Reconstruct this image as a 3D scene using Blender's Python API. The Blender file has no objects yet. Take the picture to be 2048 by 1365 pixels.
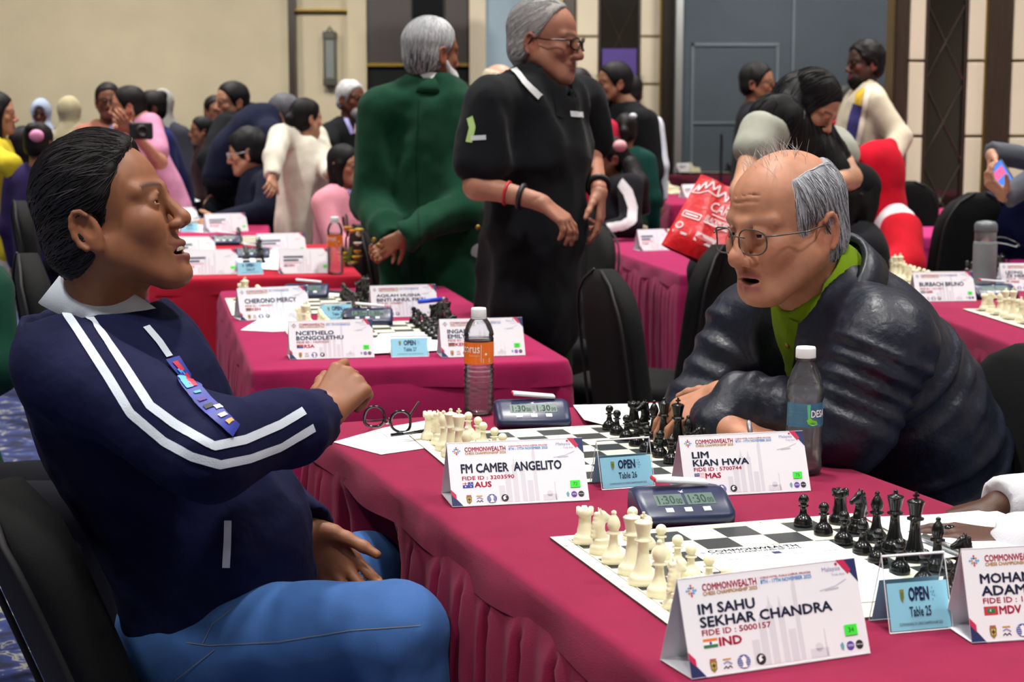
import bpy, bmesh, math, random
import numpy as np
from mathutils import Vector, Matrix, Quaternion
from mathutils.bvhtree import BVHTree
random.seed(7)
SC = bpy.context.scene
COL = bpy.context.collection
PI = math.pi
# ------------------------------------------------------------------ camera
F_PX, PITCH, CAM_Z = 3405.5, 0.1338, 1.372          # focal length in pixels of the 2048 wide frame
cd = bpy.data.cameras.new('camera'); cam = bpy.data.objects.new('camera', cd); COL.objects.link(cam)
cd.sensor_width = 36.0; cd.lens = F_PX / 2048 * 36.0
cd.clip_start = 0.05; cd.clip_end = 100
cam.location = (0, 0, CAM_Z); cam.rotation_euler = (PI / 2 - PITCH, 0, 0)
cd.dof.use_dof = True; cd.dof.focus_distance = 2.75; cd.dof.aperture_fstop = 8.5
SC.camera = cam
# ------------------------------------------------------------------ world and exposure
w = bpy.data.worlds.new('hall_air'); SC.world = w; w.use_nodes = True
w.node_tree.nodes['Background'].inputs[0].default_value = (0.8, 0.86, 1.0, 1)
w.node_tree.nodes['Background'].inputs[1].default_value = 0.02
SC.view_settings.view_transform = 'Standard'; SC.view_settings.look = 'None'
SC.view_settings.exposure = 0.22; SC.view_settings.gamma = 1.0; SC.view_settings.use_curve_mapping = False
CEIL = 4.3
def area(name, x, y, z, size, e, col=(1, 0.95, 0.88), rot=(0, 0, 0), spread=PI):
    l = bpy.data.lights.new(name, 'AREA'); l.shape = 'DISK'; l.size = size; l.energy = e; l.color = col; l.spread = spread
    o = bpy.data.objects.new(name, l); COL.objects.link(o); o.location = (x, y, z); o.rotation_euler = rot; return o
LAMPS = []                                            # ceiling downlights of the ballroom
for jy in range(7):
    for ix in range(5):
        LAMPS.append((-4.8 + ix * 2.4 + (0.4 if jy % 2 else 0), -1.0 + jy * 2.3))
LAMP_E = 31
for i, (lx, ly) in enumerate(LAMPS):
    area('ceiling_lamp_light', lx, ly, CEIL - 0.06, 0.34, LAMP_E * (1.0 if ly < 7 else 1.15), (1, 0.965, 0.92), spread=math.radians(98))
    if ly < 9: area('added_highlight_light', lx, ly, CEIL - 0.055, 0.24, 4.2, (1, 0.97, 0.93))      # extra light at each near lamp, added for highlights on glossy things
for ix in range(6):                                   # unseen tilted lights, added to brighten the back wall
    area('added_wall_fill', -6.2 + ix * 2.2, 14.0, CEIL - 0.06, 0.4, 31, (1, 0.95, 0.87), rot=(math.radians(64), 0, 0), spread=math.radians(70))
for ix in range(3): area('added_wall_fill', 1.6 + ix * 1.3, 8.6, CEIL - 0.06, 0.3, 12, (1, 0.95, 0.90), rot=(math.radians(45), 0, 0), spread=math.radians(90))  # unseen lights added to brighten the near panelled wall

# ------------------------------------------------------------------ pixel helpers (a ray of the survey camera, met with a plane or a depth)
_cp, _sp = math.cos(PITCH), math.sin(PITCH)
def ray(px, py):
    u = (px - 1024) / F_PX; v = (py - 682.5) / F_PX
    return Vector((u, _cp - v * _sp, -_sp - v * _cp))
def G(px, py, z=0.75):
    d = ray(px, py); t = (z - CAM_Z) / d.z
    return Vector((d.x * t, d.y * t, z))
def P(px, py, Y):
    d = ray(px, py); t = Y / d.y
    return Vector((d.x * t, Y, CAM_Z + d.z * t))

# ------------------------------------------------------------------ object helpers
def lin(c):
    if isinstance(c, str):
        c = c.lstrip('#'); c = [int(c[i:i + 2], 16) / 255 for i in (0, 2, 4)]
    return tuple((x / 12.92 if x <= 0.04045 else ((x + 0.055) / 1.055) ** 2.4) for x in c[:3])
def tag(o, label=None, cat=None, group=None, kind=None):
    if label: o['label'] = label
    if cat: o['category'] = cat
    if group: o['group'] = group
    if kind: o['kind'] = kind
    return o
def link(o, parent=None):
    COL.objects.link(o)
    if parent is not None: o.parent = parent
    return o
def thing(name, label, cat, loc=(0, 0, 0), rz=0.0, group=None):
    o = bpy.data.objects.new(name, None); link(o); o.location = loc; o.rotation_euler = (0, 0, rz)
    o.empty_display_size = 0.05
    return tag(o, label, cat, group)
def me_from(name, v, f, mats=None, smooth=False, midx=None):
    m = bpy.data.meshes.new(name)
    m.from_pydata([tuple(map(float, p)) for p in v], [], [list(map(int, q)) for q in f])
    for mm in (mats if isinstance(mats, (list, tuple)) else [mats]):
        if mm is not None: m.materials.append(mm)
    if midx is not None: m.polygons.foreach_set('material_index', np.array(midx, dtype=np.int32))
    if smooth: m.polygons.foreach_set('use_smooth', np.ones(len(m.polygons), dtype=bool))
    m.update(); return m
def ob(name, v, f, mats, parent=None, smooth=False, midx=None):
    return link(bpy.data.objects.new(name, me_from(name, v, f, mats, smooth, midx)), parent)
def ob_me(name, me, parent=None):
    return link(bpy.data.objects.new(name, me), parent)
def bm_ob(name, bm, mat, parent=None, smooth=False):
    m = bpy.data.meshes.new(name); bm.to_mesh(m); bm.free()
    for mm in (mat if isinstance(mat, (list, tuple)) else [mat]): m.materials.append(mm)
    if smooth: m.polygons.foreach_set('use_smooth', np.ones(len(m.polygons), dtype=bool))
    return ob_me(name, m, parent)
def bm_box(bm, c, s, rz=0.0, bev=0.0, M=None):
    r = bmesh.ops.create_cube(bm, size=1.0); vs = r['verts']
    bmesh.ops.scale(bm, vec=s, verts=vs)
    if bev > 0:
        es = list({e for v in vs for e in v.link_edges})
        rr = bmesh.ops.bevel(bm, geom=es, offset=bev, segments=2, affect='EDGES', profile=0.5)
        vs = list({v for f in rr['faces'] for v in f.verts} | {v for v in vs if v.is_valid})
    T = Matrix.Translation(c) @ Matrix.Rotation(rz, 4, 'Z')
    if M is not None: T = M @ T
    bmesh.ops.transform(bm, matrix=T, verts=vs)
    return vs
def box(name, c, s, mat, parent=None, rz=0.0, bev=0.0):
    bm = bmesh.new(); bm_box(bm, c, s, rz, bev); return bm_ob(name, bm, mat, parent)
def lathe(prof, n=20, cap=True, wob=None):
    v = []; f = []
    for (r, z) in prof:
        for k in range(n):
            a = 2 * PI * k / n; rr = r if wob is None else wob(r, z, a)
            v.append((rr * math.cos(a), rr * math.sin(a), z))
    for i in range(len(prof) - 1):
        for k in range(n):
            a = i * n + k; b = i * n + (k + 1) % n
            f.append((a, b, b + n, a + n))
    if cap:
        f.append(tuple(range(n - 1, -1, -1))); o = (len(prof) - 1) * n
        f.append(tuple(range(o, o + n)))
    return v, f
def tube(pts, r, n=8, closed=False):
    """a tube through pts, radius r (number or list)"""
    pts = [Vector(p) for p in pts]; m = len(pts); v = []; f = []
    rs = [float(q) for q in (r if isinstance(r, (list, tuple)) else [r] * m)]
    up = Vector((0, 0, 1)); prev = None
    for i, p in enumerate(pts):
        a = pts[(i - 1) % m] if (closed or i > 0) else p; b = pts[(i + 1) % m] if (closed or i < m - 1) else p
        t = (b - a).normalized()
        if prev is None:
            x = t.cross(up)
            if x.length < 1e-3: x = t.cross(Vector((0, 1, 0)))
        else:
            x = prev - t * prev.dot(t)
        x.normalize(); prev = x; y = t.cross(x)
        for k in range(n):
            an = 2 * PI * k / n; v.append(p + rs[i] * (math.cos(an) * x + math.sin(an) * y))
    for i in range(m if closed else m - 1):
        j = (i + 1) % m
        for k in range(n):
            kk = (k + 1) % n; f.append((i * n + k, i * n + kk, j * n + kk, j * n + k))
    if not closed:
        f.append(tuple(range(n - 1, -1, -1))); f.append(tuple((m - 1) * n + k for k in range(n)))
    return v, f
def merge(parts):
    V = []; F = []
    for v, f in parts:
        o = len(V); V += list(v); F += [tuple(i + o for i in q) for q in f]
    return V, F

# ------------------------------------------------------------------ materials
_M = {}
def mat(name, col, rough=0.6, metal=0.0, var=0.0, vscale=30.0, bump=0.0, bscale=200.0, bdist=0.002, sheen=0.0, spec=None, sub=0.0,
        trans=0.0, ior=1.45, emit=None, estr=0.0, coat=0.0, vcol=False, stretch=None, alpha=1.0):
    if name in _M: return _M[name]
    m = bpy.data.materials.new(name); m.use_nodes = True; nt = m.node_tree; b = nt.nodes['Principled BSDF']
    c = lin(col) + (1,)
    b.inputs['Base Color'].default_value = c; b.inputs['Roughness'].default_value = rough; b.inputs['Metallic'].default_value = metal
    if spec is not None: b.inputs['Specular IOR Level'].default_value = spec
    if sheen: b.inputs['Sheen Weight'].default_value = sheen; b.inputs['Sheen Roughness'].default_value = 0.5
    if sub: b.inputs['Subsurface Weight'].default_value = sub; b.inputs['Subsurface Radius'].default_value = (0.012, 0.005, 0.003); b.inputs['Subsurface Scale'].default_value = 0.6
    if trans: b.inputs['Transmission Weight'].default_value = trans; b.inputs['IOR'].default_value = ior
    if emit: b.inputs['Emission Color'].default_value = lin(emit) + (1,); b.inputs['Emission Strength'].default_value = estr
    if coat: b.inputs['Coat Weight'].default_value = coat; b.inputs['Coat Roughness'].default_value = 0.1
    if alpha < 1: b.inputs['Alpha'].default_value = alpha
    tc = nt.nodes.new('ShaderNodeTexCoord'); src = tc.outputs['Object']
    if stretch:
        mp = nt.nodes.new('ShaderNodeMapping'); mp.inputs['Scale'].default_value = stretch; nt.links.new(src, mp.inputs[0]); src = mp.outputs[0]
    base = None
    if vcol:
        at = nt.nodes.new('ShaderNodeAttribute'); at.attribute_name = 'Col'; base = at.outputs['Color']; nt.links.new(base, b.inputs['Base Color'])
    if var:
        n = nt.nodes.new('ShaderNodeTexNoise'); n.inputs['Scale'].default_value = vscale; n.inputs['Detail'].default_value = 4; nt.links.new(src, n.inputs['Vector'])
        mr = nt.nodes.new('ShaderNodeMapRange'); mr.inputs['From Min'].default_value = 0.3; mr.inputs['From Max'].default_value = 0.7
        mr.inputs['To Min'].default_value = 1 - var; mr.inputs['To Max'].default_value = 1 + var; nt.links.new(n.outputs['Fac'], mr.inputs['Value'])
        hs = nt.nodes.new('ShaderNodeVectorMath'); hs.operation = 'SCALE'
        if base is None: hs.inputs[0].default_value = c[:3]
        else: nt.links.new(base, hs.inputs[0])
        nt.links.new(mr.outputs[0], hs.inputs['Scale']); nt.links.new(hs.outputs[0], b.inputs['Base Color'])
    if bump:
        n2 = nt.nodes.new('ShaderNodeTexNoise'); n2.inputs['Scale'].default_value = bscale; n2.inputs['Detail'].default_value = 3; nt.links.new(src, n2.inputs['Vector'])
        bp = nt.nodes.new('ShaderNodeBump'); bp.inputs['Strength'].default_value = bump; bp.inputs['Distance'].default_value = bdist
        nt.links.new(n2.outputs['Fac'], bp.inputs['Height']); nt.links.new(bp.outputs[0], b.inputs['Normal'])
    _M[name] = m; return m
def flat(col, rough=0.55): return mat('print ' + col, col, rough)
def cloth(col, name=None, var=0.12, rough=0.9, sheen=0.02, bump=0.35, bscale=420.0):
    return mat('cloth ' + (name or col), col, rough, var=var, vscale=14, bump=bump, bscale=bscale, bdist=0.0015, sheen=sheen, spec=0.15)

# ------------------------------------------------------------------ text
def text_mesh(s, bold=0.0):
    c = bpy.data.curves.new('t', 'FONT'); c.body = s; c.size = 1.0; c.resolution_u = 2
    o = bpy.data.objects.new('t', c)
    m = bpy.data.meshes.new_from_object(o)
    n = len(m.vertices); co = np.empty(n * 3); m.vertices.foreach_get('co', co); co = co.reshape(-1, 3)
    fs = [tuple(p.vertices) for p in m.polygons]
    bpy.data.objects.remove(o); bpy.data.curves.remove(c); bpy.data.meshes.remove(m)
    if bold:                                          # heavier strokes: the outline struck several times, slightly shifted
        sh = [(-bold, 0), (bold, 0), (0, -bold), (0, bold)]; base = co; bf = fs; co = np.concatenate([base + np.array((a, b, 0.0)) for a, b in sh]); fs = [tuple(i + n * j for i in q) for j in range(4) for q in bf]
    return co, fs
_T = {}
def text_vf(s, o, ex, ey, w=None, h=None, bold=0.0, align='l', lift=0.0, bend=None):
    """lettering as a flat mesh: lower left corner o, along ex, up ey; fitted to width w and / or height h"""
    k = (s, bold)
    if k not in _T: _T[k] = text_mesh(s, bold)
    co, fs = _T[k]
    lo = co.min(0); hi = co.max(0); sx = hi[0] - lo[0]; sy = hi[1] - lo[1]
    if h is None: h = sy * w / sx
    if w is None: w = sx * h / sy
    ex = Vector(ex); ey = Vector(ey); nz = ex.cross(ey); o = Vector(o) + nz * lift
    off = 0 if align == 'l' else (-w / 2 if align == 'c' else -w)
    v = [o + ex * (off + (p[0] - lo[0]) / sx * w) + ey * ((p[1] - lo[1]) / sy * h) for p in co]
    return v, fs
def text(name, s, o, ex, ey, material, parent, **k):
    v, f = text_vf(s, o, ex, ey, **k); return ob(name, v, f, material, parent)
# ------------------------------------------------------------------ smooth solid sculpting: signed distance field -> surface net
def _n(v):
    v = np.asarray(v, float); return v / max(1e-9, np.linalg.norm(v))
class Lat:
    """small value noise"""
    def __init__(s, seed=0): s.t = np.random.RandomState(seed).rand(24, 24, 24) * 2 - 1
    def __call__(s, X, Y, Z, sc):
        if not hasattr(sc, '__len__'): sc = (sc, sc, sc)
        X, Y, Z = np.broadcast_arrays(X * sc[0], Y * sc[1], Z * sc[2])
        i = np.floor(X).astype(int); j = np.floor(Y).astype(int); k = np.floor(Z).astype(int)
        fx = X - i; fy = Y - j; fz = Z - k; fx = fx * fx * (3 - 2 * fx); fy = fy * fy * (3 - 2 * fy); fz = fz * fz * (3 - 2 * fz)
        i %= 24; j %= 24; k %= 24; i1 = (i + 1) % 24; j1 = (j + 1) % 24; k1 = (k + 1) % 24; t = s.t
        a = t[i, j, k] * (1 - fx) + t[i1, j, k] * fx; b = t[i, j1, k] * (1 - fx) + t[i1, j1, k] * fx
        c = t[i, j, k1] * (1 - fx) + t[i1, j, k1] * fx; d = t[i, j1, k1] * (1 - fx) + t[i1, j1, k1] * fx
        return (a * (1 - fy) + b * fy) * (1 - fz) + (c * (1 - fy) + d * fy) * fz
NOISE = Lat(3)
def cone(a, b, ra, rb=None, k=0.01, op='u', ax=None, fl=1.0, quilt=None):
    return dict(t='cone', a=np.asarray(a, float), b=np.asarray(b, float), ra=ra, rb=ra if rb is None else rb, k=k, op=op, ax=None if ax is None else _n(ax), fl=fl, q=quilt)
def ell(c, r, M=None, k=0.01, op='u'):
    if not hasattr(r, '__len__'): r = (r, r, r)
    return dict(t='ell', c=np.asarray(c, float), r=np.asarray(r, float), M=np.eye(3) if M is None else np.asarray(M, float), k=k, op=op)
def plane(c, n, k=0.004):      # removes the side the normal points to
    return dict(t='plane', c=np.asarray(c, float), n=_n(n), k=k, op='c')
def bbox(p):
    if p['t'] == 'cone':
        r = max(p['ra'], p['rb']) * max(1, p['fl']); return np.minimum(p['a'], p['b']) - r, np.maximum(p['a'], p['b']) + r
    R = np.sqrt(((p['M'] * p['r'][None, :]) ** 2).sum(1)); return p['c'] - R, p['c'] + R
def peval(p, X, Y, Z):
    if p['t'] == 'plane':
        c, n = p['c'], p['n']; return (X - c[0]) * n[0] + (Y - c[1]) * n[1] + (Z - c[2]) * n[2]
    if p['t'] == 'ell':
        c, r, M = p['c'], p['r'], p['M']; x, y, z = X - c[0], Y - c[1], Z - c[2]
        q = [x * M[0, i] + y * M[1, i] + z * M[2, i] for i in range(3)]
        k0 = np.sqrt(sum((q[i] / r[i]) ** 2 for i in range(3))); k1 = np.sqrt(sum((q[i] / r[i] ** 2) ** 2 for i in range(3)))
        return k0 * (k0 - 1) / np.maximum(k1, 1e-6)
    a, b = p['a'], p['b']; x, y, z = X - a[0], Y - a[1], Z - a[2]; d = b - a
    if p['fl'] != 1.0:
        ax = p['ax']; g = 1 / p['fl'] - 1
        s = x * ax[0] + y * ax[1] + z * ax[2]; x = x + s * ax[0] * g; y = y + s * ax[1] * g; z = z + s * ax[2] * g
        d = d + ax * (d @ ax) * g
    L2 = max(1e-9, d @ d); t = np.clip((x * d[0] + y * d[1] + z * d[2]) / L2, 0, 1)
    dd = np.sqrt((x - d[0] * t) ** 2 + (y - d[1] * t) ** 2 + (z - d[2] * t) ** 2) - (p['ra'] + (p['rb'] - p['ra']) * t)
    if p['q']:
        per, amp, ph = p['q']; dd = dd - amp * (np.abs(np.sin(PI * (t * math.sqrt(L2) + ph) / per)) ** 0.6)
    return dd * min(1.0, p['fl'])
def surfnet(lo, h, A):
    S = A < 0; nx, ny, nz = A.shape
    cs = [(i, j, k) for i in (0, 1) for j in (0, 1) for k in (0, 1)]
    cnt = np.zeros((nx - 1, ny - 1, nz - 1), np.int8)
    for i, j, k in cs: cnt += S[i:nx - 1 + i, j:ny - 1 + j, k:nz - 1 + k]
    act = (cnt > 0) & (cnt < 8); idx = np.argwhere(act)
    if len(idx) == 0: return np.zeros((0, 3)), np.zeros((0, 4), int)
    ids = -np.ones(act.shape, int); ids[act] = np.arange(len(idx))
    val = {c: A[idx[:, 0] + c[0], idx[:, 1] + c[1], idx[:, 2] + c[2]] for c in cs}
    acc = np.zeros((len(idx), 3)); n = np.zeros(len(idx))
    for a in cs:
        for ax in range(3):
            if a[ax] == 0:
                b = list(a); b[ax] = 1; b = tuple(b); va, vb = val[a], val[b]; cr = (va < 0) != (vb < 0)
                t = np.where(cr, va / np.where(cr, va - vb, 1), 0)
                p = np.tile(np.array(a, float), (len(idx), 1)); p[:, ax] += t; acc += p * cr[:, None]; n += cr
    V = np.asarray(lo) + h * (idx + acc / n[:, None])
    F = []
    for ax in range(3):
        o1, o2 = [(1, 2), (2, 0), (0, 1)][ax]
        sl0 = [slice(None)] * 3; sl1 = [slice(None)] * 3; sl0[ax] = slice(0, -1); sl1[ax] = slice(1, None)
        s0 = S[tuple(sl0)]; s1 = S[tuple(sl1)]; e = np.argwhere(s0 != s1)
        ok = (e[:, o1] > 0) & (e[:, o2] > 0) & (e[:, o1] < A.shape[o1] - 1) & (e[:, o2] < A.shape[o2] - 1); e = e[ok]
        if len(e) == 0: continue
        ins = s0[e[:, 0], e[:, 1], e[:, 2]]
        def cell(d1, d2):
            q = e.copy(); q[:, o1] += d1; q[:, o2] += d2; return ids[q[:, 0], q[:, 1], q[:, 2]]
        q = np.stack([cell(-1, -1), cell(0, -1), cell(0, 0), cell(-1, 0)], 1)
        q[~ins] = q[~ins][:, ::-1]; F.append(q)
    return V, np.concatenate(F)
def solid(prims, h, post=None, pad=0.03):
    us = [p for p in prims if p['op'] == 'u']
    bb = [bbox(p) for p in us]; lo = np.min([b[0] for b in bb], 0) - pad; hi = np.max([b[1] for b in bb], 0) + pad
    n = np.ceil((hi - lo) / h).astype(int) + 1
    A = np.full(tuple(n), 0.5)
    for p in prims:
        k = p['k']
        if p['op'] == 'c':
            i0 = np.zeros(3, int); i1 = n
        else:
            b0, b1 = bbox(p); m = k + 2.5 * h + (p.get('q') or (0, 0, 0))[1] if p['t'] == 'cone' else k + 2.5 * h
            i0 = np.clip(np.floor((b0 - m - lo) / h).astype(int), 0, n); i1 = np.clip(np.ceil((b1 + m - lo) / h).astype(int) + 1, 0, n)
        if np.any(i1 <= i0): continue
        X = (lo[0] + h * np.arange(i0[0], i1[0]))[:, None, None]; Y = (lo[1] + h * np.arange(i0[1], i1[1]))[None, :, None]; Z = (lo[2] + h * np.arange(i0[2], i1[2]))[None, None, :]
        d = peval(p, X, Y, Z); s = np.s_[i0[0]:i1[0], i0[1]:i1[1], i0[2]:i1[2]]; a = A[s]
        if p['op'] == 'u':
            q = np.clip(k - np.abs(a - d), 0, None) / k; A[s] = np.minimum(a, d) - q * q * k * 0.25
        else:
            if p['op'] == 's': d = -d
            q = np.clip(k - np.abs(a - d), 0, None) / k; A[s] = np.maximum(a, d) + q * q * k * 0.25
    if post is not None:
        X = (lo[0] + h * np.arange(n[0]))[:, None, None]; Y = (lo[1] + h * np.arange(n[1]))[None, :, None]; Z = (lo[2] + h * np.arange(n[2]))[None, None, :]
        A = post(A, X, Y, Z)
    A[0] = A[-1] = 0.5; A[:, 0] = A[:, -1] = 0.5; A[:, :, 0] = A[:, :, -1] = 0.5
    return surfnet(lo, h, A)
def np_mesh(name, V, F, mats, smooth=True, col=None):
    m = bpy.data.meshes.new(name); nv, nf = len(V), len(F)
    m.vertices.add(nv); m.vertices.foreach_set('co', np.asarray(V, np.float32).ravel())
    m.loops.add(nf * 4); m.loops.foreach_set('vertex_index', np.asarray(F, np.int32).ravel())
    m.polygons.add(nf); m.polygons.foreach_set('loop_start', np.arange(nf, dtype=np.int32) * 4); m.polygons.foreach_set('loop_total', np.full(nf, 4, np.int32))
    if smooth: m.polygons.foreach_set('use_smooth', np.ones(nf, bool))
    for x in (mats if isinstance(mats, (list, tuple)) else [mats]): m.materials.append(x)
    if col is not None:
        a = m.color_attributes.new('Col', 'FLOAT_COLOR', 'POINT'); c = np.ones((nv, 4), np.float32); c[:, :3] = col; a.data.foreach_set('color', c.ravel())
    m.update(calc_edges=True); m.validate(); return m
def folds(amp, sc=(9, 9, 5), seed=0, amp2=0.0, sc2=30):
    def f(A, X, Y, Z):
        near = np.abs(A) < 0.05
        n = NOISE(X + seed * 1.7, Y + seed * 0.9, Z, sc); n = (1 - np.abs(n) * 2) * amp
        if amp2: n = n + NOISE(X, Y + seed, Z, sc2) * amp2
        return np.where(near, A - n, A)
    return f
# ------------------------------------------------------------------ the hall
M_BEIGE = mat('beige wallpaper', '#c2b79c', 0.8, var=0.05, vscale=3, bump=0.15, bscale=90)
M_CREAM = mat('cream wall panel', '#cfc3ac', 0.6, var=0.04, vscale=2, bump=0.1, bscale=200)
M_WOOD = mat('dark brown timber', '#2f2218', 0.35, var=0.25, vscale=6, stretch=(8, 8, 0.6))
M_GOLD = mat('gold trim', '#8d7530', 0.35, metal=0.7)
M_MIRROR = mat('smoked mirror', '#1c1a14', 0.08, spec=0.8, coat=0.4)
M_BEVEL = mat('bevelled mirror edge', '#a8a08c', 0.12, metal=0.9)
M_BLUE = mat('blue grey partition fabric', '#414b54', 0.85, var=0.06, vscale=4, bump=0.2, bscale=160)
M_BLUETRIM = mat('blue grey trim', '#5c6870', 0.6)
M_STEEL = mat('brushed steel', '#a9adad', 0.3, metal=0.85)
def struct(o): o['kind'] = 'structure'; return o
BY = 19.0
def X(px, Y): return (px - 1024) / F_PX * Y
def Zy(py, Y): return P(1024, py, Y).z
# floor: dark blue patterned carpet
def carpet():
    m = bpy.data.materials.new('blue patterned carpet'); m.use_nodes = True; nt = m.node_tree; b = nt.nodes['Principled BSDF']; b.inputs['Roughness'].default_value = 0.95
    tc = nt.nodes.new('ShaderNodeTexCoord'); n = nt.nodes.new('ShaderNodeTexNoise'); n.inputs['Scale'].default_value = 9; n.inputs['Detail'].default_value = 5; n.inputs['Distortion'].default_value = 1.2
    nt.links.new(tc.outputs['Object'], n.inputs['Vector']); r = nt.nodes.new('ShaderNodeValToRGB'); e = r.color_ramp.elements
    e[0].position = 0.40; e[0].color = lin('#0b1030') + (1,); e[1].position = 0.56; e[1].color = lin('#1d2f66') + (1,)
    for pz, c in ((0.60, '#8d8a78'), (0.63, '#1a2756'), (0.8, '#141c48')):
        x = e.new(pz); x.color = lin(c) + (1,)
    nt.links.new(n.outputs['Fac'], r.inputs[0]); nt.links.new(r.outputs[0], b.inputs['Base Color']); return m
RX0, RX1, RY0 = -7.5, 6.5, -3.0
struct(box('floor', ((RX0 + RX1) / 2, (RY0 + BY) / 2, -0.05), (RX1 - RX0, BY - RY0 + 0.4, 0.1), carpet()))
struct(box('ceiling', ((RX0 + RX1) / 2, (RY0 + BY) / 2, CEIL + 0.05), (RX1 - RX0, BY - RY0 + 0.4, 0.1), mat('white ceiling', '#cdc7ba', 0.9)))
struct(box('wall_left', (RX0 - 0.05, (RY0 + BY) / 2, CEIL / 2), (0.1, BY - RY0 + 0.4, CEIL), M_BEIGE))
struct(box('wall_right', (RX1 + 0.05, (RY0 + BY) / 2, CEIL / 2), (0.1, BY - RY0 + 0.4, CEIL), M_CREAM))
struct(box('wall_front', ((RX0 + RX1) / 2, RY0 - 0.05, CEIL / 2), (RX1 - RX0, 0.1, CEIL), M_BEIGE))
wb = struct(box('wall_back', ((RX0 + RX1) / 2, BY + 0.15, CEIL / 2), (RX1 - RX0, 0.1, CEIL), M_BEIGE))
def wbox(name, px0, px1, z0, z1, Y, th, m, parent=None, bev=0.0):
    x0, x1 = X(px0, Y), X(px1, Y); l = parent.location if parent else Vector((0, 0, 0))
    return box(name, Vector(((x0 + x1) / 2, Y + th / 2, (z0 + z1) / 2)) - l, (x1 - x0, th, z1 - z0), m, parent, bev=bev)
# dark corner post, ledge trim
struct(wbox('trim_1', 583, 596, 0, CEIL, BY - 0.10, 0.2, M_WOOD))
struct(wbox('trim_2', 597, 735, Zy(22, BY), Zy(18, BY), BY - 0.02, 0.1, M_GOLD))
struct(wbox('baseboard_back', -400, 735, 0, 0.14, BY + 0.04, 0.06, M_WOOD))
# doorway: flat slab, its unlit depth put into the dark colour
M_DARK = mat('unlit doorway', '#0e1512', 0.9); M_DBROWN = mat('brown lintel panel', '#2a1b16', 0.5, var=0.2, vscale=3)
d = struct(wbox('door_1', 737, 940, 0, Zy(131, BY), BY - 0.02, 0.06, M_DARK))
struct(wbox('wall_lintel', 737, 940, Zy(127, BY), CEIL, BY - 0.05, 0.1, M_DBROWN))
struct(wbox('trim_3', 737, 940, Zy(133, BY), Zy(127, BY), BY - 0.1, 0.12, M_GOLD))
struct(wbox('trim_4', 700, 737, 0, CEIL, BY - 0.12, 0.2, M_BEIGE))
struct(wbox('trim_5', 940, 972, 0, CEIL, BY - 0.2, 0.3, M_CREAM))
struct(wbox('wall_niche', 972, 1052, 0, CEIL, BY - 0.1, 0.2, mat('pale blue niche', '#8fa3b3', 0.7, var=0.05, vscale=2)))
def panel_wall(nm, Y, cols, joint0, step, dia):
    root = struct(ob_me(nm, me_from(nm, *[[(X(cols[0][0], Y), Y + 0.06, 0), (X(cols[-1][1], Y), Y + 0.06, 0), (X(cols[-1][1], Y), Y + 0.06, CEIL), (X(cols[0][0], Y), Y + 0.06, CEIL),
        (X(cols[0][0], Y), Y + 0.3, 0), (X(cols[-1][1], Y), Y + 0.3, 0), (X(cols[-1][1], Y), Y + 0.3, CEIL), (X(cols[0][0], Y), Y + 0.3, CEIL)], [(0, 1, 2, 3), (5, 4, 7, 6), (4, 0, 3, 7), (1, 5, 6, 2), (3, 2, 6, 7), (4, 5, 1, 0)]], M_GOLD)))
    for a, b, kind in cols:
        x0, x1 = X(a, Y), X(b, Y)
        if kind == 'post':
            wbox('pilaster', a, b, 0, CEIL, Y - 0.06, 0.12, M_WOOD, root, bev=0.015)
            wbox('gold_strip', a - (b - a) * 0.14, a, 0, CEIL, Y - 0.02, 0.08, M_GOLD, root)
        elif kind == 'cream':
            z = joint0 - step * math.floor(joint0 / step); zz = [0.05] + [z + step * i for i in range(40) if 0.05 < z + step * i < CEIL] + [CEIL]
            for i in range(len(zz) - 1):
                g = 0.018 if Y < 15 else 0.024
                box('panel', ((x0 + x1) / 2, Y + 0.02, (zz[i] + zz[i + 1]) / 2), (x1 - x0 - 0.012, 0.05, zz[i + 1] - zz[i] - g), M_CREAM, root, bev=0.006)
        elif kind == 'mirror':
            wbox('mirror', a, b, 0.1, CEIL, Y + 0.03, 0.03, M_MIRROR, root)
            vv = []
            w = x1 - x0; hh = dia; z = 0.2
            xm = (x0 + x1) / 2
            while z < CEIL - 0.1:
                for s in (-1, 1):
                    for (za, zb, xa, xb) in ((z, z + hh / 2, xm, xm + s * w / 2), (z + hh / 2, z + hh, xm + s * w / 2, xm)):
                        if zb > CEIL: continue
                        p = Vector((xa, Y + 0.02, za)); q = Vector((xb, Y + 0.02, zb)); vv.append(tube([p, q], 0.006, 4))
                z += hh
            v, f = merge(vv); o = ob('lattice_bead', v, f, M_BEVEL, root)
            for e in (x0, x1): box('mirror_frame', (e, Y + 0.02, CEIL / 2), (0.025, 0.05, CEIL), M_WOOD, root)
    return root
panel_wall('wall_panelled', BY - 0.4, [(1052, 1066, 'post'), (1066, 1082, 'cream'), (1082, 1106, 'mirror'), (1106, 1124, 'cream'), (1124, 1150, 'post'), (1150, 1195, 'cream'), (1195, 1276, 'mirror'), (1276, 1319, 'cream'), (1319, 1346, 'post')], Zy(73, BY - 0.4), 93 / F_PX * (BY - 0.4), 0.98)
panel_wall('wall_panelled_near', 12.0, [(1780, 1806, 'post'), (1806, 1841, 'cream'), (1841, 1920, 'mirror'), (1920, 1964, 'cream'), (1964, 2010, 'post'), (2010, 2110, 'cream'), (2110, 2190, 'mirror'), (2190, 2260, 'cream'), (2260, 2300, 'post')], Zy(122, 12.0), 148 / F_PX * 12.0, 0.55)
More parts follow.
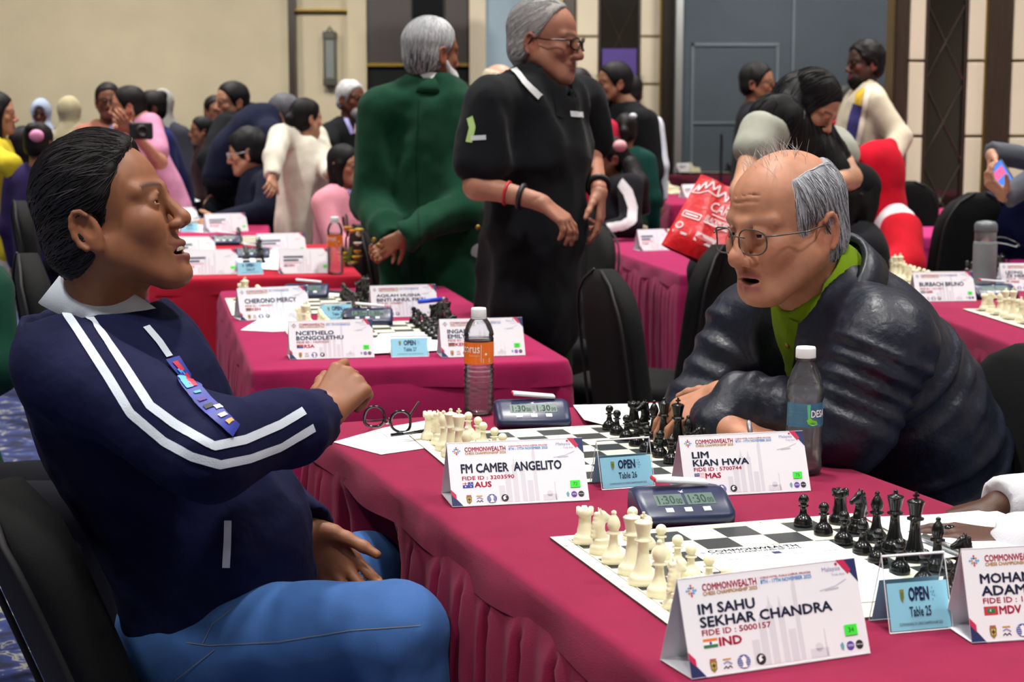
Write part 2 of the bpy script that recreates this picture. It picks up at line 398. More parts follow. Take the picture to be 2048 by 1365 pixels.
# blue grey movable partition
PY = 17.9
part_ = struct(wbox('wall_partition', 1345, 1860, 0, CEIL, PY, 0.12, M_BLUE))
pl = part_.location
for a, b, z0, z1 in ((1378, 1383, 0, Zy(86, PY)), (1545, 1550, 0, Zy(90, PY)), (1378, 1550, Zy(92, PY), Zy(86, PY)), (1383, 1545, Zy(248, PY), Zy(243, PY)), (1576, 1580, 0, CEIL)):
    x0, x1 = X(a, PY), X(b, PY)
    box('partition_trim', Vector(((x0 + x1) / 2, PY - 0.012, (z0 + z1) / 2)) - pl, (x1 - x0, 0.03, z1 - z0), M_BLUETRIM, part_)
box('partition_post', Vector((X(1353, PY), PY - 0.03, CEIL / 2)) - pl, (0.07, 0.1, CEIL), M_STEEL, part_)
# wall sconce
sx, sz = X(665, BY), Zy(118, BY)
s = thing('wall_sconce', 'tall narrow grey wall sconce hung on the beige wall', 'wall lamp', (sx, BY + 0.06, sz))
hh = (180 - 55) / F_PX * BY / 2
box('lamp_shade', (0, -0.07, 0), (0.10, 0.08, hh * 1.35), mat('frosted grey sconce glass', '#6f7672', 0.4), s, bev=0.01)
for q in (-1, 1):
    box('sconce_cap', (0, -0.07, q * hh * 0.72), (0.15, 0.11, 0.09), mat('dark bronze', '#4a4a42', 0.4, metal=0.6), s, bev=0.012)
    box('side_rail', (q * 0.06, -0.07, 0), (0.02, 0.10, hh * 1.4), mat('dark bronze', '#4a4a42'), s)
    v, f = tube([(-0.03, -0.07, q * hh * 0.78), (-0.02, -0.07, q * hh * 0.9), (0, -0.07, q * hh), (0.02, -0.07, q * hh * 0.9), (0.03, -0.07, q * hh * 0.78)], 0.012, 6)
    ob('finial', v, f, mat('dark bronze', '#4a4a42'), s, True)
# loudspeaker on a pole in the doorway
sp = thing('loudspeaker', 'black loudspeaker on a pole in front of the dark doorway', 'speaker', (X(860, 17.5), 17.5, 0))
M_BLK = mat('black plastic', '#15161a', 0.5); M_BLKC = cloth('#101114', 'black speaker cloth')
z0 = Zy(38, 17.5)
box('cabinet', (0, 0, z0 + 0.25), (0.34, 0.3, 0.5), M_BLK, sp, bev=0.02)
box('grille', (0, -0.155, z0 + 0.25), (0.30, 0.012, 0.46), M_BLKC, sp, bev=0.004)
v, f = tube([(0, 0, 0.5), (0, 0, z0)], 0.018, 8); ob('pole', v, f, M_BLK, sp)
for k in range(3):
    a = k * 2.094; v, f = tube([(0, 0, 0.62), (0.4 * math.cos(a), 0.4 * math.sin(a), 0.015)], 0.012, 6); ob('leg', v, f, M_BLK, sp)
# purple reflection of the mirror, put in as an upright panel
bn = thing('reflection_panel', 'purple panel put in as the reflection in the smoked mirror', 'banner', (X(1236, BY - 0.9), BY - 0.9, 0))
box('banner_sheet', (0, 0, 1.05), (0.36, 0.01, 1.96), mat('purple mirror reflection', '#4a3380', 0.7), bn)
box('reflection_base', (0, 0, 0.04), (0.42, 0.14, 0.08), M_STEEL, bn, bev=0.01)
# ------------------------------------------------------------------ draped tables
def pleat(s, per, seed, z):
    """flat cloth with narrow inverted pleats that open towards the floor"""
    i = math.floor(s / per); r = random.Random(i * 13 + seed); c = 0.5 + 0.18 * (r.random() - .5); d = 0.9 + .5 * r.random(); t = abs(s / per - i - c)
    w = (0.10 + 0.16 * min(1, (0.70 - z) / 0.45)) * (0.8 + .5 * r.random()); q = max(0.0, 1 - t / w)
    return 0.30 * math.sin(PI * (s / per - i)) - d * (q ** .7) * min(1, max(0, (0.695 - z) / .07))
def table(label, o, ang, W, L, col, amps=(0.035, 0.0, 0.035, 0.0), per=0.125, seed=1, dens=0.012, dents=()):
    """o: near left corner on the floor plan; W along ex, L along ey. Sides: left, near, right, far (pleat depth)."""
    t = thing('banquet_table', label, 'table', (o[0], o[1], 0), ang, 'cloth covered chess tables')
    m = cloth(col, 'table ' + col, var=0.07, sheen=0.06, bump=0.5, bscale=700)  # cloth colour set per table, the tint of the lights put into it
    ms = cloth(col, 'table ' + col)
    R = 0.03; pts = []
    def edge(p, q, side):
        n = max(2, int((Vector(q) - Vector(p)).length / dens))
        for i in range(n):
            pts.append((Vector(p).lerp(Vector(q), i / n), side))
    edge((R, 0), (W - R, 0), 1)
    for k in range(4): a = -PI / 2 + k * PI / 8; pts.append((Vector((W - R + R * math.cos(a), R + R * math.sin(a))), 4))
    edge((W, R), (W, L - R), 2)
    for k in range(4): a = k * PI / 8; pts.append((Vector((W - R + R * math.cos(a), L - R + R * math.sin(a))), 4))
    edge((W - R, L), (R, L), 3)
    for k in range(4): a = PI / 2 + k * PI / 8; pts.append((Vector((R + R * math.cos(a), L - R + R * math.sin(a))), 4))
    edge((0, L - R), (0, R), 0)
    for k in range(4): a = PI + k * PI / 8; pts.append((Vector((R + R * math.cos(a), R + R * math.sin(a))), 4))
    n = len(pts); nor = []
    for i in range(n):
        d = (pts[(i + 1) % n][0] - pts[i - 1][0]).normalized(); nor.append(Vector((d.y, -d.x)))
    S = [0]
    for i in range(1, n): S.append(S[-1] + (pts[i][0] - pts[i - 1][0]).length)
    v = []; f = []
    rings = [(-0.012, 0.75), (-0.004, 0.749), (0.0, 0.744), (0.003, 0.735), (0.006, 0.715), (0.008, 0.69)]
    for (off, z) in rings:
        for i in range(n):
            p = pts[i][0] + nor[i] * (off + (0.004 * math.sin(S[i] * 19 + seed) if z < 0.72 else 0)); dz = (0.006 * math.sin(S[i] * 11 + seed * 2) if z < 0.70 else 0)
            v.append((p.x, p.y, z + dz))
    for j in range(len(rings) - 1):
        for i in range(n):
            a = j * n + i; b = j * n + (i + 1) % n; f.append((a + n, b + n, b, a))
    f.append(tuple(range(n)))
    ob('tablecloth', v, f, m, t, True)
    v = []; f = []
    lev = [(0.705, 0.0), (0.69, 0.25), (0.67, 0.6), (0.63, 0.85), (0.56, 1.0), (0.45, 1.05), (0.3, 1.15), (0.12, 1.25), (0.012, 1.3)]
    for (z, g) in lev:
        for i in range(n):
            sd = pts[i][1]; am = amps[sd] if sd < 4 else 0.012
            q = pleat(S[i] + 0.012 * math.sin(z * 7 + S[i] * 3) * (0.7 - z), per, seed, z) if am > 0 else 0
            off = 0.004 + g * (am * q) + (0.010 * g * (math.sin(S[i] * 7 + seed + z * 1.2)) if am == 0 else 0) + g * 0.008
            for (sd2, c2, w2, d2) in dents:
                if sd == sd2: off -= d2 * math.exp(-((pts[i][0].y - c2) / w2) ** 2) * min(1, max(0, (0.70 - z) / 0.06))
            p = pts[i][0] + nor[i] * off; v.append((p.x, p.y, z))
    for j in range(len(lev) - 1):
        for i in range(n):
            a = j * n + i; b = j * n + (i + 1) % n; f.append((a + n, b + n, b, a))
    ob('skirt', v, f, ms, t, True)
    box('table_top', (W / 2, L / 2, 0.728), (W - 0.04, L - 0.04, 0.024), mat('plywood', '#8a6a44', 0.6), t)
    for x in (0.08, W - 0.08):
        for y in (0.1, L - 0.1):
            vv, ff = tube([(x, y, 0.0), (x, y, 0.716)], 0.016, 8); ob('leg', vv, ff, M_STEEL, t)
    return t
TA = math.radians(20.6)
def frame(o, ang):
    ex = Vector((math.cos(ang), math.sin(ang), 0)); ey = Vector((-ex.y, ex.x, 0)); return Vector((o[0], o[1], 0)), ex, ey
# main table: near left corner lies below the frame
mex = Vector((math.cos(TA), math.sin(TA), 0)); mey = Vector((-mex.y, mex.x, 0))
MO = mex * 0.797 + mey * 1.40
MAIN = table('long maroon draped table in front with two boards, name cards and clocks', MO, TA, 0.80, 1.90, '#80153a', (0.042, 0.02, 0.04, 0.0), 0.118, 3, 0.006, ((0, 1.43, .13, .16),))
T2A = math.radians(12.0)
T2 = table('magenta draped table behind the orange labelled bottle with four name cards', (-0.632, 4.09), T2A, 0.80, 1.90, '#92174a', (0.035, 0.0, 0.035, 0.0), 0.11, 5)
T3 = table('bright red draped table behind the first magenta table, bottle on its corner', (-1.36, 6.36), math.radians(10), 0.80, 1.6, '#a3142c', (0.03, 0.0, 0.03, 0.0), 0.12, 8)
T4 = table('magenta table beside the seated youth in navy, two name cards on it', (-2.03, 8.55), math.radians(8), 0.80, 0.95, '#a01c52', (0.03, 0.0, 0.03, 0), 0.12, 9, 0.02)
T5 = table('far magenta table near the white covered chairs with a pile of papers', (-2.93, 11.9), math.radians(6), 0.80, 0.9, '#a01c52', (0.03, 0, 0.03, 0), 0.12, 10, 0.02)
T6 = table('magenta table standing under the red shopping bag', (0.655, 6.55), math.radians(10), 0.80, 1.9, '#93194f', (0.03, 0.0, 0.03, 0), 0.12, 11)
T7 = table('far magenta table with white chessmen behind the ponytailed girl', (1.08, 11.6), math.radians(4), 0.85, 1.7, '#901b48', (0.03, 0, 0.03, 0), 0.12, 12, 0.02)
T8 = table('farthest magenta table before the blue grey partition', (1.65, 15.6), math.radians(4), 0.85, 1.5, '#901b48', (0.03, 0, 0.03, 0), 0.12, 13, 0.02)
T9 = table('maroon table at right behind the quilted jacket with the steel flask', (1.36, 4.35), math.radians(3.5), 0.80, 1.85, '#8a1842', (0.035, 0.02, 0.03, 0), 0.125, 14)
T10 = table('magenta table at right beside the red hooded child', (1.90, 8.55), math.radians(3), 1.6, 0.75, '#a8296a', (0.03, 0.0, 0.03, 0), 0.12, 15, 0.02)
T11 = table('empty magenta table below the smoked mirror at right', (2.32, 10.4), math.radians(3), 1.5, 0.7, '#981d52', (0.03, 0.0, 0.03, 0), 0.12, 16, 0.02)

# ------------------------------------------------------------------ spandex covered banquet chairs
def loft(secs, n=28, p=3.0, cap=True):
    """secs: (cx, cy, z, hw, hd): superellipse sections"""
    v = []; f = []
    for (cx, cy, z, hw, hd) in secs:
        for k in range(n):
            a = 2 * PI * k / n; c, s = math.cos(a), math.sin(a)
            v.append((cx + hw * math.copysign(abs(c) ** (2 / p), c), cy + hd * math.copysign(abs(s) ** (2 / p), s), z))
    m = len(secs)
    for i in range(m - 1):
        for k in range(n):
            a = i * n + k; b = i * n + (k + 1) % n; f.append((a, b, b + n, a + n))
    if cap: f.append(tuple(range(n - 1, -1, -1))); f.append(tuple((m - 1) * n + k for k in range(n)))
    return v, f
M_CHAIR = mat('black spandex chair cover', '#0d0e0f', 0.85, var=0.2, vscale=8, bump=0.5, bscale=900, spec=0.25)
M_SEAM = mat('black seam piping', '#0b0b0d', 0.7)
_ch = {}
def chair_meshes(M, key):
    if key in _ch: return _ch[key]
    # local: seat front towards +x, back at -x
    seat = loft([(0, 0, 0.03, 0.235, 0.235), (0, 0, 0.15, 0.205, 0.2), (0, 0, 0.30, 0.205, 0.2), (0, 0, 0.42, 0.225, 0.22), (0, 0, 0.455, 0.23, 0.222), (0, 0, 0.475, 0.222, 0.214), (0, 0, 0.483, 0.19, 0.18)], 32, 4.5)
    secs = []
    for i in range(20):
        t = i / 19; z = 0.30 + t * 0.64; x = -0.20 - 0.085 * t
        hw = 0.205 - 0.02 * t; u = max(0, (z - 0.76) / 0.18); hw *= math.sqrt(max(0.0, 1 - u ** 2.3)) if u < 1 else 0.02
        hd = 0.040 * (1 - 0.35 * max(0, (t - 0.9) / 0.1))
        secs.append((x, 0, z, hd, max(hw, 0.03)))
    back = loft(secs, 32, 3.2)
    rim = []
    for side in (-1, 1):
        rim.append(tube([(s[0] - s[3] * 0.93, side * s[4] * 0.96, s[2]) for s in secs], 0.0045, 6))
    feet = []
    r = {'seat_cover': (me_from('seat_cover', *seat, M, True)), 'back_cover': me_from('back_cover', *back, M, True), 'seam': me_from('seam', *merge(rim), M_SEAM, True)}
    fo = loft([(0, 0, 0.0, 0.02, 0.02), (0, 0, 0.03, 0.03, 0.03), (0, 0, 0.07, 0.02, 0.02)], 10, 2)
    r['foot'] = me_from('foot', *fo, M_SEAM, True); _ch[key] = r; return r
def chair(label, x, y, face, group='black covered banquet chairs', M=None, key='black', s=1.0):
    r = chair_meshes(M or M_CHAIR, key); t = thing('banquet_chair', label, 'chair', (x, y, 0), face, group); t.scale = (s, s, s)
    for k in ('seat_cover', 'back_cover', 'seam'): ob_me(k, r[k], t)
    for sx_ in (-1, 1):
        for sy in (-1, 1):
            o = ob_me('foot', r['foot'], t); o.location = (sx_ * 0.2, sy * 0.2, 0)
    return t
def chair_px(label, px, py, Y, face_deg, **k):
    """px, py: top middle of the back"""
    a = math.radians(face_deg); p = P(px, py, Y); s = p.z / 0.94
    if not 0.85 < s < 1.12: s = max(0.85, min(1.12, s))
    return chair(label, p.x + 0.285 * s * math.cos(a), p.y + 0.285 * s * math.sin(a), a, s=s, **k)
c_ = chair_px('black covered chair under the man in the striped navy track jacket', 158, 868, 2.62, 30)
for o in c_.children:                                  # this one reclines further and has a thicker pad
    if o.name.startswith(('back', 'seam')):
        pv = Vector((-.20, 0, .30)); Mx = Matrix.Translation(pv) @ Matrix.Rotation(math.radians(-9), 4, 'Y') @ Matrix.Diagonal((1.5, 1.02, .93, 1)) @ Matrix.Translation(-pv); o.matrix_local = Mx
chair_px('black covered chair at the right edge behind the quilted jacket', 2062, 690, 3.35, 200)
chair_px('black covered chair right of the orange bottle, nearer of two beside the magenta table', 1212, 540, 4.62, 16)
chair_px('black covered chair in front of the man in the black polo shirt', 1090, 482, 5.55, 197)
chair_px('black covered chair below the red shopping bag', 1440, 490, 5.6, 152)
chair_px('black covered chair behind the man in the black polo, right of his hip', 1200, 455, 6.9, 197)
chair_px('black covered chair behind the seated youth in navy', 612, 362, 9.9, 190)
chair_px('black covered chair left of the girl in the pink jacket', 664, 405, 8.6, 205)
chair_px('black covered chair between the flower bunch and the green jacket', 722, 450, 7.0, 20)
chair_px('black covered chair behind the red hooded child', 1800, 405, 7.9, 170)
chair_px('black covered chair with a grey seam left of the steel flask strap', 1952, 385, 7.2, 120)
chair_px('black covered chair before the near smoked mirror', 1815, 362, 9.9, 100)
chair_px('black covered chair at far left behind the track jacket collar', 55, 508, 4.6, 20)
chair_px('black covered chair at far left below the yellow cardigan', 40, 402, 7.6, 20)
chair_px('black covered chair left of two among the white covered chairs', 385, 318, 13.5, 185)
chair_px('black covered chair right of two among the white covered chairs', 408, 330, 13.1, 185)
chair_px('black covered chair beside the green sweatered child at centre', 1300, 378, 10.8, 190)
M_WCH = mat('white chair cover', '#cfcdc4', 0.8, var=0.05, vscale=9, sheen=0.2)
for q, (px, py, Y) in enumerate(((338, 312, 14.4), (432, 306, 14.6), (376, 300, 15.6))):
    t = chair_px(['white covered chair nearest the far magenta table', 'white covered chair with a lilac bow near the bending person', 'white covered chair farthest back on the left'][q], px, py, Y, 185, group='white covered chairs', M=M_WCH, key='white')
    box('sash', (-0.27, 0, 0.66), (0.11, 0.42, 0.14), mat('lilac sash' if q else 'red sash', '#b48fc0' if q else '#b3284a', 0.6), t, bev=0.03)
# ------------------------------------------------------------------ chess boards and chessmen
SQ = 0.056
M_BCR = mat('board cream', '#e6e3cb', 0.4); M_BDK = mat('board dark square', '#34393a', 0.38); M_BLN = mat('board line', '#3a3d3c', 0.5); M_BED = mat('board rim', '#4d4a45', 0.6)
_bd = []
def board_mesh():
    if _bd: return _bd[0]
    mg = 0.024; n = 8 * SQ; e = 0.0035; v = []; f = []; mi = []
    def quad(x0, y0, x1, y1, m, z=0.0032):
        o = len(v); v.extend([(x0, -y0, z), (x1, -y0, z), (x1, -y1, z), (x0, -y1, z)]); f.append((o + 3, o + 2, o + 1, o)); mi.append(m)
    a, b = -mg, n + mg
    for (x0, y0, x1, y1) in ((a, a, b, -e), (a, n + e, b, b), (a, -e, -e, n + e), (n + e, -e, b, n + e)): quad(x0, y0, x1, y1, 0)
    g = 0.0014
    for (x0, y0, x1, y1) in ((-e, -e, n + e, -e + g), (-e, n + e - g, n + e, n + e), (-e, -e + g, -e + g, n + e - g), (n + e - g, -e + g, n + e, n + e - g)): quad(x0, y0, x1, y1, 2)
    for (x0, y0, x1, y1) in ((-e + g, -e + g, n + e - g, 0), (-e + g, n, n + e - g, n + e - g), (-e + g, 0, 0, n), (n, 0, n + e - g, n)): quad(x0, y0, x1, y1, 0)
    for r in range(8):
        for c in range(8): quad(c * SQ, r * SQ, (c + 1) * SQ, (r + 1) * SQ, 1 if (r + c) % 2 == 0 else 0)
    o = len(v); v += [(a, -a, 0), (b, -a, 0), (b, -b, 0), (a, -b, 0), (a, -a, 0.0032), (b, -a, 0.0032), (b, -b, 0.0032), (a, -b, 0.0032)]
    for q in ((0, 1, 2, 3), (0, 4, 5, 1), (1, 5, 6, 2), (2, 6, 7, 3), (3, 7, 4, 0)): f.append(tuple(o + i for i in q)); mi.append(3)
    m = me_from('board_sheet', v, f, [M_BCR, M_BDK, M_BLN, M_BED], False, mi); _bd.append(m); return m
_bl = []
def board_marks():
    if _bl: return _bl[0]
    ps = []
    for r in range(8):
        ps.append(text_vf('abcdefgh'[r], (-0.016, -(r + 0.62) * SQ, 0.0034), (0, 1, 0), (-1, 0, 0), h=0.006))
        ps.append(text_vf('abcdefgh'[r], (8 * SQ + 0.016, -(r + 0.4) * SQ, 0.0034), (0, -1, 0), (1, 0, 0), h=0.006))
    for c in range(8):
        ps.append(text_vf(str(c + 1), ((c + 0.5) * SQ, 0.011, 0.0034), (1, 0, 0), (0, 1, 0), h=0.006))
        ps.append(text_vf(str(c + 1), ((c + 0.5) * SQ, -8 * SQ - 0.016, 0.0034), (1, 0, 0), (0, 1, 0), h=0.006))
    m = me_from('coordinates', *merge(ps), M_BLN); _bl.append(m); return m
M_WH = mat('ivory plastic', '#ebe6c6', 0.32, sub=0.12); M_BK = mat('black plastic chessman', '#0d0f10', 0.22)
def pc_profile(k):
    base = lambda r: [(r * 0.98, 0), (r, 0.0015), (r, 0.0055), (r * 0.93, 0.0075), (r * 0.95, 0.009), (r * 0.8, 0.0125), (r * 0.66, 0.015)]
    if k == 'pawn':
        r = 0.0142; return base(r) + [(0.0062, 0.018), (0.0050, 0.024), (0.0046, 0.029), (0.0078, 0.0302), (0.0080, 0.0315), (0.0048, 0.0328)] + [(0.0079 * math.cos(a), 0.0405 + 0.0079 * math.sin(a)) for a in [(-1.05 + i * (PI / 2 + 1.05) / 9) for i in range(9)]] + [(0.0005, 0.0485)]
    if k == 'rook':
        r = 0.0172; return base(r) + [(0.0112, 0.02), (0.0094, 0.028), (0.0088, 0.037), (0.0095, 0.041), (0.0125, 0.0425), (0.0128, 0.045), (0.0128, 0.0525), (0.0095, 0.0525), (0.0092, 0.048), (0.0005, 0.0478)]
    if k == 'bishop':
        r = 0.0168; return base(r) + [(0.0088, 0.019), (0.0066, 0.027), (0.0058, 0.035), (0.0056, 0.040), (0.0100, 0.0412), (0.0102, 0.043), (0.0064, 0.0445), (0.0070, 0.047), (0.0092, 0.052), (0.0088, 0.057), (0.0066, 0.0625), (0.0036, 0.067), (0.0028, 0.068), (0.0038, 0.070), (0.0034, 0.0725), (0.0005, 0.0742)]
    if k == 'queen':
        r = 0.0190; return base(r) + [(0.0112, 0.020), (0.0086, 0.028), (0.0072, 0.040), (0.0066, 0.051), (0.0112, 0.0525), (0.0114, 0.0545), (0.0078, 0.056), (0.0082, 0.060), (0.0098, 0.068), (0.0112, 0.0755), (0.0118, 0.077), (0.0108, 0.0785), (0.0085, 0.0772), (0.0060, 0.0800), (0.0034, 0.0818), (0.0030, 0.0835), (0.0034, 0.0855), (0.0022, 0.0872), (0.0004, 0.0878)]
    if k == 'king':
        r = 0.0202; return base(r) + [(0.0122, 0.020), (0.0092, 0.030), (0.0076, 0.044), (0.0070, 0.056), (0.0118, 0.0575), (0.0120, 0.0598), (0.0082, 0.0612), (0.0084, 0.066), (0.0104, 0.076), (0.0120, 0.0815), (0.0122, 0.0832), (0.0096, 0.0850), (0.0052, 0.0868), (0.0004, 0.0872)]
    if k == 'knight':
        r = 0.0170; return base(r) + [(0.0125, 0.019), (0.0118, 0.0215), (0.0004, 0.0225)]
_pm = {}
def horse():
    pr = [cone((0.001, 0, 0.018), (-0.004, 0, 0.040), 0.0105, 0.0085, 0.004, ax=(0, 1, 0), fl=0.72), cone((-0.004, 0, 0.040), (0.001, 0, 0.054), 0.0085, 0.0066, 0.004, ax=(0, 1, 0), fl=0.7),
          cone((0.001, 0, 0.053), (0.0145, 0, 0.0475), 0.0066, 0.0042, 0.003, ax=(0, 1, 0), fl=0.75), cone((0.003, 0, 0.049), (0.013, 0, 0.0455), 0.005, 0.0035, 0.003, ax=(0, 1, 0), fl=0.8),
          cone((-0.001, 0.0028, 0.057), (-0.003, 0.0032, 0.0645), 0.0024, 0.0010, 0.001), cone((-0.001, -0.0028, 0.057), (-0.003, -0.0032, 0.0645), 0.0024, 0.0010, 0.001),
          ell((0.0115, 0, 0.036), (0.0075, 0.02, 0.0075), None, 0.002, 's')]
    for i in range(6):
        z = 0.026 + i * 0.006; pr.append(ell((-0.0135 + 0.0011 * i, 0, z), (0.004, 0.0035, 0.004), None, 0.002))
    return solid(pr, 0.0011, pad=0.004)
def piece_meshes(kind, white):
    key = (kind, white)
    if key in _pm: return _pm[key]
    M = M_WH if white else M_BK; pr = pc_profile(kind); wob = None
    if kind == 'rook': wob = lambda r, z, a: r if z < 0.05 else r * (1 if math.sin(6 * a) > -0.75 else 0.80)
    if kind == 'queen': wob = lambda r, z, a: r * (1 + (0.07 * math.cos(9 * a) if 0.075 < z < 0.0788 else 0))
    v, f = lathe(pr, 24, True, wob); out = [('body', me_from('body', v, f, M, True))]
    if kind == 'rook':
        v = [(p[0], p[1], p[2] - (0.003 if p[2] > 0.0524 and math.sin(6 * math.atan2(p[1], p[0])) <= -0.75 else 0)) for p in v]; out = [('body', me_from('body', v, f, M, True))]
    if kind == 'king':
        bm = bmesh.new(); bm_box(bm, (0, 0, 0.0895), (0.0034, 0.0034, 0.007), bev=0.0006); bm_box(bm, (0, 0, 0.0915), (0.0092, 0.0036, 0.0032), bev=0.0006); bm_box(bm, (0, 0, 0.0945), (0.0036, 0.0036, 0.005), bev=0.0008)
        m = bpy.data.meshes.new('cross'); bm.to_mesh(m); bm.free(); m.materials.append(M); out.append(('cross', m))
    if kind == 'knight':
        V, F = horse(); out.append(('horse_head', np_mesh('horse_head', V, F, M)))
    _pm[key] = out; return out
ORDER = ['rook', 'knight', 'bishop', 'queen', 'king', 'bishop', 'knight', 'rook']
WHERE = ['at the far corner', 'beside the far rook', 'beside the far knight', '', '', 'beside the near knight', 'beside the near rook', 'at the near corner']
PW = ['far rook', 'far knight', 'far bishop', 'queen', 'king', 'near bishop', 'near knight', 'near rook']
def board(label, o, t, phrase, sets='WwBb', wshift=0.0, rows=range(8), z=0.75, jit=0.06, zo=0.0):
    """o: far left corner of the squares. W/B back ranks, w/b pawns"""
    b = thing('chess_board', label, 'chess board', (o[0], o[1], z + 0.0005 + zo), t, 'chess boards')
    ob_me('board_sheet', board_mesh(), b); ob_me('coordinates', board_marks(), b)
    rr = random.Random(int(o[0] * 1000) + 5); ct, st = math.cos(t), math.sin(t)
    for code in sets:
        wht = code in 'Ww'; colr = 'white' if wht else 'black'; pawn = code in 'wb'
        for r in rows:
            k = 'pawn' if pawn else ORDER[r]
            c = (0.5 if code == 'W' else 1.5 if code == 'w' else 6.5 if code == 'b' else 7.5) + (wshift if code == 'W' else 0)
            x = (c + rr.uniform(-jit, jit)) * SQ; y = (r + 0.5 + rr.uniform(-jit, jit)) * SQ
            loc = (o[0] + x * ct + y * st, o[1] + x * st - y * ct, z + 0.0042 + zo)
            wh = ('in front of the ' + PW[r]) if pawn else WHERE[r]
            lb = f'{colr} {k} {wh} on {phrase}'.replace('  ', ' ')
            q = thing(f'{colr}_{k}', lb, 'chess piece', loc, t + (0 if wht else PI) + (rr.uniform(-0.5, 0.5) if k == 'knight' else 0), f'{colr} chessmen on {phrase}')
            for nm, me in piece_meshes(k, wht): ob_me(nm, me, q)
    return b
B25 = (0.0856, 2.4215); A25 = 0.3037; B26 = (-0.1691, 3.2173); A26 = 0.2767
board('cream and dark grey chess board nearest the camera with a score sheet lying on it', B25, A25, 'the nearest board', 'WwBb', -0.24)
board('cream and grey chess board in front of the man with grey hair and glasses', B26, A26, 'the second board', 'WwBb', -0.36)
def bcent(px, py, t):
    c = G(px, py); h = 4 * SQ; ct, st = math.cos(t), math.sin(t)
    return (c.x - h * ct - h * st, c.y - h * st + h * ct)
board('chess board on the near half of the magenta table', bcent(752, 668, T2A), T2A, 'the magenta table near board', 'WwBb')
board('chess board on the far half of the magenta table', bcent(612, 612, T2A), T2A, 'the magenta table far board', 'WwBb')
board('chess board on the bright red table', bcent(425, 522, 0.17), 0.17, 'the bright red table board', 'WwBb')
board('chess board on the bright red table, farther half', bcent(420, 482, 0.17), 0.17, 'the red table far board', 'Wb')
board('chess board at the right edge before the steel flask', (G(1925, 620).x + 0.026, G(1925, 620).y - 0.028), 0.10, 'the right edge board', 'WwBb')
board('chess board beside the steel flask, behind the quilted jacket', (G(1745, 548).x, G(1745, 548).y), 0.08, 'the board by the flask', 'WwBb')
board('chess board left of the red shopping bag', (G(1222, 462).x, G(1222, 462).y), 0.17, 'the board by the red bag', 'WwBb')
board('chess board on the far table above the red bag table', (G(1318, 383).x, G(1318, 383).y), 0.08, 'the far board', 'Ww')
board('farthest chess board before the blue grey partition', (G(1368, 343).x, G(1368, 343).y), 0.08, 'the farthest board', 'WwB')

# ------------------------------------------------------------------ printing helper: flat colour shapes and lettering on a face
class Print:
    def __init__(s, o, ex, ey, w, h):
        s.o = Vector(o); s.ex = Vector(ex).normalized(); s.ey = Vector(ey).normalized(); s.n = s.ex.cross(s.ey); s.w = w; s.h = h; s.v = []; s.f = []; s.m = []; s.mats = []
    def mi(s, m):
        if m not in s.mats: s.mats.append(m)
        return s.mats.index(m)
    def pt(s, u, v, L): return s.o + s.ex * (u * s.w) + s.ey * (v * s.h) + s.n * (0.0002 * L)
    def poly(s, pts, m, L=1):
        o = len(s.v); s.v += [s.pt(u, v, L) for u, v in pts]; s.f.append(tuple(range(o, o + len(pts)))); s.m.append(s.mi(m))
    def rect(s, u0, v0, u1, v1, m, L=1): s.poly([(u0, v0), (u1, v0), (u1, v1), (u0, v1)], m, L)
    def disc(s, cu, cv, ru, m, L=1, rv=None, n=20):
        rv = ru * s.w / s.h if rv is None else rv
        s.poly([(cu + ru * math.cos(2 * PI * k / n), cv + rv * math.sin(2 * PI * k / n)) for k in range(n)], m, L)
    def line(s, pts, th, m, L=1):
        for (u0, v0), (u1, v1) in zip(pts[:-1], pts[1:]):
            dx, dy = (u1 - u0) * s.w, (v1 - v0) * s.h; l = math.hypot(dx, dy) or 1; nx, ny = -dy / l * th / 2 / s.w, dx / l * th / 2 / s.h
            s.poly([(u0 - nx, v0 - ny), (u1 - nx, v1 - ny), (u1 + nx, v1 + ny), (u0 + nx, v0 + ny)], m, L)
    def text(s, t, u0, v0, u1, v1, m, bold=0.0, L=2):
        v, f = text_vf(t, s.pt(u0, v0, L), s.ex, s.ey, (u1 - u0) * s.w, (v1 - v0) * s.h, bold)
        o = len(s.v); s.v += list(v); s.f += [tuple(i + o for i in q) for q in f]; s.m += [s.mi(m)] * len(f)
    def build(s, name, parent): return ob(name, s.v, s.f, s.mats, parent, False, s.m)
NAVY = flat('#1d2a5c'); REDP = flat('#c2204f'); GOLDP = flat('#c9973a'); SKYP = flat('#3fa0e0'); GREYP = flat('#d4d5de'); GREY2 = flat('#bcbdcb'); GREEN = mat('green sticker', '#39e83a', 0.6)
WHITEP = mat('white card', '#e6e8ee', 0.55); BLKP = flat('#20222a'); PURP = flat('#5a35a0'); OLIVE = flat('#8a7a3a'); LILAC = flat('#8f8fc0'); ORANGEP = flat('#e0742a'); DGREEN = flat('#1e7a4a'); WHP = flat('#f2f2f2')
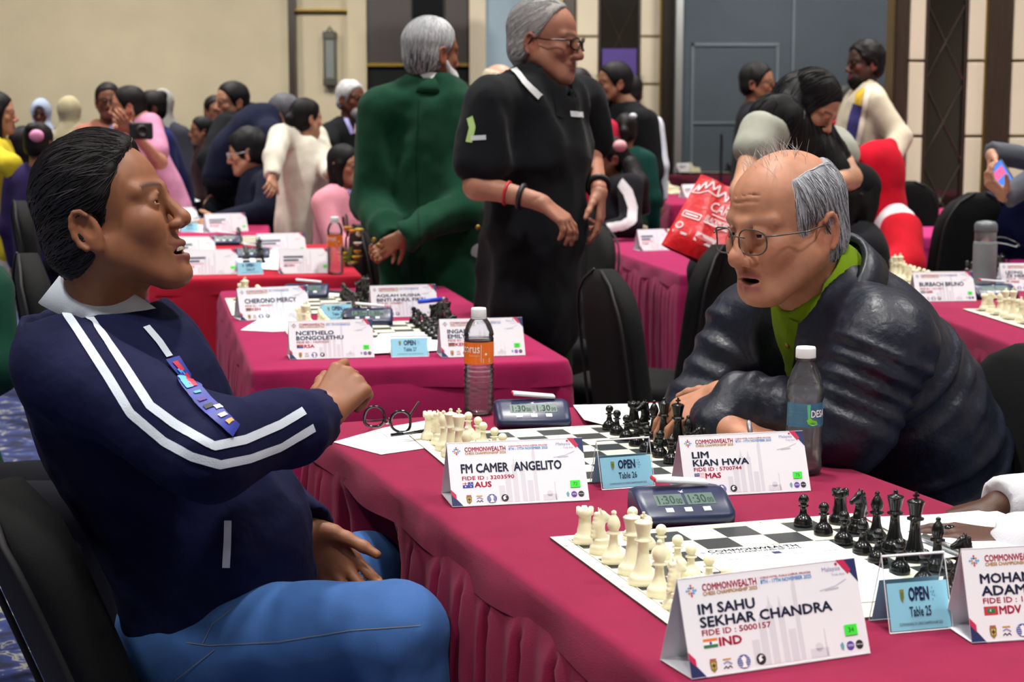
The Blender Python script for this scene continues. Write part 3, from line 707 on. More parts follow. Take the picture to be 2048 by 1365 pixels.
def flag(p, code, u0, v0, u1, v1):
    w = u1 - u0; h = v1 - v0; R = lambda a, b, c, d, m, L=2: p.rect(u0 + a * w, v0 + b * h, u0 + c * w, v0 + d * h, m, L)
    BL = flat('#2a3f9c'); RD = flat('#c22a3c')
    if code == 'IND': R(0, .67, 1, 1, ORANGEP); R(0, .33, 1, .67, WHP); R(0, 0, 1, .33, DGREEN); p.disc(u0 + w / 2, v0 + h / 2, w * .09, BL, 3)
    elif code == 'AUS':
        R(0, 0, 1, 1, BL); R(0, .5, .5, 1, WHP, 3); R(0, .7, .5, .8, RD, 4); R(.21, .5, .29, 1, RD, 4)
        for a, b, r in ((.25, .25, .07), (.75, .8, .04), (.68, .5, .04), (.85, .55, .04), (.75, .2, .05)): p.disc(u0 + a * w, v0 + b * h, r * w, WHP, 5, n=7)
    elif code == 'MAS':
        for i in range(8): R(0, i / 8, 1, (i + 1) / 8, WHP if i % 2 == 0 else flat('#d08a92'))
        R(0, .45, .5, 1, BL, 3); p.disc(u0 + .2 * w, v0 + .72 * h, .1 * w, flat('#e6cf5a'), 4); p.disc(u0 + .23 * w, v0 + .72 * h, .08 * w, BL, 5); p.disc(u0 + .34 * w, v0 + .72 * h, .06 * w, flat('#e6cf5a'), 5, n=7)
    elif code == 'MDV': R(0, 0, 1, 1, RD); R(.2, .25, .8, .75, DGREEN, 3); p.disc(u0 + .5 * w, v0 + .5 * h, .09 * w, WHP, 4); p.disc(u0 + .54 * w, v0 + .5 * h, .08 * w, DGREEN, 5)
    elif code == 'KEN': R(0, .68, 1, 1, BLKP); R(0, .34, 1, .66, RD); R(0, 0, 1, .32, DGREEN)
    elif code == 'RSA': R(0, .6, 1, 1, RD); R(0, .4, 1, .6, DGREEN); R(0, 0, 1, .4, BL); R(0, .2, .3, .8, BLKP, 3)
    else: R(0, 0, 1, 1, BL); R(0, .4, 1, .7, flat('#d8c04a'), 3)
HEAD2 = 'CORUS HOTEL, KUALA LUMPUR, MALAYSIA'
def card(label, FL, FR, names, fid, ctry, code, num, d=0.085, h=0.094, detail=2, name='name_card'):
    FL = Vector(FL); FR = Vector(FR); FL.z = FR.z = 0; ex = (FR - FL).normalized(); w = (FR - FL).length; back = Vector((-ex.y, ex.x, 0)); mid = (FL + FR) / 2
    t = thing(name, label, 'name card', (mid.x, mid.y, 0.7512), 0, 'tent name cards')
    l = FL - mid; r = FR - mid; up = Vector((0, 0, h)); A, B = l, r; Ct, D = r + back * d / 2 + up, l + back * d / 2 + up; E_, F_ = l + back * d, r + back * d
    th = 0.0008; bm = bmesh.new()
    def slab(q):
        n = (q[1] - q[0]).cross(q[2] - q[0]).normalized() * th
        vs = [bm.verts.new(p) for p in q] + [bm.verts.new(p - n) for p in q]
        for fi in ((0, 1, 2, 3), (7, 6, 5, 4), (0, 4, 5, 1), (1, 5, 6, 2), (2, 6, 7, 3), (3, 7, 4, 0)): bm.faces.new([vs[i] for i in fi])
    slab([A, B, Ct, D]); slab([F_, E_, D, Ct]); slab([B + Vector((0, 0, .0005)), A + Vector((0, 0, .0005)), E_ * 1 + Vector((0, 0, .0005)), F_ + Vector((0, 0, .0005))])
    bm_ob('card_sheet', bm, WHITEP, t)
    ey = D - A; p = Print(A, ex, ey, w, ey.length)
    # corner wedges
    p.poly([(0, .21), (0, 0), (.085, 0)], NAVY); p.poly([(0, .27), (0, .19), (.035, .11), (.035, .19)], REDP, 2)
    p.poly([(.905, 1), (1, 1), (1, .74)], NAVY); p.poly([(.885, 1), (.93, 1), (.965, .88), (.945, .84)], REDP, 2)
    if detail >= 1:
        # emblem of little chess squares
        k = 0.016; cu, cv = .065, .865; asp = w / ey.length
        for i, (a, b, m) in enumerate(((0, 2, REDP), (-1, 1, SKYP), (1, 1, GOLDP), (0, 1, NAVY), (-2, 0, SKYP), (-1, 0, GOLDP), (0, 0, WHP), (1, 0, SKYP), (2, 0, SKYP), (-1, -1, GOLDP), (1, -1, SKYP), (0, -1, REDP), (0, -2, REDP))):
            x, y = cu + a * k * .75, cv + b * k * asp * .75; e = k * .42; p.poly([(x, y - e * asp), (x + e, y), (x, y + e * asp), (x - e, y)], m, 2)
        p.text('COMMONWEALTH', .125, .845, .425, .92, REDP, .03); p.text('CHESS CHAMPIONSHIP 2025', .125, .80, .425, .838, GOLDP, .03)
        p.rect(.437, .80, .4385, .925, GREY2); p.text(HEAD2, .447, .893, .735, .918, REDP, .02); p.text('8TH - 17TH NOVEMBER 2025', .447, .845, .735, .886, SKYP, .02)
        p.text('Malaysia', .80, .875, .905, .935, LILAC); p.disc(.885, .955, .008, REDP); p.text('Truly Asia', .85, .83, .925, .862, LILAC)
    # skyline drawing
    sky = ((.35, .06, .39, .30), (.40, .04, .44, .48), (.455, .04, .492, .62), (.515, .04, .548, .60), (.56, .04, .60, .36), (.61, .04, .635, .78), (.665, .04, .77, .13))
    for a, b, c, e in sky: p.rect(a, b, c, e, GREYP)
    p.poly([(.40, .48), (.44, .48), (.42, .56)], GREYP); p.poly([(.465, .62), (.482, .62), (.4735, .74)], GREYP); p.poly([(.523, .60), (.54, .60), (.5315, .72)], GREYP); p.poly([(.61, .78), (.635, .78), (.632, .95)], GREYP)
    p.disc(.717, .14, .022, GREYP); p.rect(.755, .04, .762, .32, GREYP); p.line([(.77, .70), (.86, .73), (.93, .79)], .0012, GREY2); p.line([(.80, .70), (.88, .71)], .002, GREY2)
    n = len(names)
    yy = [(.51, .66)] if n == 1 else [(.615, .725), (.485, .595)]
    if detail == 0:                                    # too far off to read: lines of print only
        for i, (a, b) in enumerate(yy): p.rect(.085, a + .01, .085 + (.40, .30)[i] , b - .015, flat('#4a5068'))
        p.rect(.088, .415, .45, .455, flat('#d88aa0'))
    for s, (a, b) in (zip(names, yy) if detail else ()):
        wd = min(.74, .056 * len(s) * (1.0 if n == 2 else 1.15) * (0.8 if 'I' in s and len(s) < 8 else 1)); p.text(s, .085, a, .085 + wd, b, NAVY if detail < 2 else flat('#232f4e'), .035)
    if detail: p.text('FIDE ID : ' + fid, .088, .405, .088 + .38, .465, REDP, .02)
    flag(p, code, .088, .285, .165, .375); p.text(ctry, .172, .285, .172 + .042 * len(ctry), .375, REDP, .04)
    if detail >= 1:
        # row of emblems
        p.poly([(.105, .15), (.145, .15), (.142, .07), (.125, .035), (.108, .07)], OLIVE, 2); p.rect(.108, .152, .142, .175, flat('#b5544a'), 2); p.rect(.115, .075, .135, .135, flat('#e0c060'), 3); p.poly([(.115, .105), (.125, .135), (.135, .105), (.125, .075)], flat('#4a3a2a'), 4)
        p.rect(.178, .145, .222, .16, GOLDP, 2); p.line([(.18, .11), (.20, .13), (.225, .10)], .0016, LILAC, 2); p.line([(.178, .06), (.19, .085), (.20, .06), (.212, .085), (.224, .06)], .0012, BLKP, 2)
        p.disc(.29, .105, .036, flat('#3a4a9c'), 2, .07); 
        for i in range(5): p.rect(.258, .06 + i * .021, .322, .064 + i * .021, WHP, 3)
        p.poly([(.275, .045), (.305, .045), (.298, .09), (.304, .13), (.292, .165), (.276, .14), (.282, .11), (.284, .08)], WHP, 4)
        p.disc(.385, .105, .027, BLKP, 2); p.poly([(.37, .12), (.385, .145), (.40, .135), (.385, .125), (.395, .095), (.375, .075)], WHP, 3)
        p.poly([(.835, .13), (.85, .16), (.858, .12), (.852, .07), (.84, .09)], flat('#6aa8b0'), 2)
        p.disc(.893, .11, .022, PURP, 2); p.text('corus', .877, .10, .909, .125, WHP, L=3); p.disc(.945, .11, .022, BLKP, 2); p.text('dotting', .928, .10, .962, .122, WHP, L=3)
    p.build('printed_face', t)
    q = Print(A + p.n * 0.0008, ex, ey, w, ey.length); q.rect(.872, .215, .945, .325, GREEN)
    if num and detail >= 1: q.text(num, .893, .245, .924, .295, flat('#1c5a2a'))
    q.build('green_sticker', t); return t
card('tent name card reading FM, nearest the striped sleeve on the front table', G(905, 1017), G(1179, 1003), ['FM CAMER  ANGELITO'], '3203590', 'AUS', 'AUS', '72', d=.10)
card('tent name card with a Malaysian flag before the clear mineral water bottle', G(1372, 997), G(1622, 984), ['LIM', 'KIAN HWA'], '5700744', 'MAS', 'MAS', '75', d=.085)
card('large tent name card with an Indian flag nearest the camera', G(1384, 1363), G(1741, 1310), ['IM SAHU', 'SEKHAR CHANDRA'], '5000157', 'IND', 'IND', '34', d=.075, h=.105)
card('tent name card with a Maldives flag cut by the right frame edge', G(1944, 1290), G(1944, 1290) + Vector((.224, .045, 0)), ['MOHAMED', 'ADAM SHAZ'], '1670441', 'MDV', 'MDV', '35', d=.075, h=.105)
def card_px(label, a, b, *r, **k): return card(label, G(*a), G(*b), *r, **k)
card_px('tent name card with two line name, near left corner of magenta table', (580, 721), (749, 716), ['NCETHELO', 'BONGOLETHU'], '14293520', 'RSA', 'RSA', '31', detail=1)
card_px('tent name card with a Kenyan flag behind the orange labelled bottle', (884, 717), (1051, 712), ['INGADI', 'EMILY'], '10820663', 'KEN', 'KEN', '32', detail=1)
card_px('tent name card with one line name, far left of magenta table', (482, 643), (622, 636), ['CHERONO MERCY'], '10806520', 'KEN', 'KEN', '29', detail=1)
card_px('tent name card in front of the green jacket', (745, 637), (877, 633), ['AQILAH HUSNA', 'BINTI AINUL FIKRI'], '5750857', 'MAS', 'MAS', '30', detail=1)
card_px('tent name card nearest the smiling man\'s chin on the red table', (352, 552), (478, 549), ['', ''], '5751268', 'MAS', 'MAS', '27', detail=0)
card_px('tent name card beside the bottle on the red table', (560, 549), (660, 547), ['', ''], '9986502', 'SRI', 'SRI', '28', detail=0)
card_px('tent name card second row on the red table, right', (518, 513), (614, 510), ['', ''], '9931252', 'SRI', 'SRI', '', detail=0)
card_px('tent name card second row on the red table, left', (345, 522), (434, 519), ['', ''], '9931252', 'MAS', 'MAS', '', detail=0)
card_px('tent name card beside the seated youth in navy', (415, 466), (497, 463), ['', ''], '9931252', 'MAS', 'MAS', '', detail=0)
card_px('tent name card left of it on the youth\'s magenta table', (338, 452), (400, 449), ['', ''], '9931252', 'MAS', 'MAS', '', detail=0)
card_px('tent name card with a single line name at right behind the quilted jacket', (1833, 605), (1953, 603), ['BURBACH BRUNO'], '16214671', 'GER', 'GER', '36', detail=1)
card_px('tent name card cut by the right frame edge near the steel flask', (2004, 583), (2125, 583), ['LEONG', 'ZE HERN'], '5738393', 'MAS', 'MAS', '37', detail=1)
card_px('tent name card left of the red shopping bag', (1282, 503), (1342, 501), ['', ''], '5738393', 'MAS', 'MAS', '', detail=0)
card_px('small far tent name card above the red bag', (1370, 396), (1405, 395), ['', ''], '5738393', 'MAS', 'MAS', '', detail=0)
card_px('farthest tent name card before the partition', (1358, 345), (1396, 344), ['', ''], '5738393', 'MAS', 'MAS', '', detail=0)
# acrylic table signs
def acrylic():
    m = bpy.data.materials.new('clear acrylic'); m.use_nodes = True; nt = m.node_tree; nt.nodes.remove(nt.nodes['Principled BSDF'])
    t = nt.nodes.new('ShaderNodeBsdfTransparent'); t.inputs[0].default_value = (.94, .96, .97, 1); g = nt.nodes.new('ShaderNodeBsdfGlossy'); g.inputs['Roughness'].default_value = 0.03
    lw = nt.nodes.new('ShaderNodeLayerWeight'); lw.inputs[0].default_value = 0.10; mx = nt.nodes.new('ShaderNodeMixShader')
    nt.links.new(lw.outputs['Fresnel'], mx.inputs[0]); nt.links.new(t.outputs[0], mx.inputs[1]); nt.links.new(g.outputs[0], mx.inputs[2]); nt.links.new(mx.outputs[0], nt.nodes['Material Output'].inputs[0]); return m
M_ACR = acrylic(); M_ACE = mat('acrylic edge', '#dfe6ea', 0.15); M_BPAP = mat('pale blue paper', '#86c6dd', 0.6)
def sign(label, FL, FR, num, h=0.072, d=0.055, ph=0.62):
    FL = Vector(FL); FR = Vector(FR); ex = (FR - FL).normalized(); w = (FR - FL).length; back = Vector((-ex.y, ex.x, 0)); mid = (FL + FR) / 2
    t = thing('table_sign', label, 'sign', (mid.x, mid.y, 0.7512), 0, 'acrylic table number signs'); l = FL - mid; r = FR - mid; l.z = r.z = 0
    top = back * d / 2 + Vector((0, 0, h)); th = Vector((0, 0, 0.0015))
    def sheet(nm, a, b, c, e, m, t_=0.0012):
        n = (b - a).cross(e - a).normalized() * t_; v = [a, b, c, e, a - n, b - n, c - n, e - n]
        return ob(nm, v, [(0, 1, 2, 3), (7, 6, 5, 4), (0, 4, 5, 1), (1, 5, 6, 2), (2, 6, 7, 3), (3, 7, 4, 0)], m, t)
    sheet('front_panel', l, r, r + top, l + top, M_ACR); sheet('back_panel', r + back * d, l + back * d, l + top, r + top, M_ACR)
    e = [tube([l, r], .0011, 5), tube([l + top, r + top], .0018, 5), tube([l, l + top], .0007, 5), tube([r, r + top], .0007, 5), tube([l + back * d, r + back * d], .001, 5), tube([l + back * d, l + top], .0007, 5), tube([r + back * d, r + top], .0007, 5)]
    ob('edges', *merge(e), M_ACE, t)
    ey = top; n = ex.cross(ey.normalized()); i0 = 0.02
    a = l.lerp(l + top, i0) + n * .0006 + ex * .002; sheet('paper_insert', a, a + ex * (w - .004), a + ex * (w - .004) + top * ph, a + top * ph, M_BPAP, .0003)
    bk = top - back * d; a2 = l + back * d + bk * i0 + ex * .002 + back * -.002; sheet('paper_insert', a2 + ex * (w - .004), a2, a2 + bk * ph, a2 + ex * (w - .004) + bk * ph, M_BPAP, .0003)
    p = Print(a + n * .0004, ex, ey, w - .004, top.length * ph)
    p.text('OPEN', .34, .60, .68, .90, NAVY, .04); p.text('Table ' + num, .33, .28, .69, .49, flat('#2a4a6a'), .015); p.text('COMMONWEALTH CHESS CHAMPIONSHIP 2025', .14, .10, .86, .16, BLKP)
    p.poly([(.20, .86), (.27, .86), (.265, .68), (.235, .58), (.205, .68)], OLIVE, 2); p.poly([(.215, .80), (.255, .80), (.25, .70), (.235, .64), (.22, .70)], flat('#3f7a3a'), 3)
    for i, (x, y, m) in enumerate(((.74, .86, LILAC), (.72, .78, SKYP), (.76, .78, DGREEN), (.74, .72, SKYP), (.775, .70, LILAC), (.74, .62, SKYP))): p.disc(x, y, .012, m, 2, n=6)
    p.build('printed_face', t); return t
sign('acrylic stand with a pale blue slip between the two second board name cards', G(1204, 982), G(1310, 974), '26', h=.078)
sign('largest acrylic stand with a pale blue slip, nearest the camera', G(1780, 1270), G(1906, 1259), '25', h=.088)
sign('acrylic stand with pale blue slip, near end of the magenta table', G(783, 716), G(858, 714), '27', h=.05, ph=.86)
sign('acrylic stand with pale blue slip amid the far board of the magenta table', G(645, 643), G(708, 640), '28', h=.05, ph=.86)
sign('acrylic stand with pale blue slip on the bright red table', G(476, 551), G(527, 549), '29', h=.055, ph=.8)
sign('acrylic stand with pale blue slip on the table beside the seated youth', G(362, 465), G(398, 464), '31', h=.055, ph=.8)
sign('acrylic stand with pale blue slip before the steel flask', G(1957, 588), G(2010, 586), '30', h=.05, ph=.8)
# ------------------------------------------------------------------ chess clocks
M_CLK = mat('navy clock shell', '#1e2748', 0.35); M_LCD = mat('grey green display', '#456056', 0.45); M_SEG = mat('display digits', '#1d3a33', 0.4); M_BTN = mat('pale grey button', '#cdd5dc', 0.4); M_RK = mat('white rocker', '#dde0e6', 0.35); M_RKR = mat('red rocker end', '#cf1f2b', 0.4)
_ck = {}
def clock(label, c, ang, tilt=0.10, detail=True):
    t = thing('chess_clock', label, 'chess clock', (c[0], c[1], 0.7508), ang, 'digital chess clocks'); W = 0.148
    prof = [(-.048, .004), (-.05, .012), (-.047, .019), (.006, .043), (.018, .046), (.046, .044), (.05, .036), (.05, .004), (.046, .0), (-.044, .0)]
    if not _ck:
        bm = bmesh.new(); n = len(prof); L = []
        for s, sc in ((-W / 2, .80), (-W / 2 + .004, .93), (-W / 2 + .013, 1), (W / 2 - .013, 1), (W / 2 - .004, .93), (W / 2, .80)):
            L.append([bm.verts.new((s, y * (1 if sc == 1 else sc), .02 + (z - .02) * (1 if sc == 1 else sc + .02) if z > .001 else 0.0)) for y, z in prof])
        for a, b in zip(L[:-1], L[1:]):
            for i in range(n): bm.faces.new([a[i], a[(i + 1) % n], b[(i + 1) % n], b[i]])
        bm.faces.new(L[0][::-1]); bm.faces.new(L[-1]); bmesh.ops.recalc_face_normals(bm, faces=bm.faces)
        m = bpy.data.meshes.new('shell'); bm.to_mesh(m); bm.free(); m.materials.append(M_CLK); m.polygons.foreach_set('use_smooth', [len(p.vertices) == 4 for p in m.polygons]); _ck['shell'] = m
        o = Vector((-W / 2, -.047, .019)); ey = Vector((0, .053, .024)); ex = Vector((1, 0, 0)); el = ey.length
        def onf(u, v, L=0): return o + ex * (u * W) + ey * v + ex.cross(ey.normalized()) * L
        def chip(u0, v0, u1, v1, h):
            q = [onf(u0, v0), onf(u1, v0), onf(u1, v1), onf(u0, v1)]; n_ = ex.cross(ey.normalized()) * h
            return [p for p in q] + [p + n_ for p in q], [(4, 5, 6, 7), (0, 1, 5, 4), (1, 2, 6, 5), (2, 3, 7, 6), (3, 0, 4, 7)]
        for i, (a, b) in enumerate(((.19, .49), (.525, .825))):
            _ck['display%d' % i] = me_from('display', *chip(a, .40, b, .88, .0006), M_LCD)
            p = Print(onf(0, 0, .0006), ex, ey, W, el); p.text('1:30', a + .03, .46, b - .09, .82, M_SEG, .01); p.text('00', b - .08, .46, b - .015, .68, M_SEG, .01); _ck['digits%d' % i] = me_from('digits', p.v, p.f, p.mats, False, p.m)
        for i, a in enumerate((.30, .50, .70)): _ck['button%d' % i] = me_from('button', *chip(a - .04, .10, a + .04, .27, .0018), M_BTN)
        p = Print(onf(0, 0, .0004), ex, ey, W, el); p.poly([(.47, 1.02), (.49, .98), (.505, .99), (.535, 1.06), (.515, 1.0), (.525, .93), (.505, .95), (.50, .90), (.495, .95)], WHP, 1); _ck['emblem'] = me_from('emblem', p.v, p.f, p.mats, False, p.m)
        bm = bmesh.new(); bm_box(bm, (0, .028, .0525), (.088, .026, .007), bev=.0025); m = bpy.data.meshes.new('rocker'); bm.to_mesh(m); bm.free(); m.materials.append(M_RK); m.materials.append(M_RKR)
        for q in m.polygons:
            if q.center.x < -.036 or (q.center.y < .017 and q.center.x < -.0): q.material_index = 1
        _ck['rocker'] = m
    ob_me('shell', _ck['shell'], t)
    for i in range(2):
        s = ob_me('display', _ck['display%d' % i], t)
        if detail: ob_me('digits', _ck['digits%d' % i], s)
    for i in range(3): ob_me('button', _ck['button%d' % i], t)
    ob_me('emblem', _ck['emblem'], t); r = ob_me('rocker', _ck['rocker'], t); r.rotation_euler = (0, tilt, 0); r.location = (0, 0, .003)
    return t
def clock_px(label, px, py, deg, **k):
    p = G(px, py); a = math.radians(deg); clock(label, (p.x - math.sin(a) * .05, p.y + math.cos(a) * .05), a, **k)
clock_px('navy chess clock showing 1:30 in front of the Malaysian name card', 1382, 1056, 12)
clock_px('navy chess clock right of the orange labelled water bottle', 1070, 859, 6)
clock_px('chess clock at the near end of the magenta table', 735, 654, 4)
clock_px('chess clock at the far end of the magenta table', 612, 600, 4)
clock_px('chess clock on the bright red table behind the white papers', 503, 520, 5, detail=False)
clock_px('chess clock on the red table, farther one', 448, 492, 5, detail=False)
clock_px('chess clock on the table beside the seated youth', 375, 450, 5, detail=False)
clock_px('chess clock partly hidden behind white chessmen at the right edge', 1998, 600, 8, detail=False)
# ------------------------------------------------------------------ bottles
def shellmat():
    m = bpy.data.materials.new('clear bottle plastic'); m.use_nodes = True; nt = m.node_tree; nt.nodes.remove(nt.nodes['Principled BSDF'])
    t = nt.nodes.new('ShaderNodeBsdfTransparent'); t.inputs[0].default_value = (.93, .95, .97, 1); g = nt.nodes.new('ShaderNodeBsdfGlossy'); g.inputs['Roughness'].default_value = 0.05
    lw = nt.nodes.new('ShaderNodeLayerWeight'); lw.inputs[0].default_value = 0.16; mx = nt.nodes.new('ShaderNodeMixShader')
    nt.links.new(lw.outputs['Fresnel'], mx.inputs[0]); nt.links.new(t.outputs[0], mx.inputs[1]); nt.links.new(g.outputs[0], mx.inputs[2]); nt.links.new(mx.outputs[0], nt.nodes['Material Output'].inputs[0]); return m
def pet(name, fres, white, refr):
    m = bpy.data.materials.new(name); m.use_nodes = True; nt = m.node_tree; nt.nodes.remove(nt.nodes['Principled BSDF']); N = nt.nodes.new; Lk = nt.links.new
    t = N('ShaderNodeBsdfTransparent'); t.inputs[0].default_value = (.97, .98, .99, 1); g = N('ShaderNodeBsdfGlossy'); g.inputs['Roughness'].default_value = 0.03
    r = N('ShaderNodeBsdfRefraction'); r.inputs['IOR'].default_value = 1.2; r.inputs['Roughness'].default_value = 0.02
    d = N('ShaderNodeBsdfTranslucent'); d.inputs[0].default_value = (.9, .92, .95, 1); df = N('ShaderNodeBsdfDiffuse'); df.inputs[0].default_value = (.9, .92, .95, 1)
    lw = N('ShaderNodeLayerWeight'); lw.inputs[0].default_value = fres
    a0 = N('ShaderNodeMixShader'); a0.inputs[0].default_value = refr; Lk(t.outputs[0], a0.inputs[1]); Lk(r.outputs[0], a0.inputs[2])
    dd = N('ShaderNodeMixShader'); Lk(d.outputs[0], dd.inputs[1]); Lk(df.outputs[0], dd.inputs[2])
    a1 = N('ShaderNodeMixShader'); a1.inputs[0].default_value = white; Lk(a0.outputs[0], a1.inputs[1]); Lk(dd.outputs[0], a1.inputs[2])
    mx = N('ShaderNodeMixShader'); Lk(lw.outputs['Fresnel'], mx.inputs[0]); Lk(a1.outputs[0], mx.inputs[1]); Lk(g.outputs[0], mx.inputs[2]); Lk(mx.outputs[0], nt.nodes['Material Output'].inputs[0]); return m
M_PET = pet('clear bottle plastic', .30, .06, 0.0); M_WATER = pet('drinking water', .16, .012, .35); M_CAP = mat('white bottle cap', '#e8eaec', 0.4)
def bend_print(t, name, R, z0, h, a0, draw, lift=0.0004):
    """draw() prints on a flat band (metres along the arc, 0..1 up); wrap it on a cylinder. a0: angle of u = 0"""
    p = Print((0, 0, 0), (1, 0, 0), (0, 1, 0), 1.0, h); draw(p)
    v = [((R + lift + q.z) * math.cos(a0 + q.x / R), (R + lift + q.z) * math.sin(a0 + q.x / R), z0 + q.y) for q in p.v]
    return ob(name, v, p.f, p.mats, t, False, p.m)
def strip(p, L, m, n=24):
    for i in range(n): p.rect(L * i / n, 0, L * (i + 1) / n, 1, m, 0)
def bottle(label, x, y, H, R, kind, face):
    t = thing('water_bottle', label, 'bottle', (x, y, 0.7505), 0, 'plastic water bottles')
    if kind == 'orange':
        prof = [(R * .6, 0), (R * .95, .004), (R, .012)]
        z = .016
        while z < H * .42: prof += [(R, z), (R * .93, z + .0035), (R * .99, z + .008)]; z += .0115
        prof += [(R, H * .43), (R * .9, H * .455), (R, H * .475), (R * .97, H * .48), (R * .97, H * .70), (R, H * .71), (R * .93, H * .735), (R, H * .75), (R * .96, H * .78), (R * .8, H * .85), (R * .55, H * .90), (R * .43, H * .92), (R * .42, H * .935)]
    else:
        prof = [(R * .65, 0), (R * .95, .006), (R, .016), (R * .94, .03), (R, .045), (R * .93, .06), (R * .98, H * .37), (R * .96, H * .39), (R * .96, H * .58), (R, H * .60), (R * 1.01, H * .66), (R * .9, H * .74), (R * .7, H * .82), (R * .47, H * .88), (R * .40, H * .90), (R * .40, H * .925)]
    v, f = lathe(prof, 36, True, lambda r, z, a: r * (1 + (0.018 * math.cos(a * 10 + z * 60) if z < H * .42 else 0)))
    ob('bottle_body', v, f, M_PET, t, True)
    wl = H * (.72 if kind == 'orange' else .70); wp = [(max(.002, r * .985 - .0006), z + .0008) for r, z in prof if z < wl]; wp.append((wp[-1][0], wl))
    v, f = lathe(wp, 36, True, lambda r, z, a: r * (1 + (0.018 * math.cos(a * 10 + z * 60) if z < H * .42 else 0))); ob('water', v, f, M_WATER, t, True)
    cr = R * (.50 if kind == 'orange' else .53)
    v, f = lathe([(cr, H * .915), (cr * 1.02, H * .92), (cr, H * .985), (cr * .93, H), (.0005, H)], 40, True, lambda r, z, a: r * (1 + (.012 * math.cos(20 * a) if r > cr * .95 else 0))); ob('cap', v, f, M_CAP, t, True)
    v, f = lathe([(cr * .98, H * .895), (cr * 1.02, H * .90), (cr * 1.0, H * .912)], 24); ob('neck_ring', v, f, M_CAP if kind == 'orange' else M_PET, t, True)
    if kind == 'orange':
        z0, h = H * .485, H * .205; OR = mat('orange label', '#f0751a', 0.45); L = 2 * PI * R * .975
        def draw(p):
            strip(p, L, OR, 40); c = .040
            p.text('corus', c - .036, .52, c + .004, .80, WHP, .01); p.disc(c - .0245, .635, .0045, flat('#5a2410'), 2); p.disc(c - .0245, .635, .0025, OR, 3)
            p.text('hotels', c - .018, .36, c + .004, .47, flat('#f6c090')); p.rect(c - .034, .25, c + .004, .28, WHP); p.line([(c - .034, .17), (c + .004, .17)], .0008, flat('#f6c090')); p.rect(c + .0065, .1, c + .0072, .9, WHP)
            for i in range(4): p.rect(c + .011, .78 - i * .06, c + .026, .80 - i * .06, flat('#f3b27a'))
            p.disc(c + .017, .47, .0025, WHP); p.rect(c + .011, .08, c + .026, .28, WHITEP)
        bend_print(t, 'label', R * .975, z0, h, face - .040 / (R * .975), draw)
    else:
        z0, h = H * .39, H * .185; L = 2 * PI * R * .965
        def draw(p):
            strip(p, L * .5, mat('aqua label film', '#3f86a6', 0.3, alpha=.55), 24); c = .050
            for i in range(5): p.rect(c - .045, .1 + i * .14, c - .012, .13 + i * .14, mat('deep aqua print', '#1f6f9a', 0.3, alpha=.7), 1)
            p.rect(c - .006, .05, c + .035, .98, mat('violet label film', '#6f7fc0', 0.3, alpha=.75), 1)
            p.poly([(c - .008, .95), (c - .002, .95), (c - .002, .40), (c + .002, .2), (c - .006, .3)], flat('#5fc28a'), 2)
            p.text('DESA', c - .001, .40, c + .030, .72, WHP, .03, 3); p.text('DESA', c - .002, .385, c + .031, .735, NAVY, .06, 2)
            p.poly([(c - .008, .30), (c - .002, .40), (c + .003, .30), (c + .010, .24), (c + .012, .10), (c + .002, .06), (c - .006, .14)], flat('#7ad02a'), 4)
            p.rect(c - .045, .02, c - .008, .09, flat('#1f5fb0'), 2)
        bend_print(t, 'label', R * .965, z0, h, face - .050 / (R * .965), draw)
    return t
def bottle_px(label, px, py, H, R, kind, face=-1.45):
    p = G(px, py); return bottle(label, p.x, p.y, H, R, kind, face)
bottle_px('water bottle with an orange label and white cap on the front table', 958, 829, .222, .0312, 'orange', -1.62)
bottle_px('clear mineral water bottle with an aqua label before the quilted jacket', 1606, 948, .222, .0322, 'aqua', -1.35)
bottle_px('water bottle with an orange label on the far bright red table', 671, 549, .222, .0312, 'orange', -1.55)
# ------------------------------------------------------------------ steel flask in a grey sleeve
p0 = G(1967, 586); t = thing('steel_flask', 'steel flask with grey cap in a grey cloth sleeve with wrist strap', 'flask', (p0.x, p0.y, .7505)); fr = .040
v, f = lathe([(fr * .9, 0), (fr, .006), (fr * 1.01, .17), (fr * .97, .178), (fr * .9, .179)], 28); ob('sleeve', v, f, cloth('#7c8284', 'grey felt sleeve'), t, True)
v, f = lathe([(fr * .9, .176), (fr * .92, .178), (fr * .92, .21), (fr * .9, .212)], 28); ob('steel_neck', v, f, M_STEEL, t, True)
v, f = lathe([(fr * .95, .211), (fr * .98, .214), (fr * .98, .236), (fr * .8, .246), (fr * .3, .250), (.0005, .251)], 28); ob('lid', v, f, mat('grey lid', '#646b6e', .4), t, True)
bm = bmesh.new(); pts = [(fr * .8, -.01, .19), (fr * 1.2, -.012, .192), (fr * 1.8, -.014, .188), (fr * 2.5, -.016, .176), (fr * 2.9, -.018, .166), (fr * 2.6, -.012, .158), (fr * 1.9, -.008, .166), (fr, -.006, .172)]
r0 = [(bm.verts.new(q), bm.verts.new((q[0], q[1] + .016, q[2] + .004))) for q in pts]
for a, b in zip(r0[:-1], r0[1:]): bm.faces.new([a[0], b[0], b[1], a[1]])
bmesh.ops.solidify(bm, geom=bm.faces[:], thickness=.002); bm_ob('wrist_strap', bm, mat('pale strap', '#b9bcbc', .8), t, True)
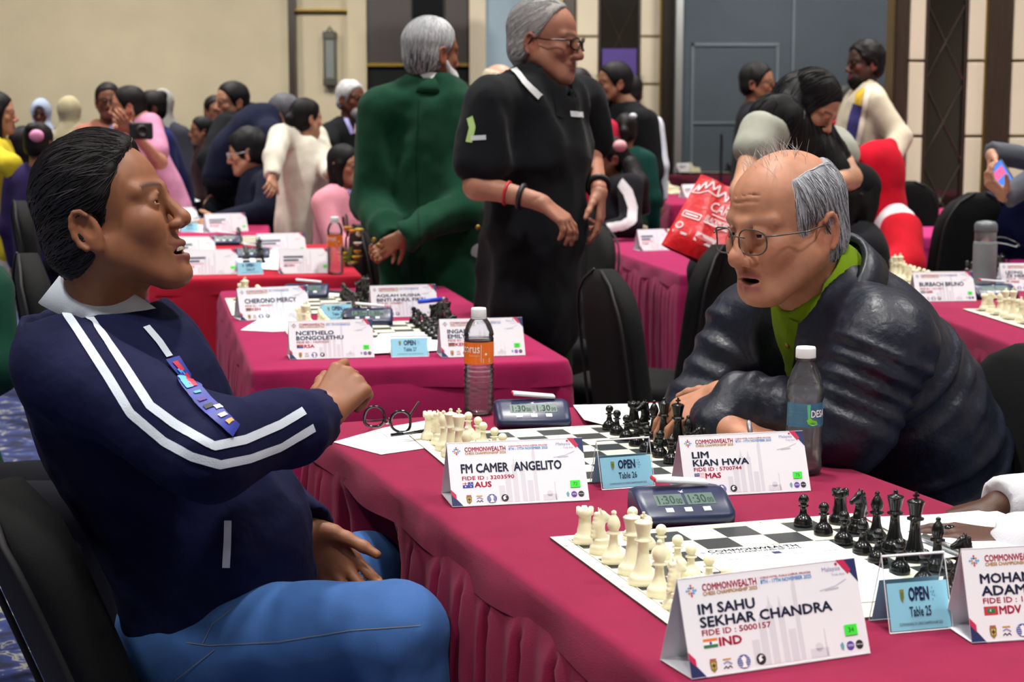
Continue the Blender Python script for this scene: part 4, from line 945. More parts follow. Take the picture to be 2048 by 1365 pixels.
# ------------------------------------------------------------------ sheets of paper
M_PAP = mat('white paper', '#e9eef2', 0.7)
def sheet_px(label, pts, z=.7512, name='paper_sheet', curl=None, m=None):
    q = [G(a, b, z) for a, b in pts]; c = sum(q, Vector()) / len(q); th = .0006; n = len(q)
    v = [p - c + Vector((0, 0, th + (curl[i] if curl else 0))) for i, p in enumerate(q)] + [p - c + Vector((0, 0, (curl[i] if curl else 0))) for i, p in enumerate(q)]
    f = [tuple(range(n)), tuple(range(2 * n - 1, n - 1, -1))] + [(i, i + n, (i + 1) % n + n, (i + 1) % n) for i in range(n)]
    bm = bmesh.new(); vs = [bm.verts.new(p) for p in v]; [bm.faces.new([vs[i] for i in x]) for x in f]; bmesh.ops.recalc_face_normals(bm, faces=bm.faces)
    o = bm_ob(name, bm, m or M_PAP); o.location = c; tag(o, label, 'paper', 'loose sheets of paper'); return o
sheet_px('blank white sheet under the black spectacles', [(667, 885), (762, 910), (880, 893), (915, 862), (880, 838), (770, 856)])
# score sheet lying on the nearest board
def bpt(o, t, r, c, z): return Vector((o[0] + c * SQ * math.cos(t) + r * SQ * math.sin(t), o[1] + c * SQ * math.sin(t) - r * SQ * math.cos(t), z))
so = bpt(B25, A25, 2.12, 2.45, .7552); t = thing('score_sheet', 'printed chess score sheet lying across the nearest board', 'paper', so, A25 - .02, 'loose sheets of paper')
bm = bmesh.new(); bm_box(bm, (.108, -.148, 0), (.216, .297, .0006)); bm_ob('sheet', bm, M_PAP, t)
p = Print((0, -.297, .0004), (1, 0, 0), (0, 1, 0), .216, .297)
p.text('COMMONWEALTH', .10, .935, .74, .978, BLKP, .02); p.text('CHESS CHAMPIONSHIP 2025', .10, .900, .74, .926, BLKP, .01); p.disc(.06, .945, .02, LILAC, 1)
p.rect(.50, .84, .56, .88, NAVY, 1)
for u, vv in ((.14, .80), (.40, .81), (.62, .815), (.84, .82), (.05, .60)): p.rect(u, vv, u + .10, vv + .008, LILAC, 1)
for i in range(24): p.rect(.04, .05 + i * .03, .96, .051 + i * .03, GREYP, 1)
p.line([(.75, .95), (.95, .96)], .0006, GREY2); p.line([(.75, .93), (.95, .94)], .0006, GREY2)
p.build('printed_face', t)
o = sheet_px('score sheet with a curled edge behind the far chess clock', [(1146, 812), (1388, 806), (1404, 846), (1215, 856), (1168, 850)], curl=[.001, 0, 0, .004, .010])
sheet_px('score sheet under the dark skinned hands at right', [(1730, 1036), (1872, 1030), (1985, 1020), (2060, 1048), (2050, 1100), (1880, 1118)], z=.757)
sheet_px('white sheet on the magenta table between two name cards', [(481, 661), (530, 632), (612, 640), (590, 662), (545, 664)])
sheet_px('white sheet under the far board on the magenta table', [(462, 607), (520, 580), (640, 590), (640, 612)], m=M_PAP)
sheet_px('score sheet beside the near board of the magenta table', [(742, 690), (760, 668), (900, 662), (905, 700), (740, 708)], z=.7555)
sheet_px('white sheet beside the far clock of the magenta table', [(640, 596), (655, 584), (735, 586), (738, 598)])
sheet_px('white sheet on the bright red table behind the front cards', [(440, 535), (470, 512), (575, 508), (560, 540)], z=.7556)
sheet_px('white sheet on the table beside the seated youth', [(345, 462), (380, 446), (440, 448), (420, 466)])
for k, (dx, dz) in enumerate(((0, 0), (6, .012), (-5, .024), (3, .036))):
    sheet_px(['lowest', 'second', 'third', 'topmost'][k] + ' of the white folders piled on the far magenta table', [(322 + dx, 398), (372 + dx, 392), (398 + dx, 402), (345 + dx, 410)], z=.752 + dz)
sheet_px('white sheet at right near the white chessmen and clock', [(1905, 590), (1945, 575), (2000, 578), (1980, 596)])
sheet_px('small folded white paper on the empty magenta table at right', [(1826, 428), (1846, 424), (1852, 430), (1832, 433)])
# pens
def pen(label, a, b, r, m, name='pen', cat='pen'):
    a, b = Vector(a), Vector(b); t = thing(name, label, cat, a, 0); v, f = tube([Vector(), (b - a) * .82], r, 10); ob('barrel', v, f, m, t, True); v, f = tube([(b - a) * .82, (b - a) * .95, b - a], [r * .9, r * .8, r * .25], 10); ob('tip', v, f, M_STEEL, t, True); return t
pen('bright blue marker lying behind the black chessmen on the magenta table', G(838, 640) + Vector((0, 0, .055)), G(893, 634) + Vector((0, 0, .055)), .007, mat('blue marker', '#2450d8', .35), 'marker_pen')
pen('dark pen lying on white sheets at the far clock', G(640, 585) + Vector((0, 0, .006)), G(700, 590) + Vector((0, 0, .006)), .005, M_BLK)
pen('steel pen beside the dark hands on the nearest table', bpt(B25, A25, 3.2, 8.5, .765), bpt(B25, A25, 5.6, 8.6, .765), .0055, M_STEEL)
# yellow green folded card standing on the magenta table
o = ob('leaflet', [Vector(q) - G(690, 640) for q in (P(672, 640, 4.78), P(712, 608, 4.9), P(716, 604, 4.95), P(684, 634, 4.95))], [(0, 1, 2, 3)], mat('olive leaflet', '#8a8430', .6)); o.location = G(690, 640); tag(o, 'olive folded leaflet leaning on the clock of the magenta table', 'leaflet')
# ------------------------------------------------------------------ black spectacles on the table
M_FRM = mat('black acetate', '#0e0b0d', .15, coat=.5)
def lensmat():
    m = M_ACR.copy(); m.name = 'spectacle lens'; m.node_tree.nodes['Layer Weight'].inputs[0].default_value = .12; return m
M_LENS = lensmat()
def loop(ptsxy, Y0, Y1=None):
    return [P(x, y, Y0 if Y1 is None else Y0 + (Y1 - Y0) * (i / len(ptsxy))) for i, (x, y) in enumerate(ptsxy)]
sp0 = P(775, 858, 3.22); t = thing('spectacles', 'black framed spectacles standing open on the white sheet', 'glasses', sp0)
def smooth(pts, n=3, closed=True):
    for _ in range(n):
        q = []; m = len(pts)
        for i in range(m if closed else m - 1):
            a, b = Vector(pts[i]), Vector(pts[(i + 1) % m]); q += [a.lerp(b, .25), a.lerp(b, .75)]
        if not closed: q = [Vector(pts[0])] + q + [Vector(pts[-1])]
        pts = q
    return pts
l1 = [(735, 817), (752, 812), (766, 820), (770, 840), (762, 853), (744, 855), (728, 848), (728, 832)]
l2 = [(790, 824), (806, 822), (818, 828), (822, 850), (816, 863), (800, 866), (784, 858), (779, 840)]
for L_, Yc in ((l1, 3.26), (l2, 3.20)):
    lp = smooth([P(x, y, Yc) - sp0 for x, y in L_]); v, f = tube(lp, .0028, 8, True); ob('rim', v, f, M_FRM, t, True)
    ob('lens', lp, [tuple(range(len(lp)))], M_LENS, t)
v, f = tube(smooth([P(769, 838, 3.255) - sp0, P(772, 846, 3.24) - sp0, P(777, 846, 3.215) - sp0, P(780, 838, 3.205) - sp0], 2, False), .003, 8); ob('bridge', v, f, M_FRM, t, True)
v, f = tube(smooth([P(820, 832, 3.20) - sp0, P(828, 820, 3.27) - sp0, P(837, 806, 3.36) - sp0], 2, False), .0026, 8); ob('temple', v, f, M_FRM, t, True)
v, f = tube(smooth([P(729, 842, 3.26) - sp0, P(745, 843, 3.32) - sp0, P(764, 841, 3.38) - sp0], 2, False), .0026, 8); ob('temple', v, f, M_FRM, t, True)
v, f = merge([tube([P(781, 871, 3.17), P(855, 862, 3.2)], .0035, 8), tube([P(806, 868, 3.17), P(858, 858, 3.2)], .003, 8)]); c = P(815, 868, 3.17)
o = ob('spectacle_case_strap', [Vector(q) - c for q in v], f, M_FRM); o.location = c; tag(o, 'thin black folded strap lying under the spectacles', 'strap')
# ------------------------------------------------------------------ red shopping bag
bc = [P(1322, 490, 5.80), P(1468, 556, 5.70), P(1546, 418, 5.80), P(1402, 348, 5.90)]; b0 = sum(bc, Vector()) / 4
t = thing('shopping_bag', 'bright red carrier bag with white print hanging beside the woman', 'bag', b0)
gv = []; gf = []; N_ = 14
nrm = (bc[1] - bc[0]).cross(bc[3] - bc[0]).normalized()
if nrm.y > 0: nrm = -nrm
for sd in (1, -1):
    o_ = len(gv)
    for j in range(N_ + 1):
        for i in range(N_ + 1):
            u, vv = i / N_, j / N_; q = bc[0].lerp(bc[1], u).lerp(bc[3].lerp(bc[2], u), vv)
            bul = .05 * math.sin(PI * u) ** .5 * (1 - vv * .8) * (0.3 + .7 * min(1, vv * 5)) + .006 * math.sin(u * 17 + vv * 5) * math.sin(PI * u)
            gv.append(q - b0 + nrm * bul * sd)
    for j in range(N_):
        for i in range(N_):
            a = o_ + j * (N_ + 1) + i; q = (a, a + 1, a + N_ + 2, a + N_ + 1); gf.append(q if sd > 0 else q[::-1])
bag = ob('bag_body', gv, gf, mat('glossy red film', '#c8101c', .35, bump=.3, bscale=40, bdist=.01), t, True)
ex = (bc[1] - bc[0]); ey = (bc[3] - bc[0]); bw, bh = ex.length, ey.length
p = Print(bc[0] - b0, ex, ey, bw, bh)
PK = flat('#e9d8da')
p.text('CARING', .34, .60, .80, .73, PK, .01); p.rect(.40, .558, .72, .57, PK)
p.line([(.06, .42), (.30, .42), (.30, .49), (.06, .49), (.06, .42)], .004, PK); p.rect(.09, .445, .27, .465, PK)
p.text('BLACKMORES', .36, .45, .68, .53, PK, .02); p.rect(.36, .42, .68, .44, PK); p.rect(.74, .47, .98, .52, PK)
p.disc(.10, .29, .05, PK); p.disc(.10, .29, .035, flat('#c8101c'), 2); p.rect(.05, .19, .25, .215, PK); p.rect(.36, .17, .62, .28, PK); p.rect(.39, .21, .59, .24, flat('#c8606a'))
zig = [(.02, .74), (.06, .86), (.08, .78), (.12, .92), (.16, .84), (.2, .96), (.26, .86), (.3, .95), (.34, .80), (.4, .9), (.46, .78), (.5, .95), (.56, .82), (.62, .97), (.7, .84), (.76, .9)]
p.line(zig, .006, PK); p.line([(.02, .74), (.12, .76), (.2, .82), (.34, .80)], .004, PK)
vv = []
for q in p.v:
    d = q - (bc[0] - b0); u = d.dot(ex) / ex.length_squared; w_ = d.dot(ey) / ey.length_squared; d2 = ex.normalized().dot(ey.normalized())
    vv.append(q)
bt = BVHTree.FromPolygons([Vector(x) for x in gv], gf); nv = []
for q in vv:
    lo_, nn, _, _ = bt.ray_cast(q + nrm * .3, -nrm); nv.append((lo_ + nrm * .003) if lo_ else q + nrm * .03)
ob('printed_face', nv, p.f, p.mats, t, False, p.m)
# bunch of yellow flowers on the chair behind the red table
fb = thing('flower_bunch', 'bunch of yellow and white flowers beside the far orange bottle', 'flowers', P(698, 495, 6.9), 0)
rf = random.Random(4)
for k in range(16):
    c = Vector((rf.uniform(-.05, .05), rf.uniform(-.04, .04), rf.uniform(-.10, .09))); v, f = lathe([(.002, -.006), (.012, 0), (.02, .008), (.012, .006), (.001, .004)], 8, True, lambda r, z, a: r * (1 + .25 * math.cos(5 * a)))
    ob('flower', [Vector(q) + c for q in v], f, mat(['yellow petal', 'amber petal', 'white petal'][k % 3], ['#d9b52a', '#c98a1e', '#dcd8cc'][k % 3], .6), fb, True)
for k in range(5):
    v, f = tube([(rf.uniform(-.02, .02), 0, -.2), (rf.uniform(-.04, .04), 0, 0)], .004, 5); ob('stem', v, f, mat('green stem', '#4a6a2a', .6), fb)
# music stand
ms = thing('music_stand', 'black sheet stand before the blue grey partition', 'stand', (X(1440, 14.6), 14.6, 0)); zt = Zy(268, 14.6)
v, f = tube([(0, 0, .02), (0, 0, zt)], .012, 8); ob('pole', v, f, M_BLK, ms)
for k in range(3):
    a = k * 2.094 + .3; v, f = tube([(0, 0, .25), (.28 * math.cos(a), .28 * math.sin(a), .012)], .01, 6); ob('leg', v, f, M_BLK, ms)
o = box('desk', (0, -.02, zt + .04), (.15, .012, .17), M_BLK, ms); o.rotation_euler = (.5, 0, .2)
# ------------------------------------------------------------------ people
M_SKIN = mat('skin', '#a06a4c', 0.52, sub=0.08, spec=0.38, vcol=True, var=0.10, vscale=45, bump=0.12, bscale=500, bdist=0.0006)
M_HAIR = mat('hair', '#141214', 0.6, vcol=True, var=0.25, vscale=150, bump=0.5, bscale=160, bdist=0.002, spec=0.22, stretch=(1, 1, .12))
M_EYE = mat('eye white', '#d8d2c8', 0.15); M_IRIS = mat('dark iris', '#1b100a', 0.1); M_TEETH = mat('teeth', '#cfc6b4', 0.3)
def A3(v): return np.array([float(v[0]), float(v[1]), float(v[2])])
def axes(deg, pitch=0.0, roll=0.0):
    """columns forward, left, up; pitch > 0 looks up"""
    a = math.radians(deg); p = math.radians(pitch); r = math.radians(roll)
    f = np.array([math.cos(a) * math.cos(p), math.sin(a) * math.cos(p), math.sin(p)]); l = np.array([-math.sin(a), math.cos(a), 0.0]); u = np.cross(f, l)
    l2 = l * math.cos(r) + u * math.sin(r); u2 = np.cross(f, l2); return np.stack([f, l2, u2], 1)
def rotM(M, ax, deg):
    a = math.radians(deg); c, s = math.cos(a), math.sin(a); R = {'x': [[1, 0, 0], [0, c, -s], [0, s, c]], 'y': [[c, 0, s], [0, 1, 0], [-s, 0, c]], 'z': [[c, -s, 0], [s, c, 0], [0, 0, 1]]}[ax]
    return M @ np.array(R)
def head_prims(o, M, s, st):
    L = lambda p: o + M @ (np.array(p, float) * s)
    def e(c, r, k=0.01, op='u', rot=None): return ell(L(c), np.array(r if hasattr(r, '__len__') else (r, r, r)) * s, M if rot is None else rotM(M, *rot), k * s, op)
    def c_(a, b, ra, rb=None, k=0.01, op='u', fl=1.0, ax=None): return cone(L(a), L(b), ra * s, (ra if rb is None else rb) * s, k * s, op, None if ax is None else M @ np.array(ax, float), fl)
    g = st.get; jw = g('jaw', 1.0); fat = g('fat', 0.0); ns = g('nose', 1.0); mo = g('open', 0.0); mw = g('mw', 1.0); ex_ = g('earx', -0.016); de = g('drop', 0.0); dx = g('dx', 1.0)
    P_ = [e((-.015 + .097 * (1 - dx) * .8, 0, .038), (.097 * dx, .076, .084)), e((.028, 0, .035), (.056, .062, .060), .02), e((.028, 0, -.028), (.053, .060 + fat * .3, .078), .02),
          e((.070, 0, -.102 - de), (.019, .022, .017), .022), e((.066, 0, -.070 - de * .5), (.024, .030, .026), .018)]
    for y in (-1, 1):
        P_ += [c_((-.004, y * .050 * jw, -.045), (.054, y * .022 * jw, -.097 - de), .021 + fat, .018 + fat * .6, .03), e((.055, y * .039, -.024), (.022, .023 + fat * .5, .022), .016),
               c_((.066, y * .047, .021), (.084, y * .010, .018), .0105, .0095, .014)]
    if g('fold', 0): P_ += [e((.061, y * .038, -.034), (.017, .013, .021), .03) for y in (-1, 1)]
    P_ += [e((.095, y * .031, -.001), (.018, .019, .0125), .012, 's') for y in (-1, 1)]
    P_ += [c_((.083, 0, .012), (.102, 0, -.030), .0085 * ns, .0115 * ns, .012), e((.1055 + .004 * (ns - 1), 0, -.0365), .0125 * ns, .006)]
    for y in (-1, 1): P_ += [e((.094, y * .0135 * ns, -.0415), (.012 * ns, .0082 * ns, .0088 * ns), .006), e((.1005, y * .0068 * ns, -.0485), (.005, .0036, .004), .002, 's')]
    P_ += [e((.0735, y * .031, 0), .0146, .004) for y in (-1, 1)]
    if g('eyes', True): P_ += [e((.0888, y * .031, -.0012), (.0085, .0125, g('slit', .0036)), .0015, 's') for y in (-1, 1)]
    P_ += [c_((.0660, y * .044, .0085), (.0885, y * .026, .0100), .0040, .0030, .006) for y in (-1, 1)]
    zl = -.0718 - mo * .25 - de * .5; P_ += [c_((.0885, 0, -.0660 - de * .5), (.076 - .012 * (mw - 1), y * .023 * mw, -.0700 - de * .5 + g('smile', 0) * .6), .0062, .0034, .005) for y in (-1, 1)]
    P_ += [c_((.0865, 0, -.0785 - mo - de * .5), (.0755 - .012 * (mw - 1), y * .020 * mw, -.0750 - mo * .5 - de * .5 + g('smile', 0) * .5), .0072, .0038, .005) for y in (-1, 1)]
    P_ += [c_((.097, 0, zl), (.080 - .012 * (mw - 1), y * .025 * mw, zl + g('smile', 0.0)), .0014 + mo * .15, .0010, .002, 's') for y in (-1, 1)]
    if mo > 0: P_ += [e((.086, 0, -.0722 - mo * .45 - de * .5), (.022, .0195 * mw, mo * .62), .003, 's')]
    if g('wrinkle'): P_ += [c_((.0870 - .018 * ((zz - .05) / .03) - .0004 - .011 * (a / .028) ** 2 * .5, a, zz + .002 * math.sin(a * 90)), (.0870 - .018 * ((zz - .05) / .03) - .0004 - .011 * ((a + .0093) / .028) ** 2 * .5, a + .0093, zz + .002 * math.sin((a + .0093) * 90)), .0008, None, .003, 's') for zz in (.043, .052, .061) for a in (-.028, -.0187, -.0093, 0, .0093, .0187)]
    if g('crow'): P_ += [c_((.064, y * .055, .002 - q * .005), (.050, y * .064, .006 - q * .010), .0005, .0004, .0025, 's') for y in (-1, 1) for q in (0, 1, 2)]
    # smile folds
    for y in (-1, 1):
        P_ += [e((ex_, y * .077, -.010), (.020, .0075, .033), .006, 'u', ('y', -12)), e((ex_ + .004, y * .0865, -.008), (.0105, .0065, .017), .003, 's', ('y', -12)), e((ex_ + .006, y * .076, -.038), (.0085, .006, .009), .006)]
        arc = [(ex_ + .016 * math.cos(a) - .004, y * (.084 + .002 * math.sin(a)), -.008 + .029 * math.sin(a)) for a in [math.radians(t) for t in (40, 70, 100, 130, 160, 190, 220, 250)]]
        if g('ear', 1): P_ += [c_(arc[i], arc[i + 1], .0042, None, .003) for i in range(len(arc) - 1)]
    return P_
def head_color(V, o, M, s, base, st):
    q = (V - o) @ M / s; x, y, z = q[:, 0], q[:, 1], q[:, 2]; ay = np.abs(y); g = st.get
    C = np.tile(np.array(lin(base)), (len(V), 1)); mo = g('open', 0.0); de = g('drop', 0.0)
    def mix(c, m): 
        m = np.clip(m, 0, 1)[:, None]; C[:] = C * (1 - m) + np.array(lin(c)) * m
    def gs(dx, dy, dz): return np.exp(-(dx ** 2 + dy ** 2 + dz ** 2))
    red = g('flush', '#a8503c'); mix(red, .35 * gs((x - .06) / .03, (ay - .045) / .022, (z + .03) / .02)); mix(red, .5 * gs((x - .105) / .015, y / .016, (z + .038) / .014)); mix(red, .4 * gs((x - ex0(st)) / .025, (ay - .083) / .012, (z + .01) / .04))
    lz = np.where(z > -.0718 - mo * .45 - de * .5, (z + .0675 + de * .5) / .0055, (z + .0785 + mo + de * .5) / .0065); mix(g('lip', '#8a4440'), 1.15 * np.exp(-lz ** 2) * (ay < .027) * (x > .068) * np.clip((.028 - ay) / .006, 0, 1))
    bz = .0235 + .10 * (ay - .015) - 2.2 * (ay - .03) ** 2 * 3; mix(g('brow', '#1a1512'), g('browk', .85) * np.exp(-((z - bz) / .0045) ** 2) * (ay > .011) * (ay < .052) * (x > .05))
    if mo > 0: mix('#2a0c0c', np.clip((.0805 - x) / .004, 0, 1) * (x > .05) * (ay < .021) * (np.abs(z + .0722 + mo * .45 + de * .5) < mo * .62 + .0005))
    if g('stubble'): mix(g('stubble'), g('stubk', .35) * np.clip((-z - .045) / .02, 0, 1) * (x > .0) * np.clip((ay * 0 + .11 + z * 0), 0, 1) * 9 * (np.clip((x + .01) / .03, 0, .11)))
    if not g('eyes', True): mix('#120c0a', 1.2 * gs((x - .086) / .02, (ay - .031) / .010, (z + .001) / .0045))
    if g('scalp'): mix(g('scalp'), .8 * np.clip((z - .02) / .02, 0, 1) * (x < .03))
    return np.clip(C, 0, 1)
def ex0(st): return st.get('earx', -0.016)
def hair_prims(o, M, s, style, st):
    L = lambda p: o + M @ (np.array(p, float) * s); V3 = lambda v: M @ np.array(v, float)
    def e(c, r, k=0.012, op='u', rot=None): return ell(L(c), np.array(r if hasattr(r, '__len__') else (r, r, r)) * s, M if rot is None else rotM(M, *rot), k * s, op)
    def c_(a, b, ra, rb=None, k=0.015, op='u', fl=1.0, ax=None): return cone(L(a), L(b), ra * s, (ra if rb is None else rb) * s, k * s, op, None if ax is None else M @ np.array(ax, float), fl)
    hx, hz = st.get('hairline', (.074, .078)); th = st.get('thick', 1.0)
    dx = st.get('dx', 1.0); cap = [e((-.017 + .097 * (1 - dx) * .8, 0, .040), (.098 * dx + .010 * th, .077 + .009 * th, .085 + .011 * th)), e((-.040 + .07 * (1 - dx), 0, -.020), (.072 + .006 * th, .074 + .006 * th, .070), .02)]
    front = [plane(L((hx, 0, hz)), V3((.85, 0, -.53)), .006 * s)]
    nape = [plane(L((-.020, 0, -.050)), V3((.42, 0, -.9)), .006 * s)]
    ears = [e((.004, y * .086, -.012), (.020, .02, .030), .006, 's', ('y', -12)) for y in (-1, 1)]
    if style in ('short', 'thickshort'): return cap + front + nape + ears
    if style == 'ponytail': return cap + [c_((-.10, 0, .045), (-.135, 0, .0), .024, .030), c_((-.135, 0, .0), (-.125, 0, -.16), .030, .012)] + front + nape_keep(nape, L, V3, s) + ears
    if style == 'bun': return cap + [e((-.085, 0, .095), (.042, .042, .038))] + front + nape + ears
    if style == 'long':
        r = cap + front
        r += [c_((-.045, 0, -.02), (-.062, 0, -.22), .078, .070, .03, fl=.62, ax=(1, 0, 0))]
        r += [c_((.012, y * .070, .01), (.016, y * .066, -.19), .020, .016, .03) for y in (-1, 1)]; return r
    if style == 'hijab':
        return [e((-.010, 0, .032), (.112, .093, .108)), c_((-.012, 0, -.07), (-.015, 0, -.20), .080, .135, .04), e((.03, 0, -.17), (.085, .11, .09), .04), e((.105, 0, -.012), (.062, .050, .080), .012, 's')]
    if style == 'hood':
        return [e((-.030, 0, .030), (.140, .122, .140)), c_((-.06, 0, .10), (-.10, 0, .15), .06, .03, .05), c_((-.035, 0, -.05), (-.04, 0, -.15), .125, .140, .04), e((.125, 0, -.02), (.105, .078, .105), .02, 's')]
    if style == 'sides':
        return [e((-.017, 0, .036), (.104, .083, .088)), e((-.040, 0, -.020), (.078, .079, .072), .02)] + [plane(L((.040, 0, .05)), V3((.80, 0, -.18)), .006 * s), plane(L((-.020, 0, -.060)), V3((.42, 0, -.9)), .006 * s), e((.028, 0, .128), (.118, .072, .072), .012, 's'), e((.075, 0, .06), (.05, .10, .05), .01, 's')] + ears
    if style == 'beard': return [e((.050, 0, -.088), (.045, .050, .045)), c_((.05, 0, -.10), (.055, 0, -.13), .035, .022, .02), plane(L((0, 0, -.055)), V3((-.2, 0, 1)), .004 * s), e((.09, 0, -.06), (.03, .022, .022), .006, 's')]
    if style == 'longbeard': return [e((.050, 0, -.085), (.046, .052, .045)), c_((.055, 0, -.10), (.070, 0, -.215), .040, .014, .03, fl=.6, ax=(1, 0, 0)), c_((.0, .060, -.03), (.05, .045, -.09), .016, .025, .02), c_((.0, -.060, -.03), (.05, -.045, -.09), .016, .025, .02), e((.09, 0, -.055), (.035, .03, .026), .008, 's')]
    if style == 'cap': return [e((-.014, 0, .045), (.112, .090, .098)), plane(L((0, 0, .015)), V3((.15, 0, -1)), .004 * s)]
    return cap
def nape_keep(nape, L, V3, s): return []
def strands(col, seed, amp=.0022, sc=(45, 45, 10)):
    def f(A, X_, Y_, Z_):
        n = NOISE(X_ + seed, Y_, Z_, sc); return np.where(np.abs(A) < .02, A - n * amp, A)
    return f
def hand_prims(W, d, p, right, s=1.0, curl=(.35, .35, .4, .45), spread=.10, thumb=(.75, .55, .15), tb=.3):
    W = A3(W); d = _n(d); p = np.asarray(p, float); p = _n(p - d * (p @ d)); a = np.cross(d, p) if right else np.cross(p, d)
    pr = []; offs = (.030, .010, -.010, -.028); kl = (.088, .092, .088, .080); fl_ = (.072, .080, .074, .058)
    cs = curl if hasattr(curl, '__len__') else (curl,) * 4
    for i in range(4):
        K = W + d * kl[i] * s + a * offs[i] * s; pr.append(cone(W + a * offs[i] * .45 * s + d * .01 * s, K, .0150 * s, .0105 * s, .012 * s))
        di = _n(d + a * offs[i] / .03 * spread); q = K; ang = 0
        for seg, ra, rb in ((.46, .0092, .0082), (.30, .0082, .0074), (.24, .0074, .0060)):
            ang += cs[i] * (1.0 if seg == .46 else 1.15 if seg == .30 else .7); dd = di * math.cos(ang) + p * math.sin(ang); e = q + dd * fl_[i] * seg * s
            pr.append(cone(q, e, ra * s, rb * s, .0035 * s)); q = e
    B = W + d * .022 * s + a * .022 * s + p * .008 * s; t0 = _n(a * thumb[0] + d * thumb[1] + p * thumb[2]); pr.append(cone(W + d * .01 * s, B + t0 * .018 * s, .016 * s, .014 * s, .014 * s))
    q = B; t = t0
    for ln, ra, rb in ((.040, .0135, .0105), (.030, .0100, .0088), (.024, .0088, .0068)):
        e = q + t * ln * s; pr.append(cone(q, e, ra * s, rb * s, .006 * s)); q = e; t = _n(t + d * tb + p * tb * .5)
    return pr
def skel(s, pose, lean, wide=1.0):
    """joints in a local frame, x forward, y left, pelvis at the origin"""
    l = math.radians(lean); u = np.array([math.sin(l), 0, math.cos(l)]); f = np.array([math.cos(l), 0, -math.sin(l)]); y = np.array([0, 1.0, 0]); J = {}
    J['pel'] = np.zeros(3); J['waist'] = u * .15 * s; J['chest'] = u * .34 * s + f * .01 * s; J['shl'] = u * .47 * s; J['neck'] = u * .535 * s + f * .0 * s
    l2 = l * .55; u2 = np.array([math.sin(l2), 0, math.cos(l2)]); J['head'] = J['neck'] + u2 * .145 * s + np.array([.025 * s, 0, 0])
    for n, sg in (('L', 1), ('R', -1)):
        J['sh' + n] = J['shl'] + y * sg * .172 * s * wide - u * .015 * s; J['hip' + n] = y * sg * .088 * s - np.array([0, 0, .03 * s])
    J['_u'] = u; J['_f'] = f; return J
def collar_band(name, o, M, r0, r1, h, m, parent, root, gap=60, th=.004, drop=.0, fl=.92):
    v = []; f = []; n = 28
    for j in range(3):
        t = j / 2
        for k in range(n + 1):
            a = math.radians(gap / 2 + (360 - gap) * k / n); r = r0 + (r1 - r0) * t; z = h * t - drop * max(0, math.cos(a)) * (1 + .3 * t)
            for q in (0, 1): v.append(o + M @ np.array([(r + q * th) * math.cos(a), (r + q * th) * fl * math.sin(a), z]) - root)
    for j in range(2):
        for k in range(n):
            for q in (0, 1):
                a = (j * (n + 1) + k) * 2 + q; b = a + 2; c = a + (n + 1) * 2; d = c + 2; f.append((a, b, d, c) if q else (c, d, b, a))
    for k in range(n):
        a = (2 * (n + 1) + k) * 2; f.append((a, a + 1, a + 3, a + 2)); f.append((k * 2 + 2, k * 2 + 3, k * 2 + 1, k * 2))
    for k in (0, n):
        for j in range(2):
            a = (j * (n + 1) + k) * 2; c = a + (n + 1) * 2; f.append((a, a + 1, c + 1, c))
    return ob(name, v, f, m, parent, True)
def ribbon_on(name, tgt, px, width, m, parent, root, off=.002, n=60, th=None, Yguess=None):
    """a band lying on the surface tgt = (V, F): its middle line is found along survey rays through px"""
    bt = BVHTree.FromPolygons([Vector(v) for v in tgt[0]], [tuple(map(int, q)) for q in tgt[1]])
    p = [Vector((a, b, 0)) for a, b in px]; L = [0]
    for a, b in zip(p[:-1], p[1:]): L.append(L[-1] + (b - a).length)
    c0 = Vector((0, 0, CAM_Z)); hits = []
    for i in range(n + 1):
        t = L[-1] * i / n; j = max(0, min(len(p) - 2, next((k for k in range(len(p) - 1) if L[k + 1] >= t), len(p) - 2))); u = (t - L[j]) / max(1e-6, L[j + 1] - L[j]); q = p[j].lerp(p[j + 1], u)
        h, nn, _, _ = bt.ray_cast(c0, ray(q.x, q.y).normalized())
        if h is not None: hits.append((h, nn))
    v = []; f = []
    for i, (h, nn) in enumerate(hits):
        a = hits[max(0, i - 1)][0]; b = hits[min(len(hits) - 1, i + 1)][0]; t = (b - a).normalized(); sd = nn.cross(t).normalized()
        for q in (-1, -.33, .33, 1):
            c, n2, _, _ = bt.find_nearest(h + sd * q * width / 2); v.append(c + n2 * off - Vector(root))
    for i in range(len(hits) - 1):
        for q in range(3): a = i * 4 + q; f.append((a, a + 1, a + 5, a + 4))
    return ob(name, v, f, m, parent, True)
PEOPLE = {}
